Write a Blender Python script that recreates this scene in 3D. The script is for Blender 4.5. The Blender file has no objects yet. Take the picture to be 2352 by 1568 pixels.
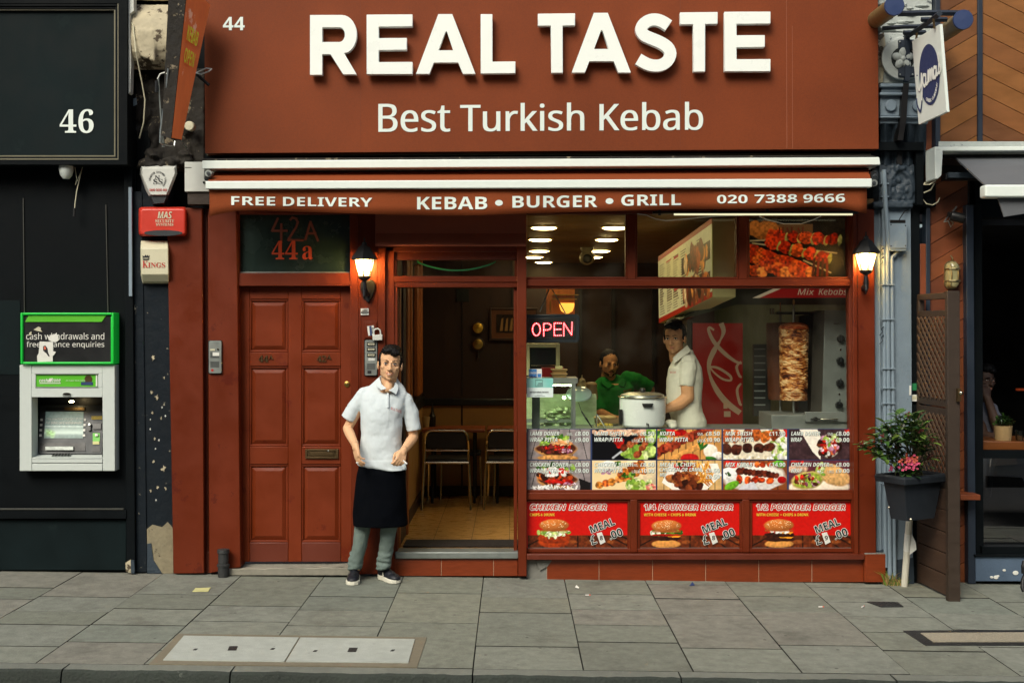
import bpy, bmesh, math, random
import numpy as np
from mathutils import Vector, Matrix, Euler
random.seed(7); RNG = np.random.default_rng(11)
sc = bpy.context.scene
R = math.radians
# ---------------------------------------------------------------- camera
F, D, H, CU, CV = 2756.2, 9.0, 1.86, 1176.0, 756.4      # focal length in units, distance to the shop front, eye height
cam = bpy.data.cameras.new('camera'); camo = bpy.data.objects.new('camera', cam); sc.collection.objects.link(camo)
camo.location = (0, -D, H); camo.rotation_euler = (R(90), 0, 0)
cam.sensor_width = 36; cam.lens = 36*F/2352; cam.shift_y = -(784-CV)/2352; cam.clip_end = 400
sc.camera = camo
# ---------------------------------------------------------------- sky, sun, exposure
SUN_EL, SUN_AZ = R(42), R(26)          # high, from the front left
w = bpy.data.worlds.new('World'); sc.world = w; w.use_nodes = True
nt = w.node_tree; bg = nt.nodes['Background']
sky = nt.nodes.new('ShaderNodeTexSky'); sky.sky_type = 'NISHITA'; sky.sun_disc = False
sky.sun_elevation = SUN_EL; sky.sun_rotation = R(180)+SUN_AZ; sky.air_density = 1.0; sky.dust_density = 5.0; sky.ozone_density = 1.0
tn = nt.nodes.new('ShaderNodeMix'); tn.data_type = 'RGBA'; tn.blend_type = 'MULTIPLY'; tn.inputs[0].default_value = 1; tn.inputs[7].default_value = (.97, 1, .96, 1)
nt.links.new(sky.outputs[0], tn.inputs[6]); nt.links.new(tn.outputs[2], bg.inputs[0]); bg.inputs[1].default_value = 0.10
sl = bpy.data.lights.new('sun', 'SUN'); sl.energy = 1.5; sl.angle = R(28); sl.color = (1, .97, .87)
so = bpy.data.objects.new('sun', sl); sc.collection.objects.link(so)
_d = Vector((-math.sin(SUN_AZ)*math.cos(SUN_EL), -math.cos(SUN_AZ)*math.cos(SUN_EL), math.sin(SUN_EL)))
so.rotation_euler = _d.to_track_quat('Z', 'Y').to_euler(); so.location = (-6, -12, 14)
sc.view_settings.view_transform = 'Standard'; sc.view_settings.look = 'None'
sc.view_settings.exposure = 0.6; sc.view_settings.gamma = 1.0
sc.cycles.use_denoising = True
sc.cycles.max_bounces = 8; sc.cycles.transparent_max_bounces = 12
# ---------------------------------------------------------------- measuring: a spot on the front seen at (u, v), at world depth Y
def P(u, v, Y=0.0): return Vector(((u-CU)*(D+Y)/F, Y, H-(v-CV)*(D+Y)/F))
GS = 0.0132                                            # the pavement falls gently to the right
def gz(x): return -GS*x
def G(u, v, up=0.0):
    d = (H-up)/((v-CV)/F - GS*(u-CU)/F)
    x = (u-CU)*d/F
    return Vector((x, d-D, gz(x)+up))
def lin(c):
    if isinstance(c, str): c = tuple(int(c[i:i+2], 16) for i in (0, 2, 4))
    return tuple(((x/255)/12.92 if x <= 10 else (((x/255)+.055)/1.055)**2.4) for x in c)
# ---------------------------------------------------------------- materials
M = {}
def nodes(name):
    m = bpy.data.materials.new(name); m.use_nodes = True
    n = m.node_tree.nodes; return m, n, m.node_tree.links, n['Principled BSDF']
def mat(name, col, rough=.5, metal=0, var=.12, vs=6, bump=0, bs=80, stretch=(1, 1, 1), emit=0, spec=.5, col2=None, thr=None, cs=9, coat=0, fuzz=0):
    m, n, L, b = nodes(name); c = lin(col)
    g = n.new('ShaderNodeNewGeometry'); mp = n.new('ShaderNodeMapping'); mp.inputs['Scale'].default_value = stretch
    L.new(g.outputs['Position'], mp.inputs['Vector'])
    b.inputs['Roughness'].default_value = rough; b.inputs['Metallic'].default_value = metal
    b.inputs['Specular IOR Level'].default_value = spec; b.inputs['Coat Weight'].default_value = coat
    if fuzz: b.inputs['Sheen Weight'].default_value = fuzz
    no = n.new('ShaderNodeTexNoise'); no.inputs['Scale'].default_value = vs; no.inputs['Detail'].default_value = 6; no.inputs['Roughness'].default_value = .65
    L.new(mp.outputs[0], no.inputs['Vector'])
    mx = n.new('ShaderNodeMix'); mx.data_type = 'RGBA'
    mx.inputs[6].default_value = (*[x*(1-var) for x in c], 1); mx.inputs[7].default_value = (*[min(1, x*(1+var)) for x in c], 1)
    rp = n.new('ShaderNodeMapRange'); rp.inputs[1].default_value = .3; rp.inputs[2].default_value = .7
    nl = n.new('ShaderNodeTexNoise'); nl.inputs['Scale'].default_value = 1.3; nl.inputs['Detail'].default_value = 3; L.new(g.outputs['Position'], nl.inputs['Vector'])
    ad = n.new('ShaderNodeMix'); ad.inputs[0].default_value = .4; L.new(no.outputs[0], ad.inputs[2]); L.new(nl.outputs[0], ad.inputs[3])
    L.new(ad.outputs[0], rp.inputs[0]); L.new(rp.outputs[0], mx.inputs[0])
    if not emit and rough > .2:
        rr_ = n.new('ShaderNodeMapRange'); rr_.inputs[1].default_value = .3; rr_.inputs[2].default_value = .7; rr_.inputs[3].default_value = rough*.8; rr_.inputs[4].default_value = min(1, rough*1.3)
        L.new(no.outputs[0], rr_.inputs[0]); L.new(rr_.outputs[0], b.inputs['Roughness'])
    out = mx.outputs[2]
    if col2 is not None:
        n2 = n.new('ShaderNodeTexNoise'); n2.inputs['Scale'].default_value = cs; n2.inputs['Detail'].default_value = 8; n2.inputs['Roughness'].default_value = .7
        L.new(mp.outputs[0], n2.inputs['Vector'])
        r2 = n.new('ShaderNodeMapRange'); r2.inputs[1].default_value = thr; r2.inputs[2].default_value = thr+.03
        L.new(n2.outputs[0], r2.inputs[0])
        m2 = n.new('ShaderNodeMix'); m2.data_type = 'RGBA'; m2.inputs[7].default_value = (*lin(col2), 1)
        L.new(r2.outputs[0], m2.inputs[0]); L.new(out, m2.inputs[6]); out = m2.outputs[2]
    L.new(out, b.inputs['Base Color'])
    if emit:
        b.inputs['Emission Color'].default_value = (*c, 1); b.inputs['Emission Strength'].default_value = emit
    if bump:
        nb = n.new('ShaderNodeTexNoise'); nb.inputs['Scale'].default_value = bs; nb.inputs['Detail'].default_value = 4
        L.new(mp.outputs[0], nb.inputs['Vector'])
        bp = n.new('ShaderNodeBump'); bp.inputs['Strength'].default_value = bump; bp.inputs['Distance'].default_value = .01
        L.new(nb.outputs[0], bp.inputs['Height']); L.new(bp.outputs[0], b.inputs['Normal'])
    M[name] = m; return m
def mat_print(name, rough=.4, emit=0, spec=.4, var=.0, vs=20, bump=0, bs=60, spots=0):
    m, n, L, b = nodes(name); a = n.new('ShaderNodeAttribute'); a.attribute_name = 'Col'
    out = a.outputs['Color']
    if var:
        g = n.new('ShaderNodeNewGeometry'); no = n.new('ShaderNodeTexNoise'); no.inputs['Scale'].default_value = vs; no.inputs['Detail'].default_value = 8
        no.inputs['Roughness'].default_value = .7
        L.new(g.outputs['Position'], no.inputs['Vector'])
        mr = n.new('ShaderNodeMapRange'); mr.inputs[1].default_value = .3; mr.inputs[2].default_value = .7
        mr.inputs[3].default_value = 1-var; mr.inputs[4].default_value = 1+var
        L.new(no.outputs[0], mr.inputs[0])
        mx = n.new('ShaderNodeMix'); mx.data_type = 'RGBA'; mx.blend_type = 'MULTIPLY'; mx.inputs[0].default_value = 1
        L.new(out, mx.inputs[6]); L.new(mr.outputs[0], mx.inputs[7]); out = mx.outputs[2]
        if spots:
            for sc_, th, cc in ((5.5, .045, (.035, .034, .03, 1)), (8, .03, (.32, .31, .27, 1)), (2.2, .0, (.075, .072, .06, 1))):
                mx3 = n.new('ShaderNodeMix'); mx3.data_type = 'RGBA'; mx3.inputs[7].default_value = cc; rm = n.new('ShaderNodeMapRange')
                if th:
                    vo = n.new('ShaderNodeTexVoronoi'); vo.inputs['Scale'].default_value = sc_; L.new(g.outputs['Position'], vo.inputs['Vector']); rm.inputs[1].default_value = th*1.6; rm.inputs[2].default_value = th; rm.inputs[4].default_value = .75; L.new(vo.outputs['Distance'], rm.inputs[0])
                else:
                    vo = n.new('ShaderNodeTexNoise'); vo.inputs['Scale'].default_value = sc_; vo.inputs['Detail'].default_value = 9; vo.inputs['Roughness'].default_value = .75; L.new(g.outputs['Position'], vo.inputs['Vector']); rm.inputs[1].default_value = .52; rm.inputs[2].default_value = .72; rm.inputs[4].default_value = .7; L.new(vo.outputs[0], rm.inputs[0])
                L.new(rm.outputs[0], mx3.inputs[0]); L.new(out, mx3.inputs[6]); out = mx3.outputs[2]
        if bump:
            nb = n.new('ShaderNodeTexNoise'); nb.inputs['Scale'].default_value = bs; nb.inputs['Detail'].default_value = 6
            L.new(g.outputs['Position'], nb.inputs['Vector'])
            bp = n.new('ShaderNodeBump'); bp.inputs['Strength'].default_value = bump; bp.inputs['Distance'].default_value = .01
            L.new(nb.outputs[0], bp.inputs['Height']); L.new(bp.outputs[0], b.inputs['Normal'])
    L.new(out, b.inputs['Base Color']); b.inputs['Roughness'].default_value = rough; b.inputs['Specular IOR Level'].default_value = spec
    if emit:
        L.new(out, b.inputs['Emission Color']); b.inputs['Emission Strength'].default_value = emit
    M[name] = m
def mat_glass(name, tint=(1, 1, 1), ior=1.45, gain=1.0, rough=.0, dirt=0):
    m, n, L, b = nodes(name); n.remove(b)
    tr = n.new('ShaderNodeBsdfTransparent'); tr.inputs[0].default_value = (*tint, 1)
    gl = n.new('ShaderNodeBsdfGlossy'); gl.inputs['Roughness'].default_value = rough
    fr = n.new('ShaderNodeFresnel'); fr.inputs[0].default_value = ior
    mu = n.new('ShaderNodeMath'); mu.operation = 'MULTIPLY'; mu.inputs[1].default_value = gain
    mx = n.new('ShaderNodeMixShader'); L.new(fr.outputs[0], mu.inputs[0]); L.new(mu.outputs[0], mx.inputs[0])
    L.new(tr.outputs[0], mx.inputs[1]); L.new(gl.outputs[0], mx.inputs[2])
    res = mx.outputs[0]
    if dirt:
        df = n.new('ShaderNodeBsdfDiffuse'); df.inputs[0].default_value = (.55, .5, .38, 1)
        g = n.new('ShaderNodeNewGeometry'); no = n.new('ShaderNodeTexNoise'); no.inputs['Scale'].default_value = 3; no.inputs['Detail'].default_value = 8
        L.new(g.outputs['Position'], no.inputs['Vector'])
        mr = n.new('ShaderNodeMapRange'); mr.inputs[1].default_value = .45; mr.inputs[2].default_value = .8; mr.inputs[4].default_value = dirt
        L.new(no.outputs[0], mr.inputs[0])
        m2 = n.new('ShaderNodeMixShader'); L.new(mr.outputs[0], m2.inputs[0]); L.new(res, m2.inputs[1]); L.new(df.outputs[0], m2.inputs[2]); res = m2.outputs[0]
    L.new(res, n['Material Output'].inputs['Surface']); M[name] = m
# ---------------------------------------------------------------- mesh collector
class MB:
    def __init__(s, m=None): s.v, s.f, s.mi, s.sm, s.c, s.mats, s.dm, s.mods = [], [], [], [], [], [], m, []
    def add(s, vs, fs, m=None, smooth=False, col=None):
        m = m or s.dm
        if m not in s.mats: s.mats.append(m)
        k = s.mats.index(m); o = len(s.v)
        s.v.extend(Vector(x) for x in vs)
        for i, f in enumerate(fs):
            s.f.append(tuple(o+j for j in f)); s.mi.append(k); s.sm.append(smooth)
            s.c.append(col[i] if isinstance(col, list) else col)
        return s
    def prism(s, pts, off, m=None, pts2=None, col=None):
        pts = [Vector(p) for p in pts]; n = len(pts); b = [Vector(p) for p in pts2] if pts2 else [p+Vector(off) for p in pts]
        fs = [tuple(range(n)), tuple(range(2*n-1, n-1, -1))]+[(i, n+i, n+(i+1) % n, (i+1) % n) for i in range(n)]
        return s.add(pts+b, fs, m, col=col)
    def poly(s, uv, Yf, Yb, m=None, col=None): return s.prism([P(u, v, Yf) for u, v in uv], (0, Yb-Yf, 0), m, col=col)
    def rect(s, u0, v0, u1, v1, Yf, Yb, m=None, col=None): return s.poly([(u0, v0), (u1, v0), (u1, v1), (u0, v1)], Yf, Yb, m, col)
    def frame(s, u0, v0, u1, v1, t, Yf, Yb, m=None):
        s.rect(u0, v0, u0+t, v1, Yf, Yb, m); s.rect(u1-t, v0, u1, v1, Yf, Yb, m)
        s.rect(u0+t, v0, u1-t, v0+t, Yf, Yb, m); return s.rect(u0+t, v1-t, u1-t, v1, Yf, Yb, m)
    def raised(s, u0, v0, u1, v1, Yb, Yf, e, m=None):       # a raised field with sloping sides
        a = [P(u, v, Yb) for u, v in ((u0, v0), (u1, v0), (u1, v1), (u0, v1))]
        b = [P(u, v, Yf) for u, v in ((u0+e, v0+e), (u1-e, v0+e), (u1-e, v1-e), (u0+e, v1-e))]
        return s.prism(b, None, m, pts2=a)
    def sheet(s, pts, m=None, col=None): return s.add(pts, [tuple(range(len(pts)))], m, col=col)
    def qsheet(s, u0, v0, u1, v1, Y, m=None, col=None): return s.sheet([P(u0, v0, Y), P(u1, v0, Y), P(u1, v1, Y), P(u0, v1, Y)], m, col)
    def psheet(s, uv, Y, m=None, col=None): return s.sheet([P(u, v, Y) for u, v in uv], m, col)
    def box(s, x0, x1, y0, y1, z0, z1, m=None, col=None):
        return s.prism([(x0, y0, z0), (x1, y0, z0), (x1, y0, z1), (x0, y0, z1)], (0, y1-y0, 0), m, col=col)
    def disc(s, u, v, r, Yf, Yb, m=None, n=20, ry=None, col=None):
        ry = ry or r
        return s.poly([(u+r*math.cos(2*math.pi*i/n), v+ry*math.sin(2*math.pi*i/n)) for i in range(n)], Yf, Yb, m, col)
    def rings(s, rs, m=None, smooth=True, cap=True, closed=False):
        n = len(rs[0]); vs = [p for r in rs for p in r]; fs = []
        k = len(rs)
        for i in range(k if closed else k-1):
            a, b = i*n, ((i+1) % k)*n
            fs += [(a+j, a+(j+1) % n, b+(j+1) % n, b+j) for j in range(n)]
        s.add(vs, fs, m, smooth)
        if cap and not closed:
            s.add(rs[0], [tuple(range(n))], m); s.add(rs[-1], [tuple(range(n))], m)
        return s
    def tube(s, pts, r, m=None, n=8, cap=True):
        pts = [Vector(p) for p in pts]; k = len(pts); rr = r if isinstance(r, (list, tuple)) else [r]*k
        out = []; up = None
        for i, p in enumerate(pts):
            t = (pts[min(i+1, k-1)]-pts[max(i-1, 0)]).normalized()
            if up is None: up = Vector((0, 0, 1)) if abs(t.z) < .9 else Vector((0, 1, 0))
            a = t.cross(up).normalized(); b = a.cross(t).normalized(); up = b
            out.append([p+(a*math.cos(2*math.pi*j/n)+b*math.sin(2*math.pi*j/n))*rr[i] for j in range(n)])
        return s.rings(out, m, True, cap)
    def lathe(s, base, prof, m=None, n=20, axis=(0, 0, 1), smooth=True, cap=True, a0=0):
        base = Vector(base); ax = Vector(axis).normalized(); up = Vector((0, 0, 1)) if abs(ax.z) < .9 else Vector((0, 1, 0))
        a = ax.cross(up).normalized(); b = ax.cross(a)
        return s.rings([[base+ax*h+(a*math.cos(2*math.pi*j/n+a0)+b*math.sin(2*math.pi*j/n+a0))*r for j in range(n)] for r, h in prof], m, smooth, cap)
    def ell(s, c, r, m=None, rot=None, n=12, k=8):
        c = Vector(c); r = (r, r, r) if isinstance(r, (int, float)) else r
        rs = []
        for i in range(k+1):
            t = math.pi*i/k; ct, st = math.cos(t), max(math.sin(t), .02)
            ring = []
            for j in range(n):
                q = Vector((r[0]*st*math.cos(2*math.pi*j/n), r[1]*st*math.sin(2*math.pi*j/n), r[2]*ct))
                ring.append(c+(rot @ q if rot else q))
            rs.append(ring)
        return s.rings(rs, m, True, True)
    def caps(s, pts, rr, m=None, n=10):                      # chain of tapering limbs with round joints
        for i, (p, r) in enumerate(zip(pts, rr)):
            s.ell(p, r, m, n=n, k=6)
            if i: s.tube([pts[i-1], p], [rr[i-1], r], m, n)
        return s
    def build(s, name, base, parent=None):
        me = bpy.data.meshes.new(name); b = Vector(base)
        me.from_pydata([tuple(v-b) for v in s.v], [], s.f)
        me.polygons.foreach_set('material_index', s.mi); me.polygons.foreach_set('use_smooth', s.sm)
        for m in s.mats: me.materials.append(M[m])
        if not any(getattr(q, 'org', 0) for q in s.mods): me.set_sharp_from_angle(angle=R(25))
        if any(c is not None for c in s.c):
            at = me.color_attributes.new('Col', 'FLOAT_COLOR', 'CORNER'); arr = np.ones((len(me.loops), 4), np.float32); k = 0
            for f, c in zip(s.f, s.c):
                if c is not None: arr[k:k+len(f), :3] = c
                k += len(f)
            at.data.foreach_set('color', arr.ravel())
        else:
            bm = bmesh.new(); bm.from_mesh(me); bmesh.ops.recalc_face_normals(bm, faces=bm.faces); bm.to_mesh(me); bm.free()
        o = bpy.data.objects.new(name, me); sc.collection.objects.link(o)
        if parent is not None: o.parent = parent
        else: o.location = b
        for mo in s.mods: mo(o)
        return o
    def bevel(s, wd=.004, seg=2):
        def f(o):
            m = o.modifiers.new('bevel', 'BEVEL'); m.width = wd; m.segments = seg; m.limit_method = 'ANGLE'; m.angle_limit = R(40)
        s.mods.append(f); return s
    def organic(s, voxel=.006, it=4, disp=0, size=.1, kind='CLOUDS'):
        def f(o):
            m = o.modifiers.new('skin', 'REMESH'); m.mode = 'VOXEL'; m.voxel_size = voxel; m.use_smooth_shade = True
            if it:
                q = o.modifiers.new('smooth', 'SMOOTH'); q.iterations = it; q.factor = .5
            if disp:
                t = bpy.data.textures.new('folds', kind); t.noise_scale = size
                q = o.modifiers.new('folds', 'DISPLACE'); q.texture = t; q.strength = disp; q.texture_coords = 'GLOBAL'; q.mid_level = .5
                q = o.modifiers.new('smooth2', 'SMOOTH'); q.iterations = 2
        f.org = 1; s.mods.append(f); return s
class Thing:
    def __init__(s, name, label=None, cat=None, group=None, kind=None, base=None):
        s.name, s.label, s.cat, s.group, s.kind, s.base, s.parts = name, label, cat, group, kind, base, []
    def part(s, name, m=None, parent=None, label=None):
        b = MB(m); s.parts.append([name, b, parent, label]); return b
    def done(s):
        s.parts = [p for p in s.parts if p[1].v]
        if s.base is None:
            vs = np.array([tuple(v) for p in s.parts for v in p[1].v]); lo, hi = vs.min(0), vs.max(0)
            s.base = Vector(((lo[0]+hi[0])/2, (lo[1]+hi[1])/2, lo[2]))
        if len(s.parts) == 1 and s.parts[0][0] == s.name:
            s.root = s.parts[0][1].build(s.name, s.base)
        else:
            s.root = bpy.data.objects.new(s.name, None); sc.collection.objects.link(s.root); s.root.location = s.base; s.root.empty_display_size = .1
            mk = {}
            for name, b, par, lab in s.parts:
                o = b.build(name, s.base, mk[id(par)] if par is not None else s.root); mk[id(b)] = o
                if lab: o['label'] = lab
        props(s.root, s.label, s.cat, s.group, s.kind); return s.root
def props(o, label=None, cat=None, group=None, kind=None):
    for k, x in (('label', label), ('category', cat), ('group', group), ('kind', kind)):
        if x: o[k] = x
        elif k in o: del o[k]
def single(name, label, cat, m=None, group=None, kind=None):
    t = Thing(name, label, cat, group, kind); t.b = t.part(name, m); return t
def dup(root, loc, label, rz=0, group=None):
    def cp(o, par):
        c = o.copy(); sc.collection.objects.link(c)
        if par is not None: c.parent = par
        for ch in [x for x in sc.objects if x.parent == o and x != c]: cp(ch, c)
        return c
    r = cp(root, None); r.location = loc; r.rotation_euler = (0, 0, rz); r['label'] = label
    if group: r['group'] = group
    return r
# ---------------------------------------------------------------- lettering
_STY = {'sb': (0x1D5D4, 0x1D5EE, 0x1D7EC), 's': (0x1D5A0, 0x1D5BA, 0x1D7E2), 'rb': (0x1D400, 0x1D41A, 0x1D7CE),
        'sbi': (0x1D63C, 0x1D656, 0x1D7EC), 'si': (0x1D608, 0x1D622, 0x1D7E2), 'sc': (0x1D4D0, 0x1D4EA, 0x1D7CE)}
def styled(t, sty):
    if sty == 'n': return t
    A, a, d = _STY[sty]
    return ''.join(chr(A+ord(c)-65) if 'A' <= c <= 'Z' else chr(a+ord(c)-97) if 'a' <= c <= 'z' else chr(d+ord(c)-48) if '0' <= c <= '9' else c for c in t)
_glyphs = {}
def glyph(t, sty, ext=0, off=0):
    k = (t, sty, ext, off)
    if k not in _glyphs:
        c = bpy.data.curves.new('lettering', 'FONT'); c.body = styled(t, sty); c.size = 1; c.extrude = ext; c.resolution_u = 4; c.offset = off
        o = bpy.data.objects.new('lettering', c); sc.collection.objects.link(o)
        me = bpy.data.meshes.new_from_object(o); n = len(me.vertices); a = np.empty(n*3, np.float32); me.vertices.foreach_get('co', a)
        fs = [tuple(p.vertices) for p in me.polygons]
        bpy.data.objects.remove(o); bpy.data.curves.remove(c); bpy.data.meshes.remove(me)
        _glyphs[k] = (a.reshape(-1, 3), fs)
    return _glyphs[k]
def text(mb, t, box, Y, m=None, sty='sb', dv=0, thick=0, fn=None, off=0, col=None):
    a, fs = glyph(t, sty, .1 if thick else 0, off)
    lo, hi = a.min(0), a.max(0); q = (a-lo)/np.maximum(hi-lo, 1e-6); u0, v0, u1, v1 = box
    vs = []
    for x, y, z in q:
        if fn: vs.append(fn(x, y))
        else:
            p = P(u0+(u1-u0)*x, v1-(v1-v0)*y+dv*x, Y); vs.append(p+Vector((0, thick*(1-z), 0)) if thick else p)
    mb.add(vs, fs, m, col=[col]*len(fs) if col is not None else None)
# ---------------------------------------------------------------- printed pictures, painted cell by cell
def vnoise(h, wd, cell, rng):
    gy, gx = int(h/cell)+2, int(wd/cell)+2; g = rng.random((gy, gx))
    y = np.arange(h)/cell; x = np.arange(wd)/cell; iy, ix = y.astype(int), x.astype(int); fy, fx = (y-iy)[:, None], (x-ix)[None]
    fy, fx = fy*fy*(3-2*fy), fx*fx*(3-2*fx)
    a = g[iy][:, ix]*(1-fx)+g[iy][:, ix+1]*fx; b = g[iy+1][:, ix]*(1-fx)+g[iy+1][:, ix+1]*fx
    return a*(1-fy)+b*fy
class Canvas:                                              # x 0..asp, y 0..1 downwards
    def __init__(s, asp, h, bg, seed=1, grain=.1):
        s.h, s.w, s.asp = h, int(h*asp), asp; s.rng = np.random.default_rng(seed)
        s.a = np.ones((s.h, s.w, 3))*np.array(lin(bg)); s.y, s.x = np.mgrid[0:s.h, 0:s.w]; s.y = (s.y+.5)/s.h; s.x = (s.x+.5)/s.h
        s.n1 = vnoise(s.h, s.w, 3, s.rng); s.n2 = vnoise(s.h, s.w, 8, s.rng)
        s.a *= (1-grain+2*grain*s.n1)[..., None]
    def put(s, mask, c, shade=1.0):
        c = np.array(lin(c)); t = np.clip(mask, 0, 1)[..., None]
        s.a = s.a*(1-t)+t*c*(shade[..., None] if isinstance(shade, np.ndarray) else shade); return s
    def ell(s, cx, cy, rx, ry, c, rot=0, rag=.15, tex=.35, soft=.12, shade=.5):
        ca, sa = math.cos(rot), math.sin(rot); dx, dy = s.x-cx, s.y-cy
        px, py = (dx*ca+dy*sa)/rx, (-dx*sa+dy*ca)/ry; d = np.sqrt(px*px+py*py)+rag*(s.n2-.5)*2
        sh = 1+shade*(-.45*py-.2*px-.25*np.clip(d, 0, 1)**2+.1)+tex*(s.n1-.5)*2
        return s.put((1-d)/soft, c, np.clip(sh, .15, 2))
    def rect(s, x0, y0, x1, y1, c, tex=.15): return s.put(((s.x >= x0) & (s.x < x1) & (s.y >= y0) & (s.y < y1))*1.0, c, 1+tex*(s.n1-.5)*2)
    def poly(s, pts, c, tex=.12):
        k = np.ones_like(s.x); n = len(pts)
        for i in range(n):
            (x0, y0), (x1, y1) = pts[i], pts[(i+1) % n]; k *= (((x1-x0)*(s.y-y0)-(y1-y0)*(s.x-x0)) >= 0)
        return s.put(k, c, 1+tex*(s.n1-.5)*2)
    def line(s, x0, y0, x1, y1, wd, c):
        dx, dy = x1-x0, y1-y0; t = np.clip(((s.x-x0)*dx+(s.y-y0)*dy)/(dx*dx+dy*dy), 0, 1)
        d = np.hypot(s.x-x0-t*dx, s.y-y0-t*dy); return s.put(1.5-d/wd*1.0, c, 1+.25*(s.n1-.5))
    def scat(s, cx, cy, rx, ry, n, size, cols, rot=None, asp=1.6, **k):
        for _ in range(n):
            t, q = s.rng.random()*6.283, math.sqrt(s.rng.random()); r = size*(.6+.8*s.rng.random())
            s.ell(cx+rx*q*math.cos(t), cy+ry*q*math.sin(t), r*asp, r, cols[int(s.rng.integers(len(cols)))], rot if rot is not None else s.rng.random()*3.14, **k)
        return s
    def planks(s, c, n=5, slant=0):
        s.put(np.ones_like(s.x), c, .8+.4*vnoise(s.h, s.w, 5, s.rng)*(.6+.4*s.n2))
        for i in range(1, n):
            x = s.asp*i/n; s.line(x, 0, x+slant*(i-n/2), 1, .012, '2a2420')
        return s
    def mesh(s, mb, fn, m):                                # fn(a, b) with a, b in 0..1 (b downwards)
        vs = [fn(j/s.w, i/s.h) for i in range(s.h+1) for j in range(s.w+1)]; W = s.w+1
        fs = [(i*W+j, i*W+j+1, (i+1)*W+j+1, (i+1)*W+j) for i in range(s.h) for j in range(s.w)]
        mb.add(vs, fs, m, col=[tuple(x) for x in np.clip(s.a**1.32*1.14, 0, .95).reshape(-1, 3)])
def flat(u0, v0, u1, v1, Y): return lambda a, b: P(u0+(u1-u0)*a, v0+(v1-v0)*b, Y)
# ================================================================ materials
mat('asphalt', '3a3b3b', .9, var=.3, vs=40, bump=.5, bs=200)
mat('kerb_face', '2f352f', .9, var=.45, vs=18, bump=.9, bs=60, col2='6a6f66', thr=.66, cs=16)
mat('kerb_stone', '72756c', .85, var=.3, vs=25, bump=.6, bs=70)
mat('dirt', '1c1a17', .95)
mat('sign_board', '77381a', .6, var=.34, vs=170, bump=.05, bs=300, spec=.2)
mat('white_acrylic', 'f1f6f0', .3, var=.01)
mat('white_vinyl', 'dfe9e2', .4, var=.02)
mat('white_metal', 'e2ebe4', .35, var=.03, vs=20)
mat('red_paint', '63240b', .45, var=.22, vs=4, bump=.05, bs=60, spec=.25, col2='561a08', thr=.6, cs=5)
mat('red_paint_dull', '5a200a', .42, var=.16, vs=5, bump=.05, bs=60)
mat('door_paint', '6d2a0e', .48, var=.2, vs=5, bump=.06, bs=50, spec=.22, col2='62200a', thr=.62, cs=6)
mat('red_scuffed', '5e230e', .45, var=.15, vs=5, bump=.05, bs=60, col2='b5a595', thr=.73, cs=14)
mat('black_paint', '080d10', .6, var=.3, vs=6, bump=.05, bs=40, spec=.1)
mat('black_board', '0d191b', .6, var=.35, vs=4, bump=.03, bs=200, spec=.12, col2='162122', thr=.6, cs=4)
mat('navy_render', '121a21', .7, spec=.2, var=.25, vs=12, bump=.7, bs=18, col2='a9a28f', thr=.66, cs=15)
mat('gold_line', '6e6a55', .4, var=.1); mat('line_dim', '34352f', .5, var=.2); mat('base_plaster', '857c64', .9, var=.3, vs=10, bump=.7, bs=30, col2='4a4234', thr=.6, cs=7)
mat('cream_stone', 'b5ab90', .85, var=.25, vs=9, bump=.6, bs=30, col2='4e4334', thr=.53, cs=6)
mat('decayed_stone', '221e18', .95, var=.6, vs=14, bump=1, bs=25, col2='7a6f5b', thr=.6, cs=11)
mat('pale_stone', 'a9b0ac', .8, var=.16, vs=12, bump=.5, bs=35, col2='5d6468', thr=.62, cs=9)
mat('blue_paint', '73838f', .6, var=.12, vs=7, bump=.25, bs=50, col2='55636e', thr=.68, cs=16)
mat('blue_dark', '2a3742', .6, var=.2, vs=9, bump=.6, bs=40)
mat('blue_pipe', '7d8d99', .45, var=.1, vs=10)
mat('plinth_blue', '4d5f74', .6, var=.15, vs=8, bump=.3, bs=60, col2='c9d0d2', thr=.77, cs=9)
mat('tile_wood', '78300f', .35, var=.28, vs=9, stretch=(1.2, 1, 9), bump=.05, bs=30)
mat('grout', 'b59a80', .8)
mat('cement', '77766f', .9, var=.25, bump=.5, bs=40)
mat('step_stone', '8a8679', .85, var=.25, vs=14, bump=.5, bs=40)
mat('steel', 'b5bab6', .35, 1, var=.1, vs=30, stretch=(1, 1, 6))
mat('steel_dull', '8d938f', .5, .7, var=.15, vs=12)
mat('chrome', 'd8d2bc', .15, 1, var=.04)
mat('brass', 'a58a4a', .35, 1, var=.15, vs=40)
mat('bronze', '5d4c33', .45, .8, var=.2, vs=40)
mat('black_iron', '17181a', .5, .3, var=.2, vs=30, bump=.2, bs=120)
mat('black_plastic', '111315', .4, var=.1)
mat('grey_plastic', 'c6cec9', .5, var=.04, vs=30)
mat('dark_plastic', '2b3034', .45, var=.1)
mat('cream_plastic', 'c9c4a8', .5, var=.08, vs=14, col2='8d876c', thr=.72, cs=7)
mat('white_box', 'c9cbc4', .5, var=.06, vs=14)
mat('red_plastic', 'c43322', .4, var=.08, vs=9)
mat('green_plastic', '17b83c', .4, var=.05, emit=.12)
mat('green_face', '58b52a', .4, var=.05)
mat('orange_faded', 'ff7a3c', .55, var=.25, vs=7, stretch=(2, 2, .6), col2='ffc0a0', thr=.58, cs=6)
mat('yellow_green', 'd8d030', .5)
mat('sticker_white', 'dcdcd4', .5, var=.08, vs=60)
mat('ink', '16181c', .5); mat('ink_red', 'b2261c', .5); mat('ink_orange', 'c84a22', .5, var=.1)
mat('ink_faded', '7a3a26', .6, var=.3, vs=30)
mat('navy_ink', '2a3c66', .5, var=.1, vs=40)
mat('frosted_dark', '20302c', .25, var=.35, vs=3)
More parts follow.
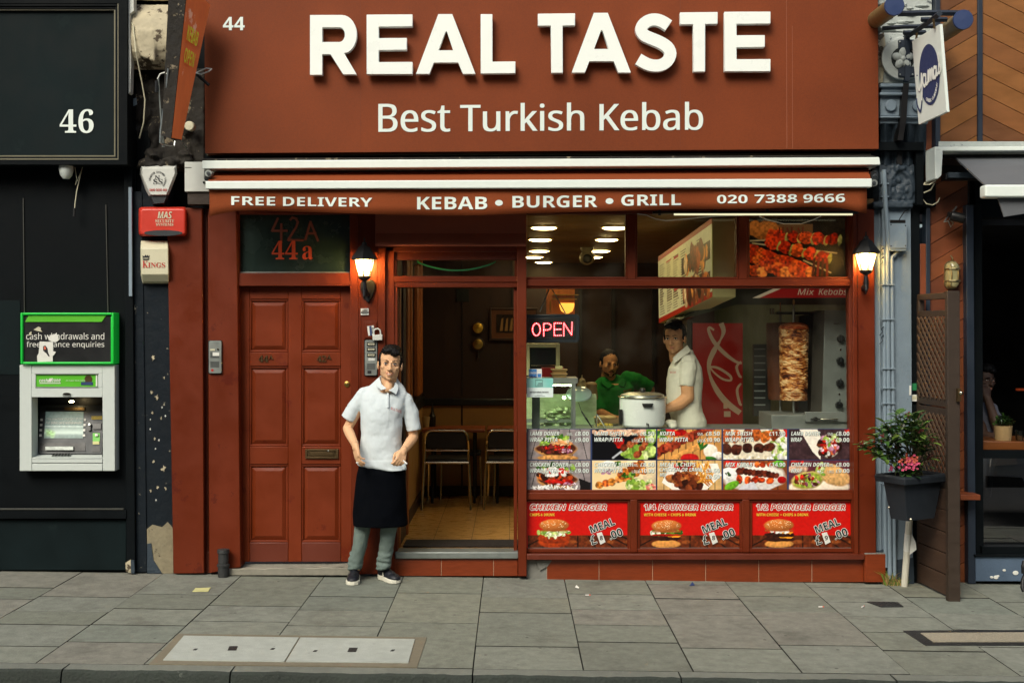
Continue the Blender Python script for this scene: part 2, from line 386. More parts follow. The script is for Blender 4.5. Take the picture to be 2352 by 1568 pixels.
mat('awning_fabric', '844224', .85, var=.2, vs=120, bump=.08, bs=400, spec=.1)
mat('shutter_brown', '8c4a36', .5, var=.12, vs=5, spec=.3)
mat('grey_canvas', '5d6064', .9, var=.12, vs=9, bump=.1, bs=400)
mat('cedar', '8a4f20', .5, var=.34, vs=5, bump=.06, bs=30)
mat('cedar_dark', '7a3b1a', .5, var=.3, vs=6, bump=.08, bs=30)
mat('navy_strip', '1d2836', .5, var=.15)
mat('gate_brown', '33261b', .6, var=.2, vs=6, stretch=(1, 1, 4), bump=.25, bs=60)
mat('white_pipe', 'd2cfbf', .5, var=.1, vs=8, col2='a2906c', thr=.66, cs=5)
mat('planter_grey', '23282e', .6, spec=.25, var=.12, vs=20, bump=.1, bs=200)
mat('soil', '17110c', .95, bump=.6, bs=60)
mat('leaf', '3c5e26', .4, var=.4, vs=18); mat('leaf_light', '6e8a3a', .4, var=.35, vs=18); mat('leaf_deep', '203c1c', .4, var=.3, vs=18)
mat('stem', '4b4a2a', .6); mat('pink_petal', 'd8527a', .6, var=.25, vs=60); mat('coral_petal', 'd4644c', .6, var=.2, vs=60); mat('bud_red', '5f1f1c', .6, var=.2)
mat('manhole_iron', '3c3d3d', .5, .5, var=.3, vs=40, bump=.6, bs=120)
mat('cover_concrete', 'a8ada5', .85, var=.2, vs=16, bump=.3, bs=120, col2='6d7470', thr=.66, cs=22)
mat('sand_mortar', '77705e', .95, var=.2, vs=20, bump=.5, bs=60)
mat('gravel_infill', '9a927f', .95, var=.35, vs=90, bump=.8, bs=150)
mat('weed', '5a6a30', .7, var=.3); mat('yellow_card', 'c9c68a', .6)
mat('wall_brown', '2e1a10', .55, var=.3, vs=4, stretch=(3, 3, .6)); mat('wall_tan', '96703c', .6, var=.15, vs=6)
mat('rail_black', '0d0b0a', .4); mat('jamb_wood', '94521f', .4, var=.4, vs=6, stretch=(6, 6, .5))
mat('floor_wood', 'a47a40', .28, var=.22, vs=9, stretch=(1, 5, 1), bump=.02)
mat('floor_joint', '3a2a18', .6); mat('doormat', '1e150e', .95, bump=.8, bs=300)
mat('ceiling_brown', '8a6c44', .55, var=.12, vs=5)
mat('kitchen_wall', '4a5648', .5, var=.2, vs=4)
mat('lamp_disc', 'ffe2a4', .5, emit=28, var=0); mat('lamp_ring', 'b8a070', .3, var=.05)
mat('lantern_glow', 'ffdf9a', .5, emit=5, var=0); mat('lantern_bulb', 'ffcc7a', .5, emit=180, var=0)
mat('tube_glow', 'f2ecc0', .5, emit=.7, var=0); mat('sconce_glow', 'ffb347', .5, emit=1.1, var=0); mat('counter_glow', 'e8ffcc', .5, emit=30, var=0)
mat('led_red', 'ff1426', .5, emit=3.0, var=0); mat('led_core', 'ffb0b0', .5, emit=3.5, var=0); mat('led_dim', '8a9096', .5)
mat('led_case', '1c2630', .35, var=.15, vs=9)
mat('table_wood', '7a3a1c', .35, var=.2, vs=9, stretch=(1, 6, 6)); mat('chair_back', '0c0d10', .5)
mat('picture_dark', '241a10', .3, var=.4, vs=14); mat('picture_mount', '6a3f20', .5)
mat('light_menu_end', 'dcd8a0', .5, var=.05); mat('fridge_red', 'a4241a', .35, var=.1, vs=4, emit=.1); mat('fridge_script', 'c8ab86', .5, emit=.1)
mat('pot_white', 'eef3f3', .25, var=.03); mat('takeaway_box', 'a98a56', .6, var=.1); mat('tape_red', '9a1a14', .4)
mat('sauce_bottle', 'a58e62', .45, var=.1); mat('clear_plastic', '8a8a66', .3); mat('food_yellow', 'a8912e', .6, var=.4, vs=60)
mat('grill_grey', '848a88', .45, .5, var=.2, vs=9); mat('grill_dark', '202624', .5, .3, var=.3, vs=6); mat('meat_brown', '5a2f18', .55, var=.35, vs=30, bump=.4, bs=60)
mat('red_sign', 'a81c18', .4, var=.05, emit=.12); mat('cream_script', 'd8caa8', .5, emit=.15)
mat('basket', '9b8157', .8, var=.3, vs=30, stretch=(1, 1, 12), bump=.5, bs=60); mat('table_oak', '6a3c18', .35, var=.25, vs=7, stretch=(1, 5, 5))
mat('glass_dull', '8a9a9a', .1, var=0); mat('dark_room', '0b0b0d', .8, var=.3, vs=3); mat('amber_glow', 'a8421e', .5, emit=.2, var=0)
mat('brick_far', '8a6a55', .9, var=.25, vs=3, bump=.2); mat('window_far', '2b343b', .15, var=.3, vs=2)
mat('silver_paint', 'c0c8cc', .3, .1, var=.05); mat('tyre_black', '121212', .8)
mat_print('print', .35, var=.04); mat_print('print_lit', .4, emit=.22); mat_print('flag_stone', .85, spots=1, var=.24, vs=14, bump=.45, bs=90); mat_print('meat_print', .45, var=.25, vs=60, bump=.5, bs=70)
mat_glass('glass', (.93, .95, .9), gain=1.5, dirt=.04); mat_glass('glass_dirty', (.8, .78, .62), gain=.9, dirt=.12); mat_glass('glass_dark', (.35, .38, .4), gain=6)
mat_glass('clear_glass', (.9, .95, .9), gain=1.5)
_m, _n, _L, _b = nodes('lamp_glass'); _n.remove(_b)
_tl = _n.new('ShaderNodeBsdfTranslucent'); _tl.inputs[0].default_value = (.95, .86, .62, 1); _tr = _n.new('ShaderNodeBsdfTransparent'); _tr.inputs[0].default_value = (1, .95, .8, 1)
_mx = _n.new('ShaderNodeMixShader'); _mx.inputs[0].default_value = .45; _L.new(_tr.outputs[0], _mx.inputs[1]); _L.new(_tl.outputs[0], _mx.inputs[2]); _L.new(_mx.outputs[0], _n['Material Output'].inputs['Surface']); M['lamp_glass'] = _m
# skin, hair and clothes
mat('skin', 'dcae86', .6, var=.14, vs=40, spec=.3); mat('skin_inside', 'cc986e', .6, var=.14, vs=40, spec=.3); mat('hair', '0a090a', .55, spec=.2, var=.3, vs=60, stretch=(1, 1, .3), bump=.5, bs=160)
mat('shirt_white', 'ccd6da', .9, var=.05, vs=30, bump=.8, bs=13, stretch=(1, 1, .6), spec=.1); mat('shirt_cream', 'd4d3c4', .9, var=.06, vs=30, bump=.8, bs=13, spec=.1)
mat('shirt_green', '248038', .85, var=.15, vs=20, bump=.7, bs=14, spec=.1); mat('apron_black', '06080d', .95, var=.15, vs=12, bump=.5, bs=10, spec=.05)
mat('apron_side', '2a3036', .9, var=.15, vs=12); mat('denim', '66756f', .85, var=.22, vs=14, stretch=(1, 1, .4), bump=.3, bs=160)
mat('shoe_navy', '14161f', .5, var=.2, vs=30); mat('shoe_sole', 'd6d3c2', .6, var=.1, vs=40); mat('eye_white', 'd8d2c8', .3, var=0); mat('iris', '1c110b', .2, var=0)
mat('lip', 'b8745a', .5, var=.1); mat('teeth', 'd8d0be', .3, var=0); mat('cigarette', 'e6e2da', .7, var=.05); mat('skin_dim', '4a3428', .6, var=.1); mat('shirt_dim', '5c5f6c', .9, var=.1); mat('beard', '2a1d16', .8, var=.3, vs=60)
# ================================================================ the ground
def ground_sheet(name, x0, x1, y0, y1, dz, m, nx=1):
    t = single(name, kind='structure', label=None, cat=None, m=m)
    for i in range(nx):
        a, b = x0+(x1-x0)*i/nx, x0+(x1-x0)*(i+1)/nx
        t.b.sheet([(a, y0, gz(a)+dz), (b, y0, gz(b)+dz), (b, y1, gz(b)+dz), (a, y1, gz(a)+dz)], m)
    return t.done()
KB, KF = -2.43, -2.555                                   # kerb back and front
ground_sheet('road', -60, 60, -60, KF-.004, -.14, 'asphalt')
ground_sheet('ground', -9, 9, KB, 1.2, -.03, 'dirt')
def u2g(px, py): return G(px/1.6327, py/1.6327)
def depth_of(x, py):                                     # joint across a column: its distance, from the picture line
    d = 1.86/((py/1.6327-CV)/F); return G(CU+x*F/d, py/1.6327).y
cols = [-5.06, -4.45, -3.83, -3.225, -2.61, -2.02, -1.403, -.812, -.214, .392, .995, 1.592, 2.185, 2.79, 3.39, 4.0, 4.6, 5.2]
rows = {3: [2236, 2291, 2340, 2420], 4: [2228, 2282, 2342, 2406], 5: [2270, 2328, 2392, 2440], 6: [2235, 2287, 2346], 7: [2223, 2334], 8: [2238, 2296, 2422],
        9: [2226, 2285, 2343, 2407], 10: [2191, 2244, 2304, 2430], 11: [2234, 2292, 2420], 12: [2201, 2256, 2312, 2371, 2440], 13: [2240, 2300, 2362, 2427], 14: [2258, 2316, 2428], 15: [2280, 2350, 2440]}
t = single('pavement', None, None, 'flag_stone', kind='structure')
tones = ['7b7e73', '76796d', '7e8176', '73766b', '797b6e', '7c7b71', '757a70', '7c7f75']
def flag(mb, x0, x1, y0, y1, j=.010):
    c = lin(tones[random.randrange(len(tones))]); kk = random.uniform(.93, 1.05); c = tuple(k*kk for k in c)
    q = random.uniform(-.002, .002); e = .0015; jx = random.uniform(.0015, .0045)
    def pt(x, y, dz): return (x, y, gz(x)+dz+q)
    x0 += jx; x1 -= jx; y0 += j; y1 -= j
    top = [pt(x0+e, y0+e, 0), pt(x1-e, y0+e, 0), pt(x1-e, y1-e, 0), pt(x0+e, y1-e, 0)]
    mid = [pt(x0, y0, -e), pt(x1, y0, -e), pt(x1, y1, -e), pt(x0, y1, -e)]; bot = [pt(x0, y0, -.03), pt(x1, y0, -.03), pt(x1, y1, -.03), pt(x0, y1, -.03)]
    n = 4; fs = [(0, 1, 2, 3)]+[(i, n+i, n+(i+1) % n, (i+1) % n) for i in range(4)]+[(n+i, 2*n+i, 2*n+(i+1) % n, n+(i+1) % n) for i in range(4)]
    dk = (.022, .021, .018); mb.add(top+mid+bot, fs, 'flag_stone', col=[c]+[c]*4+[dk]*4)
for i in range(len(cols)-1):
    xm = (cols[i]+cols[i+1])/2
    ys = [depth_of(xm, p) for p in rows[i]] if i in rows else [-.35-.1*(i % 3), -.9-.1*(i % 2), -1.5, -2.0]
    ys = [.25]+sorted(ys, reverse=True)+[KB+.004]
    for a, b in zip(ys[:-1], ys[1:]): flag(t.b, cols[i], cols[i+1], b, a)
for i in range(-6, 8): flag(t.b, i*.6, (i+1)*.6, .25, 1.2)
t.done()
# kerb stones with worn, uneven edges
t = single('kerb', None, None, 'kerb_stone', kind='structure')
kx = [-6, -4.8, -3.6] + [-2.42, -1.515, -.213, .91, 2.07] + [3.3, 4.5, 6]
for a, b in zip(kx[:-1], kx[1:]):
    n = 26; prev = None; ph = random.random()*9
    prof = []
    for i in range(n+1):
        x = a+.004+(b-a-.008)*i/n; jz = .004*math.sin(x*9+ph)+random.uniform(-.003, .002); jy = random.uniform(-.008, .006)
        prof.append([(x, KB, gz(x)), (x, KF+.02+jy, gz(x)+jz*.5), (x, KF+.005+jy*.6, gz(x)-.012+jz), (x, KF-.008+jy*.7, gz(x)-.05), (x, KF-.012, gz(x)-.16), (x, KB, gz(x)-.16)])
    n_ = len(prof); vs = [p for r in prof for p in r]; fs = []; fm = []
    for i in range(n_-1):
        for j in range(6): fs.append((i*6+j, i*6+(j+1) % 6, (i+1)*6+(j+1) % 6, (i+1)*6+j)); fm.append(j)
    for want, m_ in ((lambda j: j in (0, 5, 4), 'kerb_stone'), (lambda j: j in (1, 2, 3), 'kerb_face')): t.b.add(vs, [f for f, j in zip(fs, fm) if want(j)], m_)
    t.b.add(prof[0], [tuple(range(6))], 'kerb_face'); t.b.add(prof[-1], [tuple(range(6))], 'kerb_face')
t.done()
# ---------------------------------------------------------------- covers set in the pavement
def gpoly(mb, pts, h, m, up=.0):
    p = [u2g(*q)+Vector((0, 0, up)) for q in pts]; mb.prism(p, (0, 0, -h), m)
t = Thing('manhole_cover', 'pale double concrete cover in a sandy mortar surround near the kerb', 'manhole cover')
b = t.part('surround', 'sand_mortar'); gpoly(b, [(559, 2491), (669, 2378), (1601, 2391), (1564, 2502)], .02, 'sand_mortar', .006)
for q in ([(612, 2479), (690, 2388), (1121, 2395), (1066, 2485)], [(1073, 2485), (1127, 2395), (1556, 2401), (1531, 2489)]):
    b = t.part('cover_plate', 'cover_concrete'); gpoly(b, q, .02, 'cover_concrete', .011)
    cx = sum(p[0] for p in q)/4; cy = sum(p[1] for p in q)/4
    for dx, dy, s in ((0, 0, 16), (-140, 4, 6), (150, 2, 6)): k = t.part('lifting_socket', 'manhole_iron', parent=b); gpoly(k, [(cx+dx-s-3, cy+dy+s*.5), (cx+dx-s+4, cy+dy-s*.5), (cx+dx+s+4, cy+dy-s*.5), (cx+dx+s-3, cy+dy+s*.5)], .008, 'manhole_iron', .0125)
t.done()
t = Thing('manhole_cover', 'long gravel filled cover in a black iron frame at the right of the pavement', 'manhole cover')
b = t.part('frame', 'manhole_iron'); gpoly(b, [(3471, 2421), (3386, 2366), (4100, 2362), (4230, 2419)], .02, 'manhole_iron', .006)
b = t.part('infill', 'gravel_infill'); gpoly(b, [(3500, 2410), (3452, 2377), (4080, 2373), (4180, 2409)], .02, 'gravel_infill', .010); t.done()
t = single('drain_cover', 'small square iron cover in front of the white pipe', 'drain cover', 'manhole_iron')
gpoly(t.b, [(3304, 2276), (3251, 2257), (3366, 2258), (3388, 2275)], .02, 'manhole_iron', .006)
for i in range(5):
    f = .15+i*.175; gpoly(t.b, [(3304+84*f, 2273), (3262+100*f, 2260), (3266+100*f, 2260), (3309+84*f, 2273)], .006, 'manhole_iron', .0085)
t.done()
# ---------------------------------------------------------------- litter
def butt(px, py, a, lab, m='cigarette'):
    t = single('cigarette_butt', lab, 'cigarette butt', m, 'cigarette butts on the pavement'); p = u2g(px, py)+Vector((0, 0, .008)); d = Vector((math.cos(a), math.sin(a), 0))
    t.b.tube([p-d*.017, p+d*.009], .004, 'cigarette'); t.b.tube([p+d*.009, p+d*.02], .0042, 'coral_petal'); t.done()
butt(2204, 2234, .1, 'cigarette butt lying nearest the grey cement patch under the first burger poster')
butt(3079, 2278, 0, 'cigarette butt lying left of the small iron drain cover')
butt(1675, 2153, .2, 'cigarette butt against the red post foot between the two doors')
butt(905, 2152, .5, 'cigarette butt beside the worn stone step')
butt(3236, 2277, .9, 'short cigarette end touching the left side of the iron drain cover')
t = single('card', 'creased yellow card lying flat below the red pilaster', 'card', 'yellow_card')
p = [u2g(*q)+Vector((0, 0, .006)) for q in ((722, 2219), (733, 2206), (751, 2206), (790, 2204), (781, 2218))]; t.b.prism(p, (0, 0, -.004), 'yellow_card'); t.done()
t = single('scrap', 'blue plastic scrap lying under the middle burger poster', 'litter', 'navy_ink')
t.b.prism([u2g(2585, 2197)+Vector((0, 0, .004)), u2g(2604, 2196)+Vector((0, 0, .004)), u2g(2595, 2192)+Vector((0, 0, .02))], (.004, .01, .002), 'navy_ink'); t.done()
t = single('scrap', 'curled white paper scrap lying on a flag below the first burger poster', 'litter', 'sticker_white')
t.b.prism([u2g(2156, 2203)+Vector((0, 0, .004)), u2g(2170, 2207)+Vector((0, 0, .004)), u2g(2160, 2201)+Vector((0, 0, .012))], (.004, .01, .004), 'sticker_white'); t.done()
# ================================================================ unseen terrace added across the street to block low sky, also reflected in glass
t = Thing('terrace', 'plain brick terrace added unseen across the street, blocking low sky light', 'building')
b = t.part('wall', 'brick_far'); b.box(-30, 30, -23, -21, -.2, 12)
for i in range(-12, 13):
    for z in (.6, 3.6, 6.4, 9.3): t.part('window', 'window_far').box(i*2.2-.55, i*2.2+.55, -21, -20.96, z, z+1.9)
t.done()

# ================================================================ the black shop on the left
t = Thing('black_shopfront', 'black painted closed shopfront number 46 with a framed fascia board', 'shopfront')
b = t.part('wall_panel', 'black_paint'); b.rect(-160, 300, 312, 912, 0, .2, 'black_paint').rect(-160, 1052, 312, 1312, 0, .2, 'black_paint').rect(-160, 912, 73, 1052, 0, .2, 'black_paint').rect(236, 912, 312, 1052, 0, .2, 'black_paint').rect(312, 300, 345, 1313, .03, .2, 'black_paint')
b.rect(-160, 690, 46, 860, -.004, 0, 'black_board'); b.bevel(.004)
for q in ([(52, 455), (54, 455), (57, 722), (55, 722)], [(242, 470), (244, 470), (249, 722), (247, 722)]): b = t.part('beading', 'line_dim'); b.poly(q, -.01, 0, 'line_dim')
b = t.part('stall_riser', 'black_paint'); b.rect(-160, 1192, 290, 1309, -.03, 0, 'black_board'); b.bevel(.005)
b = t.part('sill', 'black_paint'); b.rect(-160, 1170, 290, 1191, -.07, 0, 'black_paint').rect(-160, 1167, 284, 1171, -.075, -.05, 'line_dim'); b.bevel(.004)
b = t.part('pier', 'black_paint'); b.poly([(284, 380), (303, 380), (311, 1312), (290, 1312)], -.06, .05, 'black_paint').poly([(303, 440), (326, 440), (338, 1314), (311, 1314)], -.03, .05, 'navy_render'); b.bevel(.005)
b = t.part('trim_strip', 'blue_dark'); b.poly([(295, 430), (302, 430), (303, 680), (296, 680)], -.075, -.05, 'blue_pipe')
b = t.part('trim_strip', 'blue_dark'); b.poly([(300, 1286), (308, 1286), (309, 1316), (301, 1316)], -.075, -.06, 'blue_dark')
b = t.part('foot_stone', 'cream_stone'); b.poly([(288, 1292), (300, 1284), (301, 1315), (289, 1312)], -.07, -.05, 'cream_stone')
b = t.part('fascia_board', 'black_board'); b.rect(-160, 24, 262, 357, -.15, 0, 'black_board')
b = t.part('fascia_frame', 'black_paint'); Y = -.2
b.rect(272, -60, 292, 378, Y, 0, 'black_paint').rect(-160, 367, 272, 378, Y, 0, 'black_paint').rect(-160, -60, 272, 8, Y, 0, 'black_paint')
b.rect(262, 20, 265, 360, -.175, -.1, 'gold_line').rect(265, 14, 270, 364, -.19, -.1, 'black_paint').rect(270, 8, 272, 367, -.197, -.1, 'gold_line')
b.rect(-160, 357, 262, 360, -.175, -.1, 'gold_line').rect(-160, 360, 265, 364, -.19, -.1, 'black_paint').rect(-160, 364, 270, 367, -.197, -.1, 'gold_line')
b.rect(-160, 20, 262, 24, -.175, -.1, 'gold_line').rect(-160, 8, 270, 14, -.195, -.1, 'black_paint').rect(-160, 14, 265, 20, -.185, -.1, 'black_paint')
b = t.part('lettering', 'white_vinyl'); text(b, '46', (137, 251, 215, 306), -.156, 'white_vinyl', 'rb')
t.done()
t = Thing('floodlight', 'small white floodlight with dangling cut cables under the black fascia', 'floodlight')
b = t.part('housing', 'white_box'); b.lathe(P(152, 380, -.12), [(.05, 0), (.052, -.035), (.042, -.075), (.022, -.1)], 'grey_plastic', 14)
b = t.part('cable', 'sticker_white')
b.tube([P(172, 384, -.08), P(176, 410, -.1), P(173, 425, -.09), P(186, 395, -.07), P(191, 380, -.05)], .003, 'cream_plastic', 6)
b.tube([P(186, 395, -.07), P(176, 440, -.08), P(172, 470, -.08), P(171, 490, -.08)], .004, 'cream_plastic', 6)
b.tube([P(171, 478, -.08), P(170, 497, -.08)], .009, 'black_plastic', 6); t.done()
# ---------------------------------------------------------------- cash machine
t = Thing('cash_machine', 'grey cash machine with a green and black header sign set in the black wall', 'cash machine')
b = t.part('cabinet', 'grey_plastic'); Yc = -.1
b.poly([(45, 838), (72, 838), (73, 1081), (45, 1081)], Yc, .02, 'grey_plastic').poly([(235, 838), (263, 838), (264, 1081), (236, 1081)], Yc, .02, 'grey_plastic')
b.rect(72.5, 838, 235, 858, Yc, .02, 'grey_plastic').rect(72.5, 889, 235, 912, Yc, .02, 'grey_plastic').rect(72.5, 858, 82, 889, Yc, .02, 'grey_plastic').rect(225, 858, 235, 889, Yc, .02, 'grey_plastic')
b.rect(73.5, 1064, 235, 1081, Yc, .02, 'grey_plastic')
b.prism([P(73.5, 1051, Yc-.002), P(235, 1051, Yc-.002), P(235, 1062.5, Yc-.002), P(73.5, 1062.5, Yc-.002)], (0, .1, 0), 'grey_plastic')
b.prism([P(73.5, 1051, Yc-.002), P(235, 1051, Yc-.002), P(235, 1040, .06), P(75, 1040, .06)], (0, 0, -.01), 'grey_plastic'); b.bevel(.003)
b = t.part('recess', 'black_plastic'); b.rect(73, 912, 236, 1052, .17, .2, 'black_plastic')
b.sheet([P(73.5, 912, Yc+.01), P(73.5, 1052, Yc+.01), P(73.5, 1052, .17), P(73.5, 912, .17)], 'black_plastic').sheet([P(234.5, 912, Yc+.01), P(234.5, 1052, Yc+.01), P(234.5, 1052, .17), P(234.5, 912, .17)], 'black_plastic')
b.sheet([P(73, 913, Yc+.01), P(235, 913, Yc+.01), P(235, 913, .17), P(73, 913, .17)], 'black_plastic')
b = t.part('console', 'dark_plastic')
def cons(u, v, d=0):                                     # the sloping panel inside the recess
    y = .12-(v-930)/120*.13; return P(u, v, y-d)
def cq(b, u0, v0, u1, v1, d, m, k=0): b.prism([cons(u0+k, v0, d), cons(u1+k, v0, d), cons(u1, v1, d), cons(u0, v1, d)], (0, .012, 0), m)
cq(b, 88, 930, 234, 1042, 0, 'dark_plastic', 3); b.bevel(.002)
k = t.part('screen', 'print_lit', parent=b)
cv = Canvas(1.45, 50, '7d8f8a', 5, .12); cv.put(np.clip((cv.y-.55)*4, 0, 1)*np.clip((.9-cv.y)*9, 0, 1)*.7, 'cfdcd2'); cv.ell(.15, .8, .25, .2, '9fc08a', rag=.5, shade=0, soft=.8)
cv.line(0, .55, 1.45, .56, .02, 'b9c6bf'); cv.mesh(k, lambda a, c: cons(101+4*(1-c)+(90-3*(1-c))*a, 945+61*c, .004), 'print_lit')
for i, (s, v) in enumerate((('This machine charges £1.99', 959), ('for debit card withdrawals', 967))):
    text(k, s, (0, 0, 1, 1), 0, 'sticker_white', 's', fn=lambda x, y, v=v, i=i: cons(106+83*x-(0 if i == 0 else 2*x), v+6-6*y, .007))
k = t.part('key', 'sticker_white', parent=b)
for i in range(4):
    for u in (95-i*.8, 195-i*.8): cq(k, u-2.5, 961+i*12, u+2.5, 966+i*12, .006, 'sticker_white')
k = t.part('cash_slot', 'steel', parent=b); cq(k, 88, 1017, 196, 1024, .002, 'black_plastic'); cq(k, 104, 1025, 168, 1033, .02, 'steel_dull'); cq(k, 90, 1024, 196, 1035, .004, 'black_plastic')
k = t.part('card_slot', 'black_plastic', parent=b); cq(k, 213, 972, 232, 985, .012, 'black_plastic'); cq(k, 201, 973, 208, 988, .02, 'black_plastic'); cq(k, 203, 972, 207, 976, .034, 'steel')
k = t.part('label', 'green_face', parent=b); cq(k, 213, 994, 229, 1013, .006, 'green_face'); cq(k, 218, 996, 224, 1001, .02, 'sticker_white'); cq(k, 213, 1013, 228, 1020, .006, 'yellow_card')
k = t.part('label', 'food_yellow', parent=b); cq(k, 210, 955, 234, 963, .006, 'food_yellow'); k = t.part('panel_strip', 'bronze', parent=b); cq(k, 105, 935, 195, 942, .004, 'black_plastic'); cq(k, 148, 935, 194, 942, .012, 'bronze'); k = t.part('receipt_slot', 'black_plastic', parent=b); cq(k, 212, 1026, 230, 1037, .004, 'black_plastic')
k = t.part('keypad', 'steel_dull'); k.prism([P(118, 1049, -.075), P(160, 1049, -.075), P(164, 1043, -.0), P(123, 1043, -.0)], (0, 0, .006), 'steel_dull')
for i in range(6): k.prism([P(120+i*7, 1048, -.07), P(122.5+i*7, 1048, -.07), P(126+i*6.8, 1043.5, -.005), P(124+i*6.8, 1043.5, -.005)], (0, 0, .012), 'black_plastic')
k = t.part('badge', 'steel_dull'); k.disc(153, 907, 9.5, Yc-.008, Yc, 'steel_dull', ry=5.5).disc(153, 904, 8.5, Yc-.013, Yc-.006, 'chrome', ry=2.6)
k = t.part('downlight', 'white_box'); k.disc(164, 922, 5.5, .02, .03, 'lamp_disc', ry=2.2)
b = t.part('header_strip', 'green_face'); b.rect(83, 859, 224, 889, Yc+.008, .0, 'green_face').rect(81.5, 857.5, 225.5, 859.5, Yc-.004, Yc+.02, 'steel_dull').rect(81.5, 888, 225.5, 890, Yc-.004, Yc+.02, 'steel_dull')
b.rect(220, 861, 223.5, 887, Yc+.004, Yc+.008, 'sticker_white')
text(b, 'cash', (90, 869, 110, 877), Yc+.004, 'sticker_white', 'sbi'); text(b, 'zone', (119, 870, 139, 877), Yc+.004, 'sticker_white', 'sbi')
b.poly([(113, 869), (121, 868), (117, 877), (109, 877)], Yc+.004, Yc+.008, 'sticker_white'); b.rect(91, 879, 139, 880.6, Yc+.005, Yc+.008, 'sticker_white')
text(b, 'All major bank cards', (151, 872, 196, 876), Yc+.004, 'sticker_white', 's'); b.rect(186, 877, 213, 884, Yc+.004, Yc+.008, 'navy_ink').disc(203, 871, 9, Yc+.006, Yc+.008, 'bronze', ry=10)
b = t.part('header_sign', 'black_plastic'); Yh = -.13
b.rect(49, 724, 256, 832, Yh+.02, 0, 'black_plastic')
k = t.part('border', 'green_plastic', parent=b); k.frame(46.5, 718, 261, 836, 5, Yh, .0, 'green_plastic'); k.rect(254, 726, 258, 832, Yh+.012, Yh+.03, 'green_plastic'); k.bevel(.006, 3)
k = t.part('lettering', 'sticker_white', parent=b); k.poly([(66, 724), (244, 724), (233, 739), (57, 739)], Yh+.014, Yh+.02, 'green_face')
text(k, 'cash withdrawals and', (60, 764, 239.5, 779.5), Yh+.015, 'sticker_white', 's')
text(k, 'free balance enquiries', (61, 784, 239.5, 800.5), Yh+.015, 'sticker_white', 's')
k = t.part('sticker', 'sticker_white', parent=b); Ys = Yh+.01
k.poly([(108, 769), (113, 774), (119, 767), (122, 771), (127, 766), (133, 770), (135, 781), (128, 786), (118, 784), (112, 781)], Ys, Ys+.006, 'sticker_white')
k.poly([(91, 784), (122, 785), (122, 806), (128, 808), (124, 815), (121, 818), (121, 830), (86, 831), (85, 818), (89, 810)], Ys+.001, Ys+.007, 'sticker_white')
k.poly([(77, 757), (88, 750), (94, 753), (93, 757), (97, 762), (86, 760)], Ys+.001, Ys+.007, 'cream_plastic').poly([(67, 764), (72, 761), (72, 768), (67, 770)], Ys+.001, Ys+.007, 'cream_plastic')
k.poly([(99, 795), (104, 793), (109, 800), (110, 808), (114, 818), (111, 818), (106, 811), (99, 805)], Ys-.001, Ys+.001, 'ink').poly([(101, 796), (104, 795), (106, 802), (101, 803)], Ys-.002, Ys, 'coral_petal')
t.done()
# ================================================================ the old stone pilaster between the shops
t = Thing('stone_pilaster', 'decayed stone pilaster with peeling dark paint and a cream scroll top', 'pilaster')
b = t.part('shaft', 'navy_render')
b.poly([(324, 380), (386, 380), (397, 1215), (337, 1215)], -.02, .2, 'navy_render')
b = t.part('base', 'base_plaster'); b.poly([(337, 1215), (350, 1204), (372, 1210), (385, 1198), (397, 1212), (398, 1316), (338, 1316)], -.024, .2, 'base_plaster')
b.poly([(338, 1248), (347, 1247), (352, 1285), (372, 1316), (338, 1316)], -.03, -.02, 'blue_dark')
for (u, v, r) in ((352, 822, 9), (377, 867, 5), (348, 900, 7), (360, 912, 10), (375, 1077, 12), (352, 1060, 6), (370, 960, 5), (350, 947, 6), (372, 935, 4), (355, 1007, 5), (345, 985, 4), (357, 1030, 3), (346, 1127, 6), (362, 1118, 6), (380, 1120, 7), (358, 1148, 4), (345, 963, 3), (380, 955, 4), (365, 1010, 4)):
    k = random.Random(u+v); b = t.part('peeling_patch', 'cream_stone'); b.poly([(u+r*.5*k.uniform(.15, 1.2)*math.cos(a*.3927), v+r*.6*k.uniform(.2, 1.4)*math.sin(a*.3927)) for a in range(16)], -.0245-r*.0001, -.019, 'cream_stone' if r > 4 else 'sticker_white')
b = t.part('corbel', 'decayed_stone')
b.poly([(300, 155), (470, 155), (470, 392), (300, 392)], .06, .25, 'decayed_stone')
rk = random.Random(4)
for i in range(34):
    u, v = rk.uniform(312, 440), rk.uniform(185, 375); r = rk.uniform(.03, .06)
    b.ell(P(u, v, .06), (r*.8, rk.uniform(.02, .06), r*1.5), 'decayed_stone', n=8, k=6)
for i in range(26):
    u, v = rk.uniform(318, 440), rk.uniform(352, 386); b.ell(P(u, v, .0), (rk.uniform(.02, .05), rk.uniform(.04, .09), rk.uniform(.015, .035)), 'decayed_stone', n=8, k=6)
b.organic(.012, 2, .02, .05)
b = t.part('scroll', 'cream_stone')
b.rings([[P(302+d, v, .02), P(392-d*.2, v, .02), P(392-d*.2, v, .25), P(302+d, v, .25)] for v, d in ((-60, 0), (2, 0))], 'cream_stone', False)
pr = []
for i in range(15):
    a = math.pi*i/14; pr.append((-.04-.14*math.sin(a)**.7, 12+148*i/14))
vs = []
b.rings([[P(301, v, y), P(340, v, y-.01), P(392, v, y), P(392, v, .25), P(301, v, .25)] for y, v in pr], 'cream_stone', True)
b.poly([(313, 66), (348, 68), (356, 110), (355, 142), (320, 128), (312, 90)], -.195, -.15, 'decayed_stone'); b.organic(.01, 2, .012, .06)
b = t.part('lime_patch', 'white_box'); b.poly([(291, -40), (306, -40), (307, 25), (298, 33), (301, 150), (299, 212), (294, 216)], -.17, -.1, 'white_box')
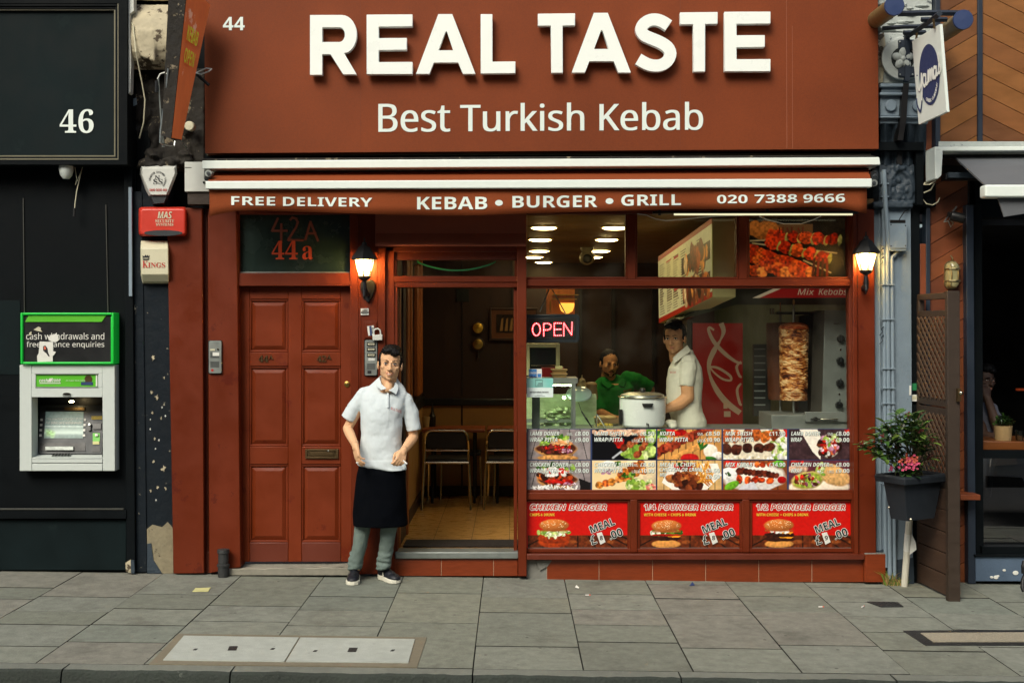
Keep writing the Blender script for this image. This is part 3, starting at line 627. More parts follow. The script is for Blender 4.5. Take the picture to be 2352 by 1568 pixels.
b = t.part('cable', 'cream_plastic'); b.tube([P(298, 42, -.1), P(306, 60, -.18), P(312, 120, -.22), P(326, 190, -.12), P(333, 230, -.1), P(330, 280, -.08), P(320, 318, -.04)], .005, 'cream_plastic', 7)
t.done()
t = single('paper_scrap', 'faded lilac paper stuck on the edge of the stone pilaster', 'paper', 'blue_pipe')
t.b.prism([P(296, 231, -.05), P(312, 225, -.07), P(314, 240, -.07), P(300, 246, -.05)], (.002, .006, 0), 'blue_pipe'); t.done()
t = single('air_vent', 'round pale air vent beside the orange projecting sign', 'air vent', 'cream_plastic')
t.b.lathe(P(439, 292, .0), [(.035, 0), (.036, .05), (.03, .056), (.0, .058)], 'cream_plastic', 20, axis=(0, -1, 0)); t.done()
# leaning projecting sign
t = Thing('projecting_sign', 'faded orange projecting lightbox leaning out of its bracket', 'sign')
A = [P(388, -30, -.62), P(430, -30, -.62), P(393, 318, -.62), P(371, 312, -.62)]
Bk = [P(432, -30, -.4), P(482, 12, -.47), P(416, 322, -.5), P(396, 316, -.4)]
b = t.part('casing', 'black_iron')
dk = [A[0], A[1], A[2], A[3]]
b.prism(dk, None, 'decayed_stone', pts2=[A[0]+Vector((.05, .25, 0)), Bk[1], Bk[2], A[3]+Vector((.04, .2, 0))])
b = t.part('face', 'orange_faded')
off = Vector((.006, -.008, .002)); Fq = [A[1]+off, Bk[1]+off, Bk[2]+off, A[2]+off]
b.sheet(Fq, 'orange_faded')
def sf(x, y, y0, y1, x0=.2, x1=.75, lift=.012):
    yy = y0+(y1-y0)*(1-y); a = Fq[0].lerp(Fq[3], yy); c = Fq[1].lerp(Fq[2], yy); return a.lerp(c, x0+(x1-x0)*x)+off*lift*80
b = t.part('lettering', 'yellow_green')
text(b, 'KEBAB', (0, 0, 1, 1), 0, 'yellow_green', 'sb', fn=lambda x, y: sf(x, y, .24, .34, .2, .75))
text(b, 'OPEN', (0, 0, 1, 1), 0, 'yellow_green', 'sb', fn=lambda x, y: sf(x, y, .39, .49, .2, .77))
b = t.part('bracket', 'steel_dull')
b.tube([P(387, 158, -.63), P(378, 240, -.6), P(369, 300, -.6), P(368, 328, -.6), P(374, 331, -.58), P(400, 336, -.4), P(402, 325, -.38)], .007, 'steel', 7)
b.tube([P(364, 180, -.6), P(368, 240, -.58), P(374, 338, -.56), P(377, 338, -.56), P(372, 250, -.56)], .006, 'steel_dull', 7)
b.tube([P(360, 212, -.6), P(360, 186, -.6)], .013, 'black_iron', 8); b.tube([P(362, 182, -.6), P(368, 170, -.6), P(378, 167, -.6), P(384, 170, -.62)], .005, 'sticker_white', 7)
b = t.part('cable', 'sticker_white')
b.tube([P(448, 168, -.3), P(462, 171, -.34), P(480, 164, -.36), P(486, 159, -.34), P(474, 157, -.3), P(458, 164, -.28), P(450, 168, -.28)], .005, 'sticker_white', 7)
b = t.part('cable', 'black_iron'); b.tube([P(450, 170, -.3), P(466, 184, -.32), P(480, 196, -.32)], .011, 'black_iron', 7); b = t.part('cable', 'steel'); b.tube([P(416, 322, -.45), P(424, 334, -.2), P(430, 343, -.1)], .004, 'steel', 6)
t.done()
# ---------------------------------------------------------------- three alarm boxes
def sit(b, s, box, Y, m, sty='sb', **k): text(b, s, box, Y, m, sty, **k)
t = Thing('alarm_box', 'cream six sided alarm box with a ringed monogram, topmost on the pilaster', 'alarm box', 'alarm boxes on the stone pilaster')
b = t.part('housing', 'white_box'); Y = -.11
b.prism([P(*q, Y) for q in ((328, 386), (400, 386), (402, 398), (386, 439), (382, 448), (346, 448), (342, 439), (326, 400))], None, 'white_box', pts2=[P(*q, -.03) for q in ((322, 380), (406, 380), (407, 400), (391, 441), (385, 452), (343, 452), (336, 441), (321, 400))]); b.bevel(.005, 3)
b = t.part('base_cover', 'dark_plastic'); b.prism([P(*q, Y+.02) for q in ((346, 448), (384, 448), (376, 466), (354, 468))], None, 'dark_plastic', pts2=[P(*q, -.03) for q in ((342, 450), (388, 450), (380, 470), (350, 470))])
b = t.part('lettering', 'navy_ink'); Y -= .004
text(b, 'N', (355, 403, 367, 413), Y, 'ink', 'rb'); text(b, 'SS', (352, 411, 373, 423), Y, 'ink', 'rb'); text(b, '0800 0830 400', (343, 433.5, 383, 439), Y, 'ink_red', 'sb')
s = 'National Security Systems'
for i, c in enumerate(s):
    if c == ' ': continue
    a = math.pi*1.02-i/(len(s)-1)*math.pi*1.28; cu, cv_ = 362+18*math.cos(a), 413-18*math.sin(a); g = -(a-math.pi/2)
    text(b, c, (0, 0, 1, 1), 0, 'ink', 'sb', fn=lambda x, y: P(cu+(x-.5)*2.4*math.cos(g)+(y-.5)*4*math.sin(g), cv_+(x-.5)*2.4*math.sin(g)-(y-.5)*4*math.cos(g), Y))
t.done()
t = Thing('alarm_box', 'red rounded alarm box, the middle one on the pilaster', 'alarm box', 'alarm boxes on the stone pilaster')
b = t.part('housing', 'red_plastic')
def rr(u0, v0, u1, v1, r, n=5): return [(cx+r*math.cos(a), cy+r*math.sin(a)) for cx, cy, a0 in ((u1-r, v0+r, -90), (u1-r, v1-r, 0), (u0+r, v1-r, 90), (u0+r, v0+r, 180)) for a in [R(a0+90*i/n) for i in range(n+1)]]
b.prism([P(*q, -.13) for q in rr(322, 479, 426, 540, 8)], None, 'red_plastic', pts2=[P(*q, -.03) for q in rr(318, 475, 431, 543, 8)]); b.bevel(.012, 3)
b = t.part('strobe', 'black_plastic'); b.disc(375, 535, 44, -.135, -.1, 'dark_plastic', n=28, ry=6.5)
b = t.part('lettering', 'sticker_white')
for s, bx, sty in (('MAS', (362, 486, 395, 502), 'sbi'), ('SECURITY', (357, 504, 400, 511), 'rb'), ('SYSTEMS', (358.5, 512.5, 398, 519), 'rb')): text(b, s, bx, -.134, 'cream_plastic', sty)
t.done()
t = Thing('alarm_box', 'cream chamfered alarm box with a crown, the lowest on the pilaster', 'alarm box', 'alarm boxes on the stone pilaster')
b = t.part('housing', 'cream_plastic')
b.rings([[P(324+d, v, y), P(386+e, v, y), P(389+e, v, -.02), P(322+d, v, -.02)] for v, y, d, e in ((553, -.04, 1, -1), (556, -.07, 1, -1), (571, -.125, 0, 0), (630, -.125, 1, 1), (646, -.08, 4, 1), (651, -.04, 5, 0))], 'cream_plastic', False); b.bevel(.004)
b = t.part('lettering', 'ink_red'); Y = -.129
b.poly([(327, 586), (331, 589), (334, 585), (337, 588.5), (339, 585), (341, 589), (343, 586), (342, 597), (328, 597)], Y, Y+.003, 'ink'); b.rect(328.5, 592.5, 341, 594, Y-.001, Y+.001, 'cream_plastic')
text(b, 'K', (327, 599, 340, 614.5), Y, 'ink_red', 'rb'); text(b, 'INGS', (340, 603, 379, 614.5), Y, 'ink_red', 'rb'); t.done()
# ================================================================ the kebab shop: joinery, walls, door
t = Thing('shop_building', 'kebab shop with red painted timber front, open doorway and lit window', 'shop', base=(0, 0, 0)); SHOP = t
b = t.part('wall', 'black_paint')
b.rect(300, -150, 2130, 488, .12, .3, 'black_paint').rect(470, 340, 2018, 366, -.1, .12, 'black_paint').rect(475, 353, 2000, 357, -.11, -.09, 'gold_line')
b.box(-8, 8, .3, .6, 4.9, 11, 'brick_far')
b = t.part('pilaster', 'red_paint')
b.poly([(383, 476), (464, 478), (469, 1316), (398, 1317)], -.07, .1, 'red_paint'); b.poly([(464, 478), (477, 478), (481, 1317), (469, 1316)], -.0, .1, 'red_paint_dull')
b.poly([(477, 478), (543, 480), (553, 1302), (480, 1316)], -.05, .1, 'red_paint'); b.poly([(470, 1266), (497, 1266), (498, 1316), (470, 1316)], -.012, 0, 'red_paint_dull'); b.bevel(.006)
b = t.part('pilaster', 'red_paint')
b.poly([(1968, 480), (2008, 480), (2013, 1273), (1972, 1273)], -.05, .1, 'red_paint'); b.poly([(1958, 480), (1968, 480), (1973, 1273), (1962, 1273)], -.075, .1, 'red_paint'); b.bevel(.006)
b = t.part('door_post', 'red_paint')
b.poly([(803, 480), (868, 480), (868, 1318), (808, 1318)], -.03, .1, 'red_paint'); b.poly([(868, 480), (885, 480), (885, 1318), (868, 1318)], -.045, .1, 'red_paint'); b.poly([(885, 480), (905, 480), (907, 1318), (885, 1318)], -.02, .1, 'red_paint')
for u in (821.5, 826.5): b.poly([(u, 480), (u+2, 480), (u+3, 1318), (u+1, 1318)], -.036, -.02, 'red_paint')
b.bevel(.005)
b = t.part('door_post', 'red_paint'); b.poly([(1187, 565), (1209, 565), (1210, 1323), (1190, 1323)], -.08, .1, 'red_paint'); b.bevel(.005)
b = t.part('transom_rail', 'red_paint')
b.rect(543, 627, 806, 657, -.02, .1, 'red_paint').rect(543, 478, 806, 492, -.02, .1, 'red_paint').poly([(543, 490), (546, 490), (547, 660), (543, 660)], -.04, .1, 'red_paint'); b.bevel(.005)
b = t.part('transom_window', 'frosted_dark'); b.rect(543, 490, 806, 628, .03, .05, 'frosted_dark'); b.rect(546, 624, 803, 626.5, .02, .04, 'steel_dull')
k = t.part('lettering', 'ink_orange', parent=b); text(k, '44', (624, 553, 684, 595.5), .026, 'ink_orange', 'rb'); text(k, 'a', (694, 565, 719, 596), .026, 'ink_orange', 'rb')
for seg in ([(639, 500), (625, 530), (658, 530)], [(646, 513), (646, 556)], [(666, 506), (671, 500), (680, 502), (684, 510), (680, 522), (662, 551), (695, 552)], [(701, 552), (713, 510), (730, 552)], [(706, 536), (724, 536)]):
    for a, c in zip(seg[:-1], seg[1:]):
        d = Vector((c[0]-a[0], c[1]-a[1])).normalized()*2.6; n = Vector((-d.y, d.x))
        k.psheet([(a[0]+n.x, a[1]+n.y), (c[0]+n.x+d.x, c[1]+n.y+d.y), (c[0]-n.x+d.x, c[1]-n.y+d.y), (a[0]-n.x, a[1]-n.y)], .027+.0002*random.random(), 'ink_faded')
# the panelled door to the flats
b = t.part('door', 'door_paint', label='six panelled red door numbered 44A and 42A'); Yd = .055
def stile(u0, v0, u1, v1): b.rect(u0, v0, u1, v1, Yd, Yd+.05, 'door_paint')
stile(546, 658, 573, 1290); stile(783, 658, 808, 1290); stile(662, 658, 693, 1290)
for a, c in ((573, 662), (693, 783)):
    stile(a, 658, c, 687); stile(a, 809, c, 841); stile(a, 1025, c, 1066); b.rect(a, 1245, c, 1290, Yd, Yd+.05, 'red_scuffed')
    for v0, v1 in ((687, 809), (841, 1025), (1066, 1245)):
        b.rect(a-2, v0-2, c+2, v1+2, Yd+.022, Yd+.04, 'door_paint'); b.raised(a+5, v0+6, c-5, v1-6, Yd+.022, Yd+.006, 9, 'door_paint')
        for q, w2 in (((a, v0, c, v0+5), 0), ((a, v1-5, c, v1), 0), ((a, v0+5, a+4.5, v1-5), 0), ((c-4.5, v0+5, c, v1-5), 0)): b.rect(*q, Yd+.008, Yd+.03, 'door_paint')
b.bevel(.005)
k = t.part('lettering', 'bronze', parent=b); text(k, '44', (594, 816, 616, 831), Yd-.008, 'bronze', 'rb', thick=.008); text(k, 'A', (617, 815, 628, 825), Yd-.008, 'bronze', 'rb', thick=.008); k = t.part('lettering', 'bronze', parent=b); text(k, '42', (728, 816, 749, 831), Yd-.008, 'bronze', 'rb', thick=.008); text(k, 'A', (750, 815, 761, 825), Yd-.008, 'bronze', 'rb', thick=.008)
k = t.part('letterbox', 'bronze', parent=b); k.frame(701, 1031, 777, 1053, 5, Yd-.014, Yd, 'bronze'); k.rect(706, 1036, 772, 1048, Yd-.006, Yd, 'bronze').rect(711, 1038, 767, 1046, Yd-.012, Yd-.004, 'bronze').disc(754, 1035, 2, Yd-.018, Yd-.01, 'steel'); k.bevel(.002)
k = t.part('lock', 'brass', parent=b); k.lathe(P(797.5, 882, Yd), [(.023, 0), (.022, .006), (.016, .009), (.0, .01)], 'brass', 18, axis=(0, -1, 0)); k.rect(797, 879.5, 798.2, 884.5, Yd-.012, Yd-.008, 'ink')
b = t.part('doorstep', 'step_stone'); b.prism([P(545, 1291, .1)+Vector((0, 0, 0)), P(808, 1290, .1), P(810, 1319, -.06), P(808, 1300, -.06), P(680, 1303, -.075), P(528, 1305, -.06), P(528, 1318, -.06)], (0, .05, -.03), 'step_stone')
b.rings([[P(u, v0+d, -.07+.006*math.sin(u)), P(u, v0+d+2.5, -.082), P(u, 1320, -.078), P(u, 1320, .1), P(u, v0+d-4, .1)] for u, v0, d in [(527+i*20, 1305-i*.3, 1.2*math.sin(i*2.1)) for i in range(15)]], 'step_stone', False)
# entrance: shutter box, fanlight, jambs, threshold
b = t.part('shutter_box', 'shutter_brown'); b.rect(862, 488, 1209, 562, -.1, .12, 'shutter_brown'); b.rings([[P(862, v, y), P(1209, v, y), P(1209, v, .05), P(862, v, .05)] for v, y in ((536, -.1), (554, -.13), (562, -.14), (566, -.13))], 'shutter_brown', False); b.rect(868, 566, 1208, 578, -.02, .1, 'red_paint_dull'); b.bevel(.004)
b = t.part('fanlight', 'red_paint'); b.rect(905, 574, 1188, 597, .0, .1, 'red_paint_dull').rect(905, 634, 1188, 648, -.02, .1, 'red_paint').rect(905, 649, 1188, 660, -.012, .1, 'red_paint').rect(905, 597, 911, 634, -.01, .1, 'red_paint').rect(1182, 597, 1188, 634, -.01, .1, 'red_paint'); b.bevel(.004)
k = t.part('pane', 'glass_dirty', parent=b); k.qsheet(910, 596, 1183, 636, .05, 'glass_dirty')
k = t.part('painted_arc', 'green_plastic', parent=b); pts = [(958+i*11.3, 599+20*math.sin(math.pi*i/16)**.8) for i in range(17)]
mat('arc_green', '1f7a48', .5, var=.1)
for (a, c), (d, e) in zip(pts[:-1], pts[1:]): k.psheet([(a, c), (d, e), (d, e+4), (a, c+4)], .046, 'arc_green')
b = t.part('door_jamb', 'red_paint'); b.rect(905, 660, 913, 1266, -.01, .1, 'red_paint').rect(1180, 660, 1188, 1266, .02, .1, 'red_paint'); b.bevel(.003)
b = t.part('threshold', 'steel'); b.rect(908, 1267, 1191, 1283, -.045, .12, 'steel_dull'); b.bevel(.008, 3)
b = t.part('riser', 'tile_wood')
for u0, u1 in ((906, 1013), (1014, 1133), (1134, 1189)): b.rect(u0, 1283, u1, 1322, -.02, .1, 'tile_wood')
b.rect(906, 1284, 1189, 1322, -.017, .05, 'grout'); b.bevel(.002)
# the window wall
b = t.part('window_frame', 'red_paint'); Yf = -.035
b.rect(1209, 480, 1958, 492, Yf, .08, 'red_paint_dull').rect(1209, 641, 1958, 657, Yf, .08, 'red_paint').rect(1209, 636, 1958, 641, Yf+.02, .08, 'red_paint').rect(1209, 657, 1958, 662, Yf+.015, .08, 'red_paint')
b.rect(1441, 492, 1460, 641, Yf, .08, 'red_paint').rect(1437, 492, 1464, 636, Yf+.02, .08, 'red_paint').rect(1697, 492, 1716, 641, Yf, .08, 'red_paint').rect(1692, 492, 1721, 636, Yf+.02, .08, 'red_paint')
b.poly([(1953, 492), (1960, 492), (1966, 1268), (1957, 1268)], Yf, .08, 'red_paint'); b.poly([(1949, 492), (1955, 492), (1961, 1268), (1954, 1125)], Yf+.02, .08, 'red_paint')
b.rect(1209, 1131, 1964, 1147, Yf, .08, 'red_paint').rect(1209, 1125, 1958, 1131, Yf+.02, .08, 'red_paint').rect(1209, 1147, 1960, 1152, Yf+.015, .08, 'red_paint')
for u0, u1 in ((1448, 1464), (1705, 1722)): b.rect(u0, 1147, u1, 1268, Yf, .08, 'red_paint').rect(u0-6, 1152, u1+6, 1259, Yf+.02, .08, 'red_paint')
b.rect(1209, 1259, 1962, 1268, Yf+.01, .08, 'red_paint'); b.bevel(.004)
b = t.part('window_sill', 'red_scuffed'); b.prism([P(1210, 1268, .0), P(1985, 1268, .0), P(1985, 1272, -.09), P(1210, 1272, -.09)], None, 'red_scuffed', pts2=[P(1210, 1285, .0), P(1985, 1285, .0), P(1985, 1285, -.09), P(1210, 1285, -.09)]); b.bevel(.004)
for u0, v0, u1, v1 in ((1212, 491, 1438, 637), (1463, 491, 1693, 637), (1720, 491, 1955, 637), (1209, 660, 1956, 1127)):
    b = t.part('window_pane', 'glass'); b.qsheet(u0, v0, u1, v1, .03, 'glass_dirty' if v1 < 640 else 'glass')
b = t.part('plinth', 'tile_wood')
us = [1256, 1376, 1499, 1621, 1743, 1865, 1985]
for a, c in zip(us[:-1], us[1:]): b.prism([P(a+.5, 1285, -.03), P(c-.7, 1285, -.03), P(c-.7, 1336, -.03), P(a+.5, 1336, -.03)], (0, .05, 0), 'tile_wood')
b.rect(1256, 1286, 1985, 1336, -.027, .05, 'grout'); b.rect(1209, 1285, 1257, 1336, -.02, .05, 'cement')
b.poly([(1230, 1286), (1268, 1286), (1258, 1300), (1240, 1310)], -.034, -.02, 'cement')
b.rect(1990, 1272, 2034, 1336, -.075, .1, 'tile_wood').rect(1986, 1272, 1990, 1336, -.072, .1, 'tile_wood'); b.rect(1987, 1270, 2033, 1273, -.073, .1, 'cement'); b.bevel(.002)
t = single('vent_pipe', 'short dark metal pipe standing at the foot of the red pilaster', 'pipe', 'black_iron')
t.b.lathe(Vector((P(513, 1316, -.11).x, -.11, gz(-2.1)-.02)), [(.04, 0), (.04, .1), (.047, .1), (.047, .115), (.038, .12), (.038, .2), (.046, .2), (.044, .225), (.02, .228)], 'manhole_iron', 16); t.done()
# ---------------------------------------------------------------- big fascia sign
t = Thing('fascia_sign', 'large red brown shop fascia with raised white letters', 'sign'); Ys = -.22
b = t.part('board', 'sign_board'); b.poly([(469, -70), (2016, -70), (2018, 342), (471, 352)], Ys, .1, 'sign_board')
k = t.part('seam', 'cream_plastic', parent=b)
mat('seam_line', '97583c', .6)
for pts in ([(1806, -40), (1806.6, -40), (1808, 341), (1807, 341)], [(1819.5, 60), (1820, 60), (1821, 341), (1820.2, 341)]): k.poly(pts, Ys-.001, Ys+.002, 'seam_line')
mat('seam_dark', '6a3014', .7)
for u in (828, 1562): k = t.part('seam', 'seam_dark', parent=b); k.rect(u, -60, u+.7, 345, Ys-.001, Ys+.002, 'seam_dark')
YL = Ys-.075
def letter(fn, bev=True):
    b = t.part('letter', 'white_acrylic'); fn(b); len(b.f) < 40 and bev and b.bevel(.003)
def lp(pts): return lambda b: b.poly(pts, YL, YL+.05, 'white_acrylic')
def E_(u0, v0, u1, v1, s): return lp([(u0, v0), (u1, v0-.5), (u1, v0+s-.5), (u0+s, v0+s), (u0+s, v0+s+26), (u1-13, v0+s+25.5), (u1-13, v0+2*s+25), (u0+s, v0+2*s+26), (u0+s, v1-s), (u1, v1-s-.5), (u1, v1), (u0, v1)])
def A_(u0, v0, u1, v1):
    w_ = u1-u0; return lambda b: (b.poly([(u0+.375*w_, v0), (u0+.61*w_, v0), (u0+.52*w_, v0+40), (u0+.498*w_, v0+40), (u0+.378*w_, v0+83), (u0+.378*w_, v0+83), (u0+.3*w_, v0+111), (u0+.225*w_, v1), (u0, v1)], YL, YL+.05, 'white_acrylic'),
        b.poly([(u0+.52*w_, v0+40), (u0+.61*w_, v0), (u1, v1), (u1-.21*w_, v1), (u1-.29*w_, v0+111), (u0+.3*w_, v0+111), (u0+.378*w_, v0+83), (u1-.375*w_, v0+83)], YL, YL+.05, 'white_acrylic'))
def Rb(b):
    u0, v0, u1, v1, s = 712, 35, 819, 172, 28
    arc = [(785+34.5*math.cos(R(a)), 79.5+44.5*math.sin(R(a))) for a in range(-90, 70, 12)]; inn = [(779+13*math.cos(R(a)), 80+17*math.sin(R(a))) for a in range(-90, 91, 15)]
    b.poly([(u0, v0), (u0+s, v0), (u0+s, v1), (u0, v1)], YL, YL+.05, 'white_acrylic')
    b.poly([(u0+s, v0)]+arc+[(790, 122), (819, 171), (788, 171), (759, 125), (u0+s, 125), (u0+s, 97)]+inn[::-1]+[(u0+s, 63)], YL, YL+.05, 'white_acrylic')
letter(Rb, False); letter(E_(842, 34, 947.5, 171, 28)); letter(lambda b: A_(955.5, 33, 1092, 170)(b), False); letter(lp([(1104, 33), (1131, 33), (1131, 142), (1184, 141.5), (1184, 169), (1104, 169.5)]))
letter(lp([(1235.5, 32), (1321, 31), (1321, 59), (1292.5, 59.5), (1293, 168), (1266, 168), (1265, 59.5), (1235.5, 60)])); letter(lambda b: A_(1313, 30, 1449, 167)(b), False)
def Sb(b):
    cl = [(1536, 59), (1520, 49), (1504, 45), (1489, 48), (1477, 57), (1473, 69), (1480, 81), (1497, 89), (1516, 97), (1533, 108), (1540, 123), (1534, 139), (1520, 149), (1503, 151), (1486, 147), (1466, 136)]
    q = [Vector(p) for p in cl]; f = []
    for i in range(len(q)-1):
        p0, p1, p2, p3 = q[max(i-1, 0)], q[i], q[i+1], q[min(i+2, len(q)-1)]
        for s_ in (0, .33, .66): f.append(.5*((2*p1)+(p2-p0)*s_+(2*p0-5*p1+4*p2-p3)*s_*s_+(3*p1-p0-3*p2+p3)*s_**3))
    f.append(q[-1]); n = len(f); lft, rgt = [], []
    for i, p in enumerate(f):
        d = (f[min(i+1, n-1)]-f[max(i-1, 0)]).normalized(); m_ = Vector((-d.y, d.x))*13.8; lft.append(tuple(p+m_)); rgt.append(tuple(p-m_))
    b.poly(lft+rgt[::-1], YL, YL+.05, 'white_acrylic')
letter(Sb); letter(lp([(1562, 29), (1648.5, 28), (1648.5, 55.5), (1620, 56), (1620, 165), (1592.5, 165.5), (1592, 56.5), (1562, 57)])); letter(E_(1664, 27.5, 1770, 164.5, 28))
for s, a, c in (('Best', 870, 1033), ('Turkish', 1058, 1341), ('Kebab', 1378, 1614)):
    b = t.part('lettering', 'white_vinyl'); dv = -5*(a-870)/744; [text(b, s, (a+q*1.1, 239+dv, c+q*1.1, 304+dv), Ys-.004-.0006*q, 'white_vinyl', 's', dv=-5*(c-a)/744) for q in (-1, 0, 1)]
b = t.part('lettering', 'white_vinyl'); text(b, '44', (512, 39.5, 562, 70), Ys-.004, 'white_vinyl', 'sb'); t.done()
# ---------------------------------------------------------------- awning
t = Thing('awning', 'rolled up red brown awning with white rails and a lettered valance', 'awning')
b = t.part('cassette', 'white_metal'); b.poly([(464, 369), (2020, 361), (2023, 379), (464, 388)], -.36, -.05, 'white_metal'); b.bevel(.006, 3)
b.poly([(466, 364), (2000, 356), (2020, 361), (464, 369)], -.33, -.05, 'decayed_stone')
b = t.part('canopy', 'awning_fabric'); b.sheet([P(492, 396, -.2), P(1995, 388, -.2), P(2000, 411, -.5), P(476, 417, -.5)], 'awning_fabric'); b.sheet([P(492, 388, -.2), P(1995, 380, -.2), P(1995, 388, -.2), P(492, 396, -.2)], 'black_paint')
b = t.part('front_rail', 'white_metal'); b.poly([(472, 416), (2003, 410), (2003, 430), (472, 434)], -.53, -.46, 'white_metal'); b.bevel(.006, 3)
b = t.part('valance', 'awning_fabric')
bot = [(481, 497), (510, 490), (540, 484.5), (588, 483), (700, 487), (838, 491), (925, 493.5), (1013, 495.5), (1100, 494.5), (1176, 491.5), (1360, 486), (1551, 481), (1764, 479), (1851, 475.5), (1900, 476), (1939, 479), (1965, 485), (1991, 491)]
top = lambda u: 434-(u-481)*.0026
YV = lambda u: -.49+.012*math.sin(u*.021)+(.02*((u-1900)/90)**2 if u > 1900 else 0)+(.02*((560-u)/80)**2 if u < 560 else 0)
def bv(u):
    for (a, c), (d, e) in zip(bot[:-1], bot[1:]):
        if a <= u <= d: return c+(e-c)*(u-a)/(d-a)
    return bot[-1][1]
N = 76; uu = [481+1510*i/N for i in range(N+1)]
vs = []; fs = []
for i, u in enumerate(uu):
    for j in range(4): f = j/3; vs.append(P(u, top(u)-3+(bv(u)-top(u)+3)*f, YV(u)*f+(-.49)*(1-f)))
for i in range(N):
    for j in range(3): fs.append((i*4+j, (i+1)*4+j, (i+1)*4+j+1, i*4+j+1))
b.add(vs, fs, 'awning_fabric', True)
b.mods.append(lambda o: setattr(o.modifiers.new('thick', 'SOLIDIFY'), 'thickness', .004))
VAL = b
def vtext(s, a, v0, c, v1, dv, sty='sb'):
    def fn(x, y):
        u = a+(c-a)*x; v = v1-(v1-v0)*y+dv*x; f = (v-top(u)+3)/(bv(u)-top(u)+3)
        return P(u, v, YV(u)*f+(-.49)*(1-f)-.006)
    k = t.part('lettering', 'white_vinyl', parent=VAL); text(k, s, (0, 0, 1, 1), 0, 'white_vinyl', sty, fn=fn)
vtext('FREE', 531, 451, 632, 471, 1.2); vtext('DELIVERY', 650, 452.5, 855, 473, 2); vtext('KEBAB', 958, 452.5, 1119, 481, -.5); vtext('BURGER', 1177, 450, 1372, 477.5, -1.5); vtext('GRILL', 1427, 447.5, 1564, 473, -1.5); vtext('020', 1647, 448, 1717, 467.5, -.8); vtext('7388', 1733, 447, 1831, 466.5, -1); vtext('9666', 1845, 446, 1941, 465.5, -1)
for cu, cv_ in ((1146, 466), (1400, 462)): k = t.part('dot', 'white_vinyl', parent=VAL); k.psheet([(cu+9*math.cos(R(a)), cv_+6.7*math.sin(R(a))) for a in range(0, 360, 20)], -.5, 'white_vinyl')
for u, s in ((478, 1), (2008, -1)):
    b = t.part('arm', 'dark_plastic'); b.tube([P(u-2*s, 392, -.25), P(u-2*s, 410, -.44)], .022, 'dark_plastic', 8); b.rect(u-7, 394, u+5, 412, -.4, -.3, 'black_iron'); b.disc(u, 420 if s < 0 else 398, 8, -.46, -.4, 'steel_dull'); b.disc(u, 420 if s < 0 else 398, 4, -.47, -.45, 'dark_plastic')
t.done()
t = Thing('bracket_board', 'white painted board on a dark wooden block carrying the left end of the awning', 'bracket')
b = t.part('board', 'white_box'); b.poly([(424, 372), (480, 372), (480, 440), (424, 440)], -.14, 0, 'white_box'); b.rect(424, 384, 440, 386, -.142, -.13, 'dirt'); b.disc(468, 419, 2.5, -.15, -.14, 'black_iron'); b.bevel(.004)
b = t.part('block', 'gate_brown'); b.rect(431, 440, 482, 469, -.12, 0, 'gate_brown'); t.done()
t = Thing('tube_light', 'lit fluorescent tube on a thin batten under the awning above the window', 'tube light')
b = t.part('batten', 'black_plastic'); b.rect(1500, 485, 1972, 490, -.22, -.16, 'black_plastic'); [b.rect(u, 480, u+6, 494, -.19, -.17, 'dark_plastic') for u in (1512, 1640, 1760, 1955)]
b = t.part('tube', 'tube_glow'); b.tube([P(1548, 492.5, -.2), P(1958, 492.5, -.2)], .007, 'tube_glow', 10)
b = t.part('cable', 'cream_plastic'); b.tube([P(1463, 491, -.03), P(1485, 494, -.06), P(1506, 503, -.08), P(1530, 507, -.08), P(1580, 502, -.08), P(1640, 497, -.08), P(1710, 494, -.1)], .004, 'sticker_white', 6)
b.tube([P(1744, 497, -.1), P(1764, 505, -.08), P(1800, 514, -.07), P(1840, 514, -.07), P(1870, 504, -.08), P(1886, 496, -.1)], .004, 'sticker_white', 6); t.done()
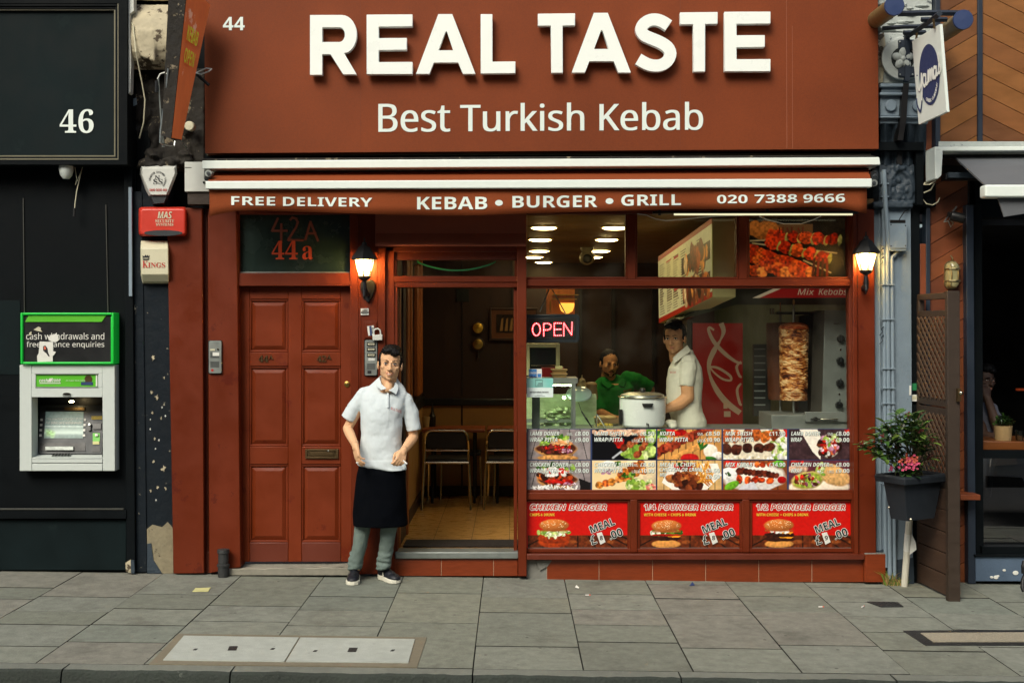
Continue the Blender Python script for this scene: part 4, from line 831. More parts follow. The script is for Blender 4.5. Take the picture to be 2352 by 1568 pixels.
# ---------------------------------------------------------------- lanterns
def lantern(u, v, lab, Y=-.17):                            # (u, v) is the middle of the roof rim
    c = P(u, v, Y); t = Thing('wall_lantern', lab, 'lantern', 'wall lanterns beside the doorway and window'); n = 6; a0 = R(30)
    b = t.part('roof', 'black_iron'); b.lathe(c, [(.105, -.004), (.098, .012), (.07, .045), (.045, .085), (.022, .1), (.018, .118), (.006, .125), (.005, .15), (.0, .155)], 'black_iron', n, smooth=False, a0=a0)
    b.lathe(c, [(.1, -.004), (.1, -.01)], 'black_iron', n, smooth=False, a0=a0)
    b = t.part('pane', 'lamp_glass'); tp, bt, h = .077, .044, -.135
    b.lathe(c, [(tp, -.008), (bt, h)], 'lamp_glass', n, smooth=False, a0=a0, cap=False)
    b = t.part('bar', 'black_iron')
    for i in range(n):
        a = 2*math.pi*i/n+a0; b.tube([c+Vector((tp*math.cos(a)*1.02, tp*math.sin(a)*1.02, -.008)), c+Vector((bt*math.cos(a)*1.02, bt*math.sin(a)*1.02, h))], .0045, 'black_iron', 6)
    b.lathe(c, [(bt+.004, h+.004), (bt+.004, h-.008), (.03, h-.02), (.014, h-.03), (.014, h-.05)], 'black_iron', n, smooth=False, a0=a0)
    b = t.part('bulb', 'lantern_bulb'); b.ell(c+Vector((0, 0, -.05)), (.034, .034, .045), 'lantern_bulb'); b.lathe(c, [(.016, -.09), (.012, -.134)], 'steel_dull', 8)
    b = t.part('backplate', 'black_iron'); pc = P(u+8, v+74, -.05)
    pr = [(0, .075), (.03, .085), (.055, .06), (.056, .02), (.035, -.04), (.015, -.075), (0, -.09)]
    pts = [pc+Vector((x, 0, z)) for x, z in pr]+[pc+Vector((-x, 0, z)) for x, z in pr[-2:0:-1]]
    b.prism(pts, (0, .022, 0), 'black_iron'); b.bevel(.006)
    b = t.part('arm', 'black_iron'); b.tube([c+Vector((0, 0, h-.03)), c+Vector((0, 0, h-.085)), c+Vector((.01, .03, h-.12)), pc+Vector((0, -.02, -.03)), pc+Vector((0, 0, -.01))], [.013, .018, .02, .017, .012], 'black_iron', 8)
    b.tube([c+Vector((0, 0, h-.085)), c+Vector((0, -.01, h-.14)), c+Vector((0, .0, h-.17))], [.012, .012, .004], 'black_iron', 8)
    r = t.done(); return r
LANT = lantern(837, 594, 'lit black lantern on the red post between the two doors')
k = P(1989, 580, -.17)-P(837, 594, -.17); dup(LANT, Vector(LANT.location)+k, 'lit black lantern on the red pilaster right of the window')
# ---------------------------------------------------------------- intercoms and small things on the posts
def intercom(name, lab, u0, v0, u1, v1, Y, right):
    t = Thing(name, lab, 'intercom', 'door entry panels'); b = t.part('plate', 'steel'); b.poly(rr(u0-1.5, v0-1.5, u1+1.5, v1+1.5, 3, 3), Y-.008, Y+.02, 'black_plastic'); b.poly(rr(u0, v0, u1, v1, 3, 3), Y-.022, Y-.006, 'steel_dull'); b.bevel(.002)
    k = t.part('button', 'black_plastic'); s = t.part('speaker_grille', 'ink'); w_ = u1-u0
    if right:
        for i, v in enumerate((786, 798, 811)): k.rect(u0+5, v, u0+24, v+8, Y-.028, Y-.02, 'black_plastic'); k.rect(u0+7, v+2, u0+22, v+6, Y-.031, Y-.026, 'cream_plastic'); k.rect(u0+9, v+3.4, u0+20, v+4.6, Y-.0318, Y-.03, 'dark_plastic')
        for i in range(6): s.rect(u0+5, v1-27+i*2.4, u0+24, v1-26+i*2.4, Y-.0235, Y-.02, 'ink')
        s = t.part('reader', 'ink'); s.rect(u0+6, v1-11, u0+15, v1-4, Y-.0235, Y-.02, 'ink'); k.rect(u0+8, v0+41, u0+23, v0+47, Y-.024, Y-.02, 'white_box')
    else:
        for v in (808, 830):
            s = t.part('speaker_grille', 'ink')
            for i in range(9): s.rect(u0+4+i*2.3, v, u0+5.2+i*2.3, v+14, Y-.0235, Y-.02, 'ink')
        k.rect(u0+3, v0+18, u0+14, v0+22, Y-.026, Y-.02, 'cream_plastic'); k.disc(u0+21, v0+19, 2.2, Y-.027, Y-.02, 'chrome'); k.rect(u0+9, v0+26, u0+24, v0+34, Y-.025, Y-.02, 'sticker_white'); k.disc(u0+8, v1-7, 3, Y-.025, Y-.02, 'ink_red')
    t.done()
intercom('intercom', 'worn silver door entry panel left of the numbered red door', 479.5, 783, 508.5, 857, -.05, False)
intercom('intercom', 'long silver door entry panel with name buttons behind the standing man', 838, 781, 866, 862, -.03, True)
t = Thing('key_box', 'small red box on the post with a creased card stuck to it', 'box')
b = t.part('box', 'red_paint'); b.rect(835, 737, 867, 779, -.05, -.03, 'red_paint').rect(838, 740, 864, 776, -.058, -.04, 'red_paint'); b.bevel(.003)
b = t.part('card', 'sticker_white'); b.poly([(843, 749), (858, 747), (861, 769), (846, 771)], -.062, -.056, 'sticker_white').poly([(848, 749), (853, 748), (855, 770), (850, 770.5)], -.064, -.061, 'navy_ink'); [b.rect(854, 752+i*3, 860, 753.4+i*3, -.064, -.061, 'ink') for i in range(5)]; t.done()
t = Thing('padlock', 'silver padlock hanging at the corner of the small red box', 'padlock')
b = t.part('body', 'steel_dull'); b.poly([(855, 769), (878, 768), (878, 781), (856, 782)], -.085, -.055, 'white_box'); b.bevel(.004)
b = t.part('shackle', 'chrome'); b.tube([P(859, 770, -.07), P(858.5, 760, -.07), P(862, 755.5, -.07), P(868, 754.5, -.07), P(873, 758, -.07), P(874.5, 769, -.07)], .006, 'white_box', 8); t.done()
t = single('sticker', 'small black and white sticker below the lantern between the doors', 'sticker', 'sticker_white'); b = t.b
b.poly([(828.5, 708.5), (846.5, 708), (847, 723), (828.5, 723.5)], -.042, -.03, 'sticker_white'); b.rect(829, 716, 846.5, 719, -.044, -.041, 'ink'); text(b, 'COBRA', (833, 709.5, 845, 712.5), -.044, 'ink', 'sb'); b.rect(831, 713.5, 844, 715, -.044, -.041, 'ink'); b.rect(832, 720.5, 844, 721.5, -.044, -.041, 'ink'); t.done()
# ================================================================ printed food panels on the window
GRN = ['6f9a3a', '4f7d2c', '9bb85a', '37601f']; LET = ['a8c060', 'c3d488', '86a848', 'd9e2b0']; MEAT = ['7a4022', '5a2c18', '93532e', '43200f']; GRL = ['b0602c', 'c87a38', '8a4420', '6e3014', 'd89a50']
CHK = ['c05a28', 'd87a3c', 'a4431c', 'e09a58']; ONI = ['c79ab0', 'e0ccd4', '9a5a78']; TOM = ['c8281e', 'd8402c', 'a81c16']; WHT = ['f0eee6', 'e2ded0', 'd8d8d4']; RICE = ['ece8d8', 'dcd2b8', 'f4f0e6']
A_SP = 2.08
mat('text_shadow', '5a5450', .6)
def pic(k):
    c = Canvas(A_SP, 50, '8f8a88', 20+k, .12)
    if k in (0, 5):
        c.planks('a39a9a', 6, .12)
        c.ell(.95, .66, .72, .32, 'c99a62', rag=.08, tex=.2); c.ell(.95, .62, .66, .26, '6a3a26')
        if k == 0:
            c.scat(.85, .38, .5, .18, 60, .07, GRN+LET, tex=.5); c.scat(1.1, .48, .35, .12, 26, .06, ['d8a070', 'c88a58', 'e8c8a0']); c.scat(.9, .66, .5, .12, 50, .05, MEAT+['8a3a3a']); c.scat(1.0, .62, .45, .06, 14, .035, TOM); c.scat(1.3, .72, .2, .08, 12, .03, ONI)
            c.ell(.95, .95, .75, .1, 'd0a066', rag=.1)
        else:
            c.scat(.9, .25, .6, .12, 30, .06, GRN); c.scat(.95, .55, .65, .18, 50, .065, CHK+MEAT); c.scat(.85, .38, .4, .12, 26, .06, WHT); c.scat(1.0, .35, .4, .1, 10, .03, TOM); c.scat(1.1, .72, .45, .06, 16, .05, TOM, rot=.1, asp=2.4); c.scat(1.3, .8, .3, .06, 12, .03, ONI)
            c.scat(.9, .93, .8, .07, 30, .03, WHT, asp=3); c.poly([(1.7, .6), (2.08, .75), (2.08, 1), (1.75, 1)], '2a2626')
    elif k == 1:
        c.a[:] = np.array(lin('15151c')); c.scat(.55, .1, .5, .07, 8, .08, ['d8b8a0', 'c89a80'], rot=.1); c.scat(1.5, .75, .5, .2, 46, .1, LET); c.scat(1.85, .25, .25, .25, 30, .08, GRN+LET); c.scat(.8, .42, .22, .12, 6, .09, TOM, asp=1.1)
        c.scat(1.25, .08, .5, .06, 16, .07, ['d8a888', 'e8c8b0']); c.line(.68, .95, 1.0, .7, .03, 'c8ccd0')
        for x, y in ((1.05, .62), (1.25, .5), (1.42, .4), (1.6, .3), (1.5, .82), (1.62, .62), (1.72, .48)): c.ell(x, y, .15, .12, ['9a5434', '7a3c22', 'b06a44'][int(x*50) % 3], -.6, rag=.25, tex=.6)
    elif k == 2:
        c.planks('d8a868', 9); c.ell(.25, .1, .4, .12, 'e0b070', -.3); c.scat(.45, .08, .35, .1, 6, .1, TOM); c.scat(.1, .2, .2, .2, 16, .07, GRN)
        for i in range(9): c.ell(.02+i*.2, .78-i*.1, .2, .17, ['a04a30', '8a3620', 'b45a3c'][i % 3], -.45, rag=.25, tex=.7)
        for i in range(8): c.ell(.55+i*.2, .95-i*.1, .2, .1, 'dca866', -.45, rag=.2)
        c.ell(1.05, 1.0, .32, .22, 'c02a2a', tex=.2, rag=.05); c.ell(1.72, .72, .24, .24, 'f0eadc', tex=.1, rag=.05); c.ell(1.95, .88, .2, .14, 'e8e4da')
        for r_ in (-1.9, -1.3, -.7): c.ell(1.42+.12*math.cos(r_), .72+.2*math.sin(r_), .17, .045, '3f7a34', r_, rag=.1)
        c.ell(1.75, .98, .2, .08, '4f8a3a', .2)
    elif k == 3:
        c.a[:] = np.array(lin('e8e0cc'))*(.8+.3*c.n1[..., None]); c.scat(1.85, .6, .35, .45, 60, .07, LET+WHT); c.scat(1.7, .12, .4, .12, 24, .06, LET+WHT); c.scat(2.05, .08, .1, .1, 3, .1, TOM)
        for i in range(6): c.ell(.12+i*.32, .2+.04*math.sin(i*2), .16, .26, ['b86a34', 'c87a3a', '9a5226'][i % 3], .1*i, rag=.25, tex=.6)
        for i in range(5): c.ell(.1+i*.35, .68-.02*i, .18, .2, ['5a3426', '6a3a28', '4a2a20'][i % 3], .4*i, rag=.2, tex=.7)
        c.scat(.8, .98, .9, .07, 40, .04, RICE)
    elif k == 4:
        c.planks('5a4248', 5, .5); c.put(np.ones_like(c.x)*.9, '5a4448', .6+.7*c.n1*c.n2*1.6); c.poly([(.35, 0), (.95, 0), (1.15, .45), (1.05, 1.0), (.8, .75)], 'eee8dc', .08); c.ell(1.3, .55, .4, .42, 'e6dfd0', tex=.1)
        c.scat(1.35, .55, .36, .34, 60, .075, MEAT+['3a2018']); c.scat(1.35, .55, .34, .32, 20, .055, TOM+['e08050']); c.scat(1.35, .5, .34, .32, 16, .05, WHT+ONI); c.scat(1.45, .35, .3, .18, 10, .05, LET)
        c.scat(1.95, .06, .1, .06, 5, .05, TOM)
    elif k == 6:
        c.a[:] = np.array(lin('ecd8ae')); c.ell(.55, .18, .45, .16, 'f0ece0', tex=.1); c.scat(.85, .1, .08, .06, 4, .05, GRN); c.ell(1.6, .4, .6, .7, 'e8d8b8', tex=.1); c.scat(.5, .4, .16, .1, 6, .05, ONI)
        for i in range(8): c.ell(.25+i*.2, .86-i*.07, .15, .14, CHK[i % 4] if i % 2 else 'c88a40', -.3, rag=.35, tex=.8)
        for i in range(5): c.ell(.95+i*.16, .5-i*.1, .13, .15, ['a4602c', 'c07a38', '8a4a20'][i % 3], -.6, rag=.3, tex=.7)
        c.scat(1.5, .82, .4, .16, 40, .07, LET); c.scat(1.2, .5, .2, .06, 8, .05, GRN); c.scat(1.9, .9, .15, .08, 8, .05, ['d88a7a', 'e0b0a0'])
    elif k == 7:
        c.planks('e0c08a', 10); c.poly([(.15, .75), (.4, .12), (1.95, .1), (2.08, .5), (1.6, 1.0), (.5, 1.0)], 'f0ece2', .08); c.scat(.8, .2, .35, .1, 14, .06, GRN+TOM)
        for i in range(46):
            x, y, a = c.rng.uniform(1.2, 1.75), c.rng.uniform(.15, .8), c.rng.uniform(.6, 2.2); c.ell(x, y, .18, .032, ['e0a850', 'eec070', 'c88a38'][i % 3], a, rag=.05, tex=.2)
        c.scat(.85, .6, .42, .22, 50, .1, ['8a4a28', 'a0602f', '6e3a20', 'b47a48'], tex=.6); c.scat(1.1, .88, .3, .12, 20, .09, MEAT)
    elif k == 8:
        c.planks('9a6038', 7); c.ell(1.0, .55, 1.1, .5, 'e6e2d8', rag=.05, tex=.12); c.scat(.3, .1, .2, .06, 3, .1, TOM)
        for i in range(4): c.ell(.9+i*.2, .14, .1, .1, CHK[i % 3], rag=.3, tex=.7)
        for i in range(11): c.ell(.5+i*.125, .36+.015*i, .1, .13, ['6a3220', '7a3c26', '562618'][i % 3], .3, rag=.25, tex=.7)
        for i in range(5): c.ell(.55+i*.24, .64+.012*i, .12, .14, ['c4521e', 'd86a2c', 'a83c14'][i % 3], .4*i, rag=.3, tex=.7)
        c.ell(.18, .47, .26, .24, 'f2f2ee', tex=.15); c.scat(.15, .45, .1, .1, 8, .03, ['3a5a2c', '4f7038']); c.ell(.28, .85, .26, .13, '7fb83a', -.5, rag=.1); c.ell(1.9, .65, .16, .13, 'b8201c', tex=.2); c.scat(1.85, .15, .2, .08, 8, .07, ['6fae3a', '4a8a2a'])
        c.poly([(.6, .85), (1.0, .72), (1.15, 1.0), (.5, 1.0)], 'd4d4d8'); c.poly([(1.05, .8), (1.9, .8), (1.5, 1.0), (1.25, 1.0)], 'd8d4d0')
    else:
        c.put(np.ones_like(c.x), '7a4250', .7+.5*c.n2); c.ell(.3, .3, .4, .14, 'd8b8a0'); c.scat(.3, .04, .3, .04, 5, .05, TOM); c.ell(1.0, .9, 1.1, .28, 'eee4d2', rag=.03, tex=.08)
        c.ell(1.52, .5, .6, .36, 'dcb680', .35, rag=.08, tex=.25); c.ell(1.05, .32, .16, .26, 'b8c870', .2); c.scat(1.08, .38, .1, .18, 14, .045, TOM+LET+WHT)
        c.ell(.62, .68, .58, .32, 'c8b878', -.15, rag=.06, tex=.2); c.ell(.62, .68, .5, .26, 'a8b850', -.15); c.scat(.62, .68, .4, .18, 50, .05, TOM+['b88a58', 'd8b890']+LET+MEAT+ONI)
    return c
PX = [(1212, 1356), (1360, 1506.5), (1510, 1657), (1661, 1807.5), (1812, 1954.5)]; PYV = [(985.5, 1054.5), (1057, 1124.5)]
NAMES = [('LAMB DONER', 'WRAP PITTA', '£8.00', '£9.00', 'meat wrap with lettuce on grey planks'), ('LAMB SHISH', 'WRAP/PITTA', '£8.50', '£11.90', 'meat cubes and tomatoes on black'), ('KOFTA', 'WRAP PITTA', '£8.50', '£10.90', 'long minced skewer with mint'),
         ('MIX SHISH', 'WRAP/PITTA', '£11.90', None, 'two rows of browned cubes on rice'), ('LAMB DONER', 'WRAP', '£8.00', '£9.00', 'rolled meat wrap on brown bark'), ('CHICKEN DONER', 'WRAP PITTA', '£8.00', '£9.00', 'chicken pitta with white sauce on grey planks'),
         ('CHICKEN SHISH', 'WRAP/PITTA', '£8.50', '£10.90', 'golden chicken skewer on a pale plate'), ('MEAT & CHIPS', 'CHICKEN OR LAMB', '£9.50', '£9.50', 'sliced meat beside a heap of chips'), ('MIX KEBAB', None, '£14.90', None, 'kebab rows with rice and a tomato'), ('CHICKEN DONER', 'WRAP', '£8.00', '£9.00', 'cut chicken wrap halves on a plate')]
for k in range(10):
    (u0, u1), (v0, v1) = PX[k % 5], PYV[k//5]; Yp = .012; a, b2, p1, p2, what = NAMES[k]
    t = Thing('menu_poster', 'window menu poster with a picture of '+what, 'menu poster', 'food menu posters on the window')
    b = t.part('picture', 'print'); pic(k).mesh(b, flat(u0, v0, u1, v1, Yp), 'print'); b.rect(u0-2, v0-1.2, u1+2.2, v1+1.4, Yp+.004, Yp+.01, 'navy_ink')
    l = t.part('lettering', 'white_vinyl'); W_, H_ = u1-u0, v1-v0
    def tx(s, x0, y0, x1, y1, sty='sbi', sh=True):
        bx = (u0+W_*x0, v0+H_*y0, u0+W_*x1, v0+H_*y1)
        if sh: text(l, s, (bx[0]+.4, bx[1]+.5, bx[2]+.6, bx[3]+.7), Yp-.003, 'text_shadow', sty)
        text(l, s, bx, Yp-.005, 'white_vinyl', sty)
    tx(a, .035, .07, .035+.047*len(a), .205)
    if b2: tx(b2, .035, .27 if k != 7 else .24, .035+.044*len(b2), .41 if k != 7 else .37)
    if k == 7: tx('MIX', .035, .42, .14, .54)
    dy = .2 if k == 7 else 0; q = -.02
    l = t.part('price', 'white_vinyl')
    if p2 and k != 7: tx('SML', .625, .11, .72, .205, 's'); tx('LRG', .625, .33, .72, .425, 's')
    tx(p1[0]+p1[1:], .755 if len(p1) < 6 else .72, .07+dy, .975, .21+dy, 'sb')
    if p2: tx(p2, .755 if len(p2) < 6 else .72, .28+dy, .975, .42+dy, 'sb')
    t.done()
# ---------------------------------------------------------------- burger panels
def burger(k):
    c = Canvas(2.2, 84, 'cf2317', 60+k, .06); c.put(((c.y > .72) & (c.y < .99))*1.0, '7a4020', .6+.8*c.n2*c.n1*1.7); c.put((c.y >= .99)*1.0, '140c0c')
    for i in range(8): x = .2+i*.3; c.line(1.1+(x-1.1)*.8, .74, 1.1+(x-1.1)*1.35, 1.0, .014, '2a140a')
    for i in range(5): c.ell(.6+i*.4, .86, .14, .05, '9a5c30', rag=.4, soft=.6)
    x = .58; X0 = c.x; c.x = x+(c.x-x)/1.15
    if k == 0:
        c.ell(x, .86, .31, .13, 'b8521e', rag=.06, tex=.25); c.ell(x, .78, .33, .12, 'a8481a', rag=.05); c.scat(x, .65, .3, .05, 46, .035, ['d8e0a8', 'b8cc7a', 'eef0d8', '8aa850']); c.scat(x-.05, .72, .12, .05, 16, .025, ['e8ecc8', 'c8d890'])
    else:
        c.ell(x, .9, .29, .09, 'dba460', rag=.05, tex=.2)
        for j in range(k):
            yy = .8-.1*j if k == 2 else .78; c.ell(x, yy, .3, .055, '4a2416', rag=.15, tex=.6); c.poly([(x-.27, yy-.055), (x+.28, yy-.055), (x+.16, yy+.05), (x+.03, yy-.03)], 'e8a838', .1)
        if k == 1: c.scat(x, .66, .31, .03, 40, .03, ['5a8a34', '3f6a24', '86a848', 'e8ecd8']); c.ell(x, .71, .28, .025, 'b82a1c')
        else: c.scat(x, .61, .28, .025, 26, .03, ['e8d8c8', 'c83a2c', 'd8b060', 'f0ece0'])
    y = .5 if k == 0 else .52 if k == 1 else .5
    c.ell(x, y, .3, .14, 'c98448', rag=.03, tex=.1, shade=.9); c.put(((c.y > y+.1) & (np.abs(c.x-x) < .27) & (c.y < y+.13))*.8, 'b06a34')
    for _ in range(46):
        a, q = c.rng.uniform(0, 6.28), math.sqrt(c.rng.random()); c.ell(x+.25*q*math.cos(a), y-.025+.085*q*math.sin(a), .011, .007, 'f4e4c0', 0, rag=0, tex=0, shade=0, soft=.5)
    c.x = X0; return c
for k, (u0, u1, ti, sub, pr, lab) in enumerate(((1212, 1441, 'CHIKEN BURGER', 'CHIPS & DRINK', '8', 'red burger panel with a breaded chicken burger, beside the entrance'), (1470, 1699, '1/4 POUNDER BURGER', 'WITH CHEESE + CHIPS & DRINK', '8', 'red burger panel showing a single cheeseburger, the middle one'), (1728, 1958, '1/2 POUNDER BURGER', 'WITH CHEESE + CHIPS & DRINK', '9', 'red burger panel showing a double cheeseburger, under the grill'))):
    v0, v1, Yp = 1152, 1259, .0
    t = Thing('burger_poster', lab.replace('panel', 'poster'), 'burger poster', 'burger posters under the window'); b = t.part('picture', 'print'); burger(k).mesh(b, flat(u0, v0, u1, v1, Yp), 'print'); b.rect(u0-3, v0, u1+2, v1, Yp+.004, Yp+.02, 'red_sign'); b.rect(u0, v1-2, u1, v1, Yp-.004, Yp, 'steel_dull')
    l = t.part('lettering', 'white_vinyl'); tu = u0+(5 if k == 0 else 9); te = tu+(177 if k == 0 else 205)
    text(l, ti, (tu-.6, v0+3.6, te+.6, v0+20.4), Yp-.003, 'white_vinyl', 'sbi'); [text(l, ti, (tu+.5+dx*1.15, v0+5.6+dy*1.15, te-.5+dx*1.15, v0+18.4+dy*1.15), Yp-.003-.0002*(2+dx+3*dy), 'white_vinyl', 'sbi') for dx in (-1, 0, 1) for dy in (-1, 0, 1)]; text(l, ti, (tu+.5, v0+5.6, te-.5, v0+18.4), Yp-.005, 'red_plastic', 'sbi')
    text(l, sub, (tu, v0+26, tu+(57 if k == 0 else 120), v0+32.5), Yp-.003, 'food_lettering' if 'food_lettering' in M else mat('food_lettering', 'e0c83a', .5).name, 'sb')
    def rot(cx, cy, w_, h_, ang): return lambda x, y, z=[0]: P(cx+(x-.5)*w_*math.cos(ang)+(y-.5)*h_*math.sin(ang), cy+(x-.5)*w_*math.sin(ang)*1-(y-.5)*h_*math.cos(ang), YY)
    ang = -.36
    def rt(s, cx, cy, w_, h_):
        global YY
        for grow, m_, yy in ((3, 'white_vinyl', -.004), (0, 'ink', -.007)):
            YY = Yp+yy
            for dx, dy in (((-1.3, 0), (1.3, 0), (0, -1.3), (0, 1.3)) if grow else ((0, 0),)): YY -= .0003; text(l, s, (0, 0, 1, 1), 0, m_, 'sb', fn=rot(cx+dx, cy+dy, w_, h_, ang))
    l = t.part('price', 'ink'); cx = u1-58; rt('MEAL', cx, v0+54, 58, 17); rt('£', cx-37+16, v0+87, 13, 21); rt('.00', cx+31, v0+73, 31, 18)
    YY = Yp-.009; l.psheet([(cx-13, v0+72), (cx-1, v0+69), (cx+8, v0+92), (cx-4, v0+98)], YY, 'sticker_white'); YY = Yp-.011; text(l, pr, (0, 0, 1, 1), 0, 'ink', 'sb', fn=rot(cx-2, v0+82.5, 7, 10, -.1)); t.done()
# ---------------------------------------------------------------- stickers on the big pane
t = Thing('window_sticker', 'square blue and white city sticker low on the window pane', 'sticker'); b = t.part('sheet', 'sticker_white'); b.qsheet(1214.5, 847, 1244.5, 867, .024, 'sticker_white'); b.qsheet(1215, 847.5, 1233, 866.5, .023, 'sticker_blue' if 'sticker_blue' in M else mat('sticker_blue', '3a78b8', .5).name); b.qsheet(1234.5, 858, 1243, 866, .023, 'sticker_blue')
b = t.part('lettering', 'sticker_white'); text(b, 'LONDON', (1216, 854, 1232.5, 858.5), .021, 'sticker_white', 'sb'); b.psheet([(1215, 866.5), (1217, 863), (1219, 865), (1222, 861), (1224, 865), (1228, 862), (1230, 865), (1233, 864), (1233, 866.5)], .022, 'navy_ink'); t.done()
t = Thing('window_sticker', 'pale turquoise award certificate stuck inside the window corner', 'sticker'); b = t.part('sheet', 'print'); c = Canvas(1.34, 22, 'dbe6e4', 3, .03); c.put((c.y < .52)*(.55+.4*c.n2), '7cc4bc'); c.mesh(b, flat(1210, 868, 1270.5, 912, .025), 'print')
b = t.part('lettering', 'ink'); text(b, 'BRITISH KEBAB AWARDS', (1217, 898.5, 1260, 902), .022, 'ink', 'sb')
for q in ((1230, 872, 1246, 872.8), (1230, 886.4, 1246, 887.2), (1230, 872.8, 1230.6, 886.4), (1245.4, 872.8, 1246, 886.4), (1233, 906, 1246, 906.5), (1228, 909, 1252, 909.5)): b.qsheet(*q, .022, 'ink')
text(b, 'KEBAB', (1236, 879, 1245, 881.5), .022, 'ink', 'sb'); text(b, 'AWARDS', (1234, 883, 1245, 885.3), .022, 'ink', 's'); t.done()
# ---------------------------------------------------------------- the kebab picture in the top right light
t = Thing('food_poster', 'large dark poster of grilled kebab skewers behind the top right pane', 'poster'); b = t.part('picture', 'print_lit')
c = Canvas(1.68, 96, '1a120c', 90, .3); c.scat(1.3, .25, .35, .2, 10, .14, ['2a201a', '3a3024']); c.put(((c.x > .3) & (c.x < 1.05) & (c.y > .1) & (c.y < .28))*.8, '8a6848')
c.ell(.28, .22, .34, .16, 'b8783c', .2, rag=.2, tex=.4); c.ell(.45, .3, .2, .12, 'c8501c', .2, rag=.2, tex=.6)
for (x0, y0, x1, y1) in ((0, .38, 1.5, .32), (.05, .42, 1.45, .58), (.9, .7, 1.35, .9)): c.line(x0, y0, x1, y1, .012, 'b8a888')
for i in range(5): c.ell(.5+i*.22, .3+.015*i, .13, .11, ['c0401a', 'a8320f', 'cc5a24'][i % 3], .3, rag=.25, tex=.7); c.ell(.62+i*.22, .32+.015*i, .045, .1, 'b8ac6a', .2, rag=.3, tex=.4)
for i in range(5): c.ell(.38+i*.21, .42+.055*i, .12, .12, ['c8481c', 'b03812', 'd86428'][i % 3], .3, rag=.25, tex=.7); c.ell(.49+i*.21, .46+.055*i, .04, .1, 'a8a05c', .3, rag=.3)
for i in range(10): c.ell(.0+i*.1, .5+.035*i, .12, .085, ['c24a1c', 'a83a12', 'cf6428'][i % 3], .4, rag=.2, tex=.7)
for i in range(11): c.ell(-.05+i*.105, .62+.038*i, .12, .1, ['c8521e', 'b04014', 'dc7430'][i % 3], .4, rag=.2, tex=.7)
for i in range(9): c.ell(-.05+i*.13, .84+.03*(i % 3), .1, .09, ['d0682c', 'b8501c', 'dc8a48'][i % 3], .2*i, rag=.25, tex=.7)
for i in range(4): c.line(1.08+i*.07, .68, 1.05+i*.08, .95, .02, ['5a1a10', '8a2814'][i % 2])
c.mesh(b, flat(1722, 500, 1953, 640, .1), 'print_lit'); mat('halal_ink', '7a2a18', .6, emit=.06); b = t.part('lettering', 'halal_ink'); text(b, 'HALAL', (1787, 521, 1853, 536), .095, 'halal_ink', 'rb'); t.done()
# ================================================================ inside the shop (still part of the building)
FZ = .2; XL, XR, YB, YD = -.9, 2.75, 7.3, 3.0
b = SHOP.part('floor', 'floor_wood'); b.box(XL-.05, XR, .1, YB, FZ-.05, FZ, 'floor_wood')
for x in (-.62, -.32, -.02): b.box(x-.002, x+.002, .1, YD, FZ, FZ+.001, 'floor_joint')
b = SHOP.part('ceiling', 'ceiling_brown'); b.box(XL-.1, XR+.1, .1, YB+.1, 2.76, 2.85, 'ceiling_brown')
b = SHOP.part('interior_wall', 'wall_brown'); b.box(XL-.1, XL, .75, YD, 1.2, 2.76, 'wall_brown').box(XL-.1, .07, YD, YD+.1, 1.17, 2.76, 'wall_brown').box(.06, .14, YD, YB, FZ, 2.76, 'wall_brown')
b.box(.06, XR, YB, YB+.1, FZ, 2.76, 'wall_brown'); b.box(XR, XR+.1, .1, YB, FZ, 2.76, 'kitchen_wall')
for x in (-.5, .0): b.box(x-.006, x+.006, YD-.008, YD, 1.2, 2.7, 'rail_black')
for x in (.9, 1.35, 1.9): b.box(x, x+.05, YB-.05, YB, FZ, 2.5, 'rail_black')
b = SHOP.part('wall_trim', 'jamb_wood')
for y0, y1, z0, z1 in ((.85, 1.1, 1.2, 2.7), (1.25, 1.32, 1.2, 2.6), (1.95, 2.35, 1.25, 2.45), (2.42, 2.5, 1.25, 2.6)): b.box(XL, XL+.045, y0, y1, z0, z1, 'jamb_wood')
b.bevel(.01)
b = SHOP.part('wainscot', 'wall_tan'); b.box(XL-.1, XL+.01, .55, YD, FZ, 1.1, 'wall_tan').box(XL, .07, YD-.01, YD, FZ, 1.1, 'wall_tan')
for x in (-.5,): b.box(x-.008, x+.008, YD-.014, YD, FZ, 1.1, 'rail_black')
b.box(XL, XL+.025, .4, YD, FZ, FZ+.1, 'wall_brown').box(XL, .07, YD-.03, YD-.01, FZ, FZ+.1, 'wall_brown')
b = SHOP.part('chair_rail', 'rail_black'); b.box(XL-.1, XL+.03, .6, YD, 1.1, 1.2, 'rail_black').box(XL, .07, YD-.04, YD, 1.1, 1.17, 'rail_black'); b.bevel(.01)
b = SHOP.part('entrance_door', 'jamb_wood', label='dark wooden entrance door folded back inside the doorway')
b.box(XL+.01, XL+.05, .13, .2, FZ, 2.2, 'jamb_wood').box(XL+.0, XL+.045, .2, .7, FZ, 2.2, 'wall_brown').box(XL-.02, XL+.06, .7, .78, FZ, 2.2, 'jamb_wood').box(XL+.045, XL+.06, .3, .34, 1.0, 2.2, 'wall_brown').box(XL-.1, XL, .1, .75, FZ, 2.76, 'wall_brown'); b.bevel(.006)
SHOP.done()
t = single('doormat', 'dark brown doormat inside the open entrance', 'doormat', 'doormat'); t.b.box(-.83, .06, .14, .42, FZ+.001, FZ+.014, 'doormat'); t.done()
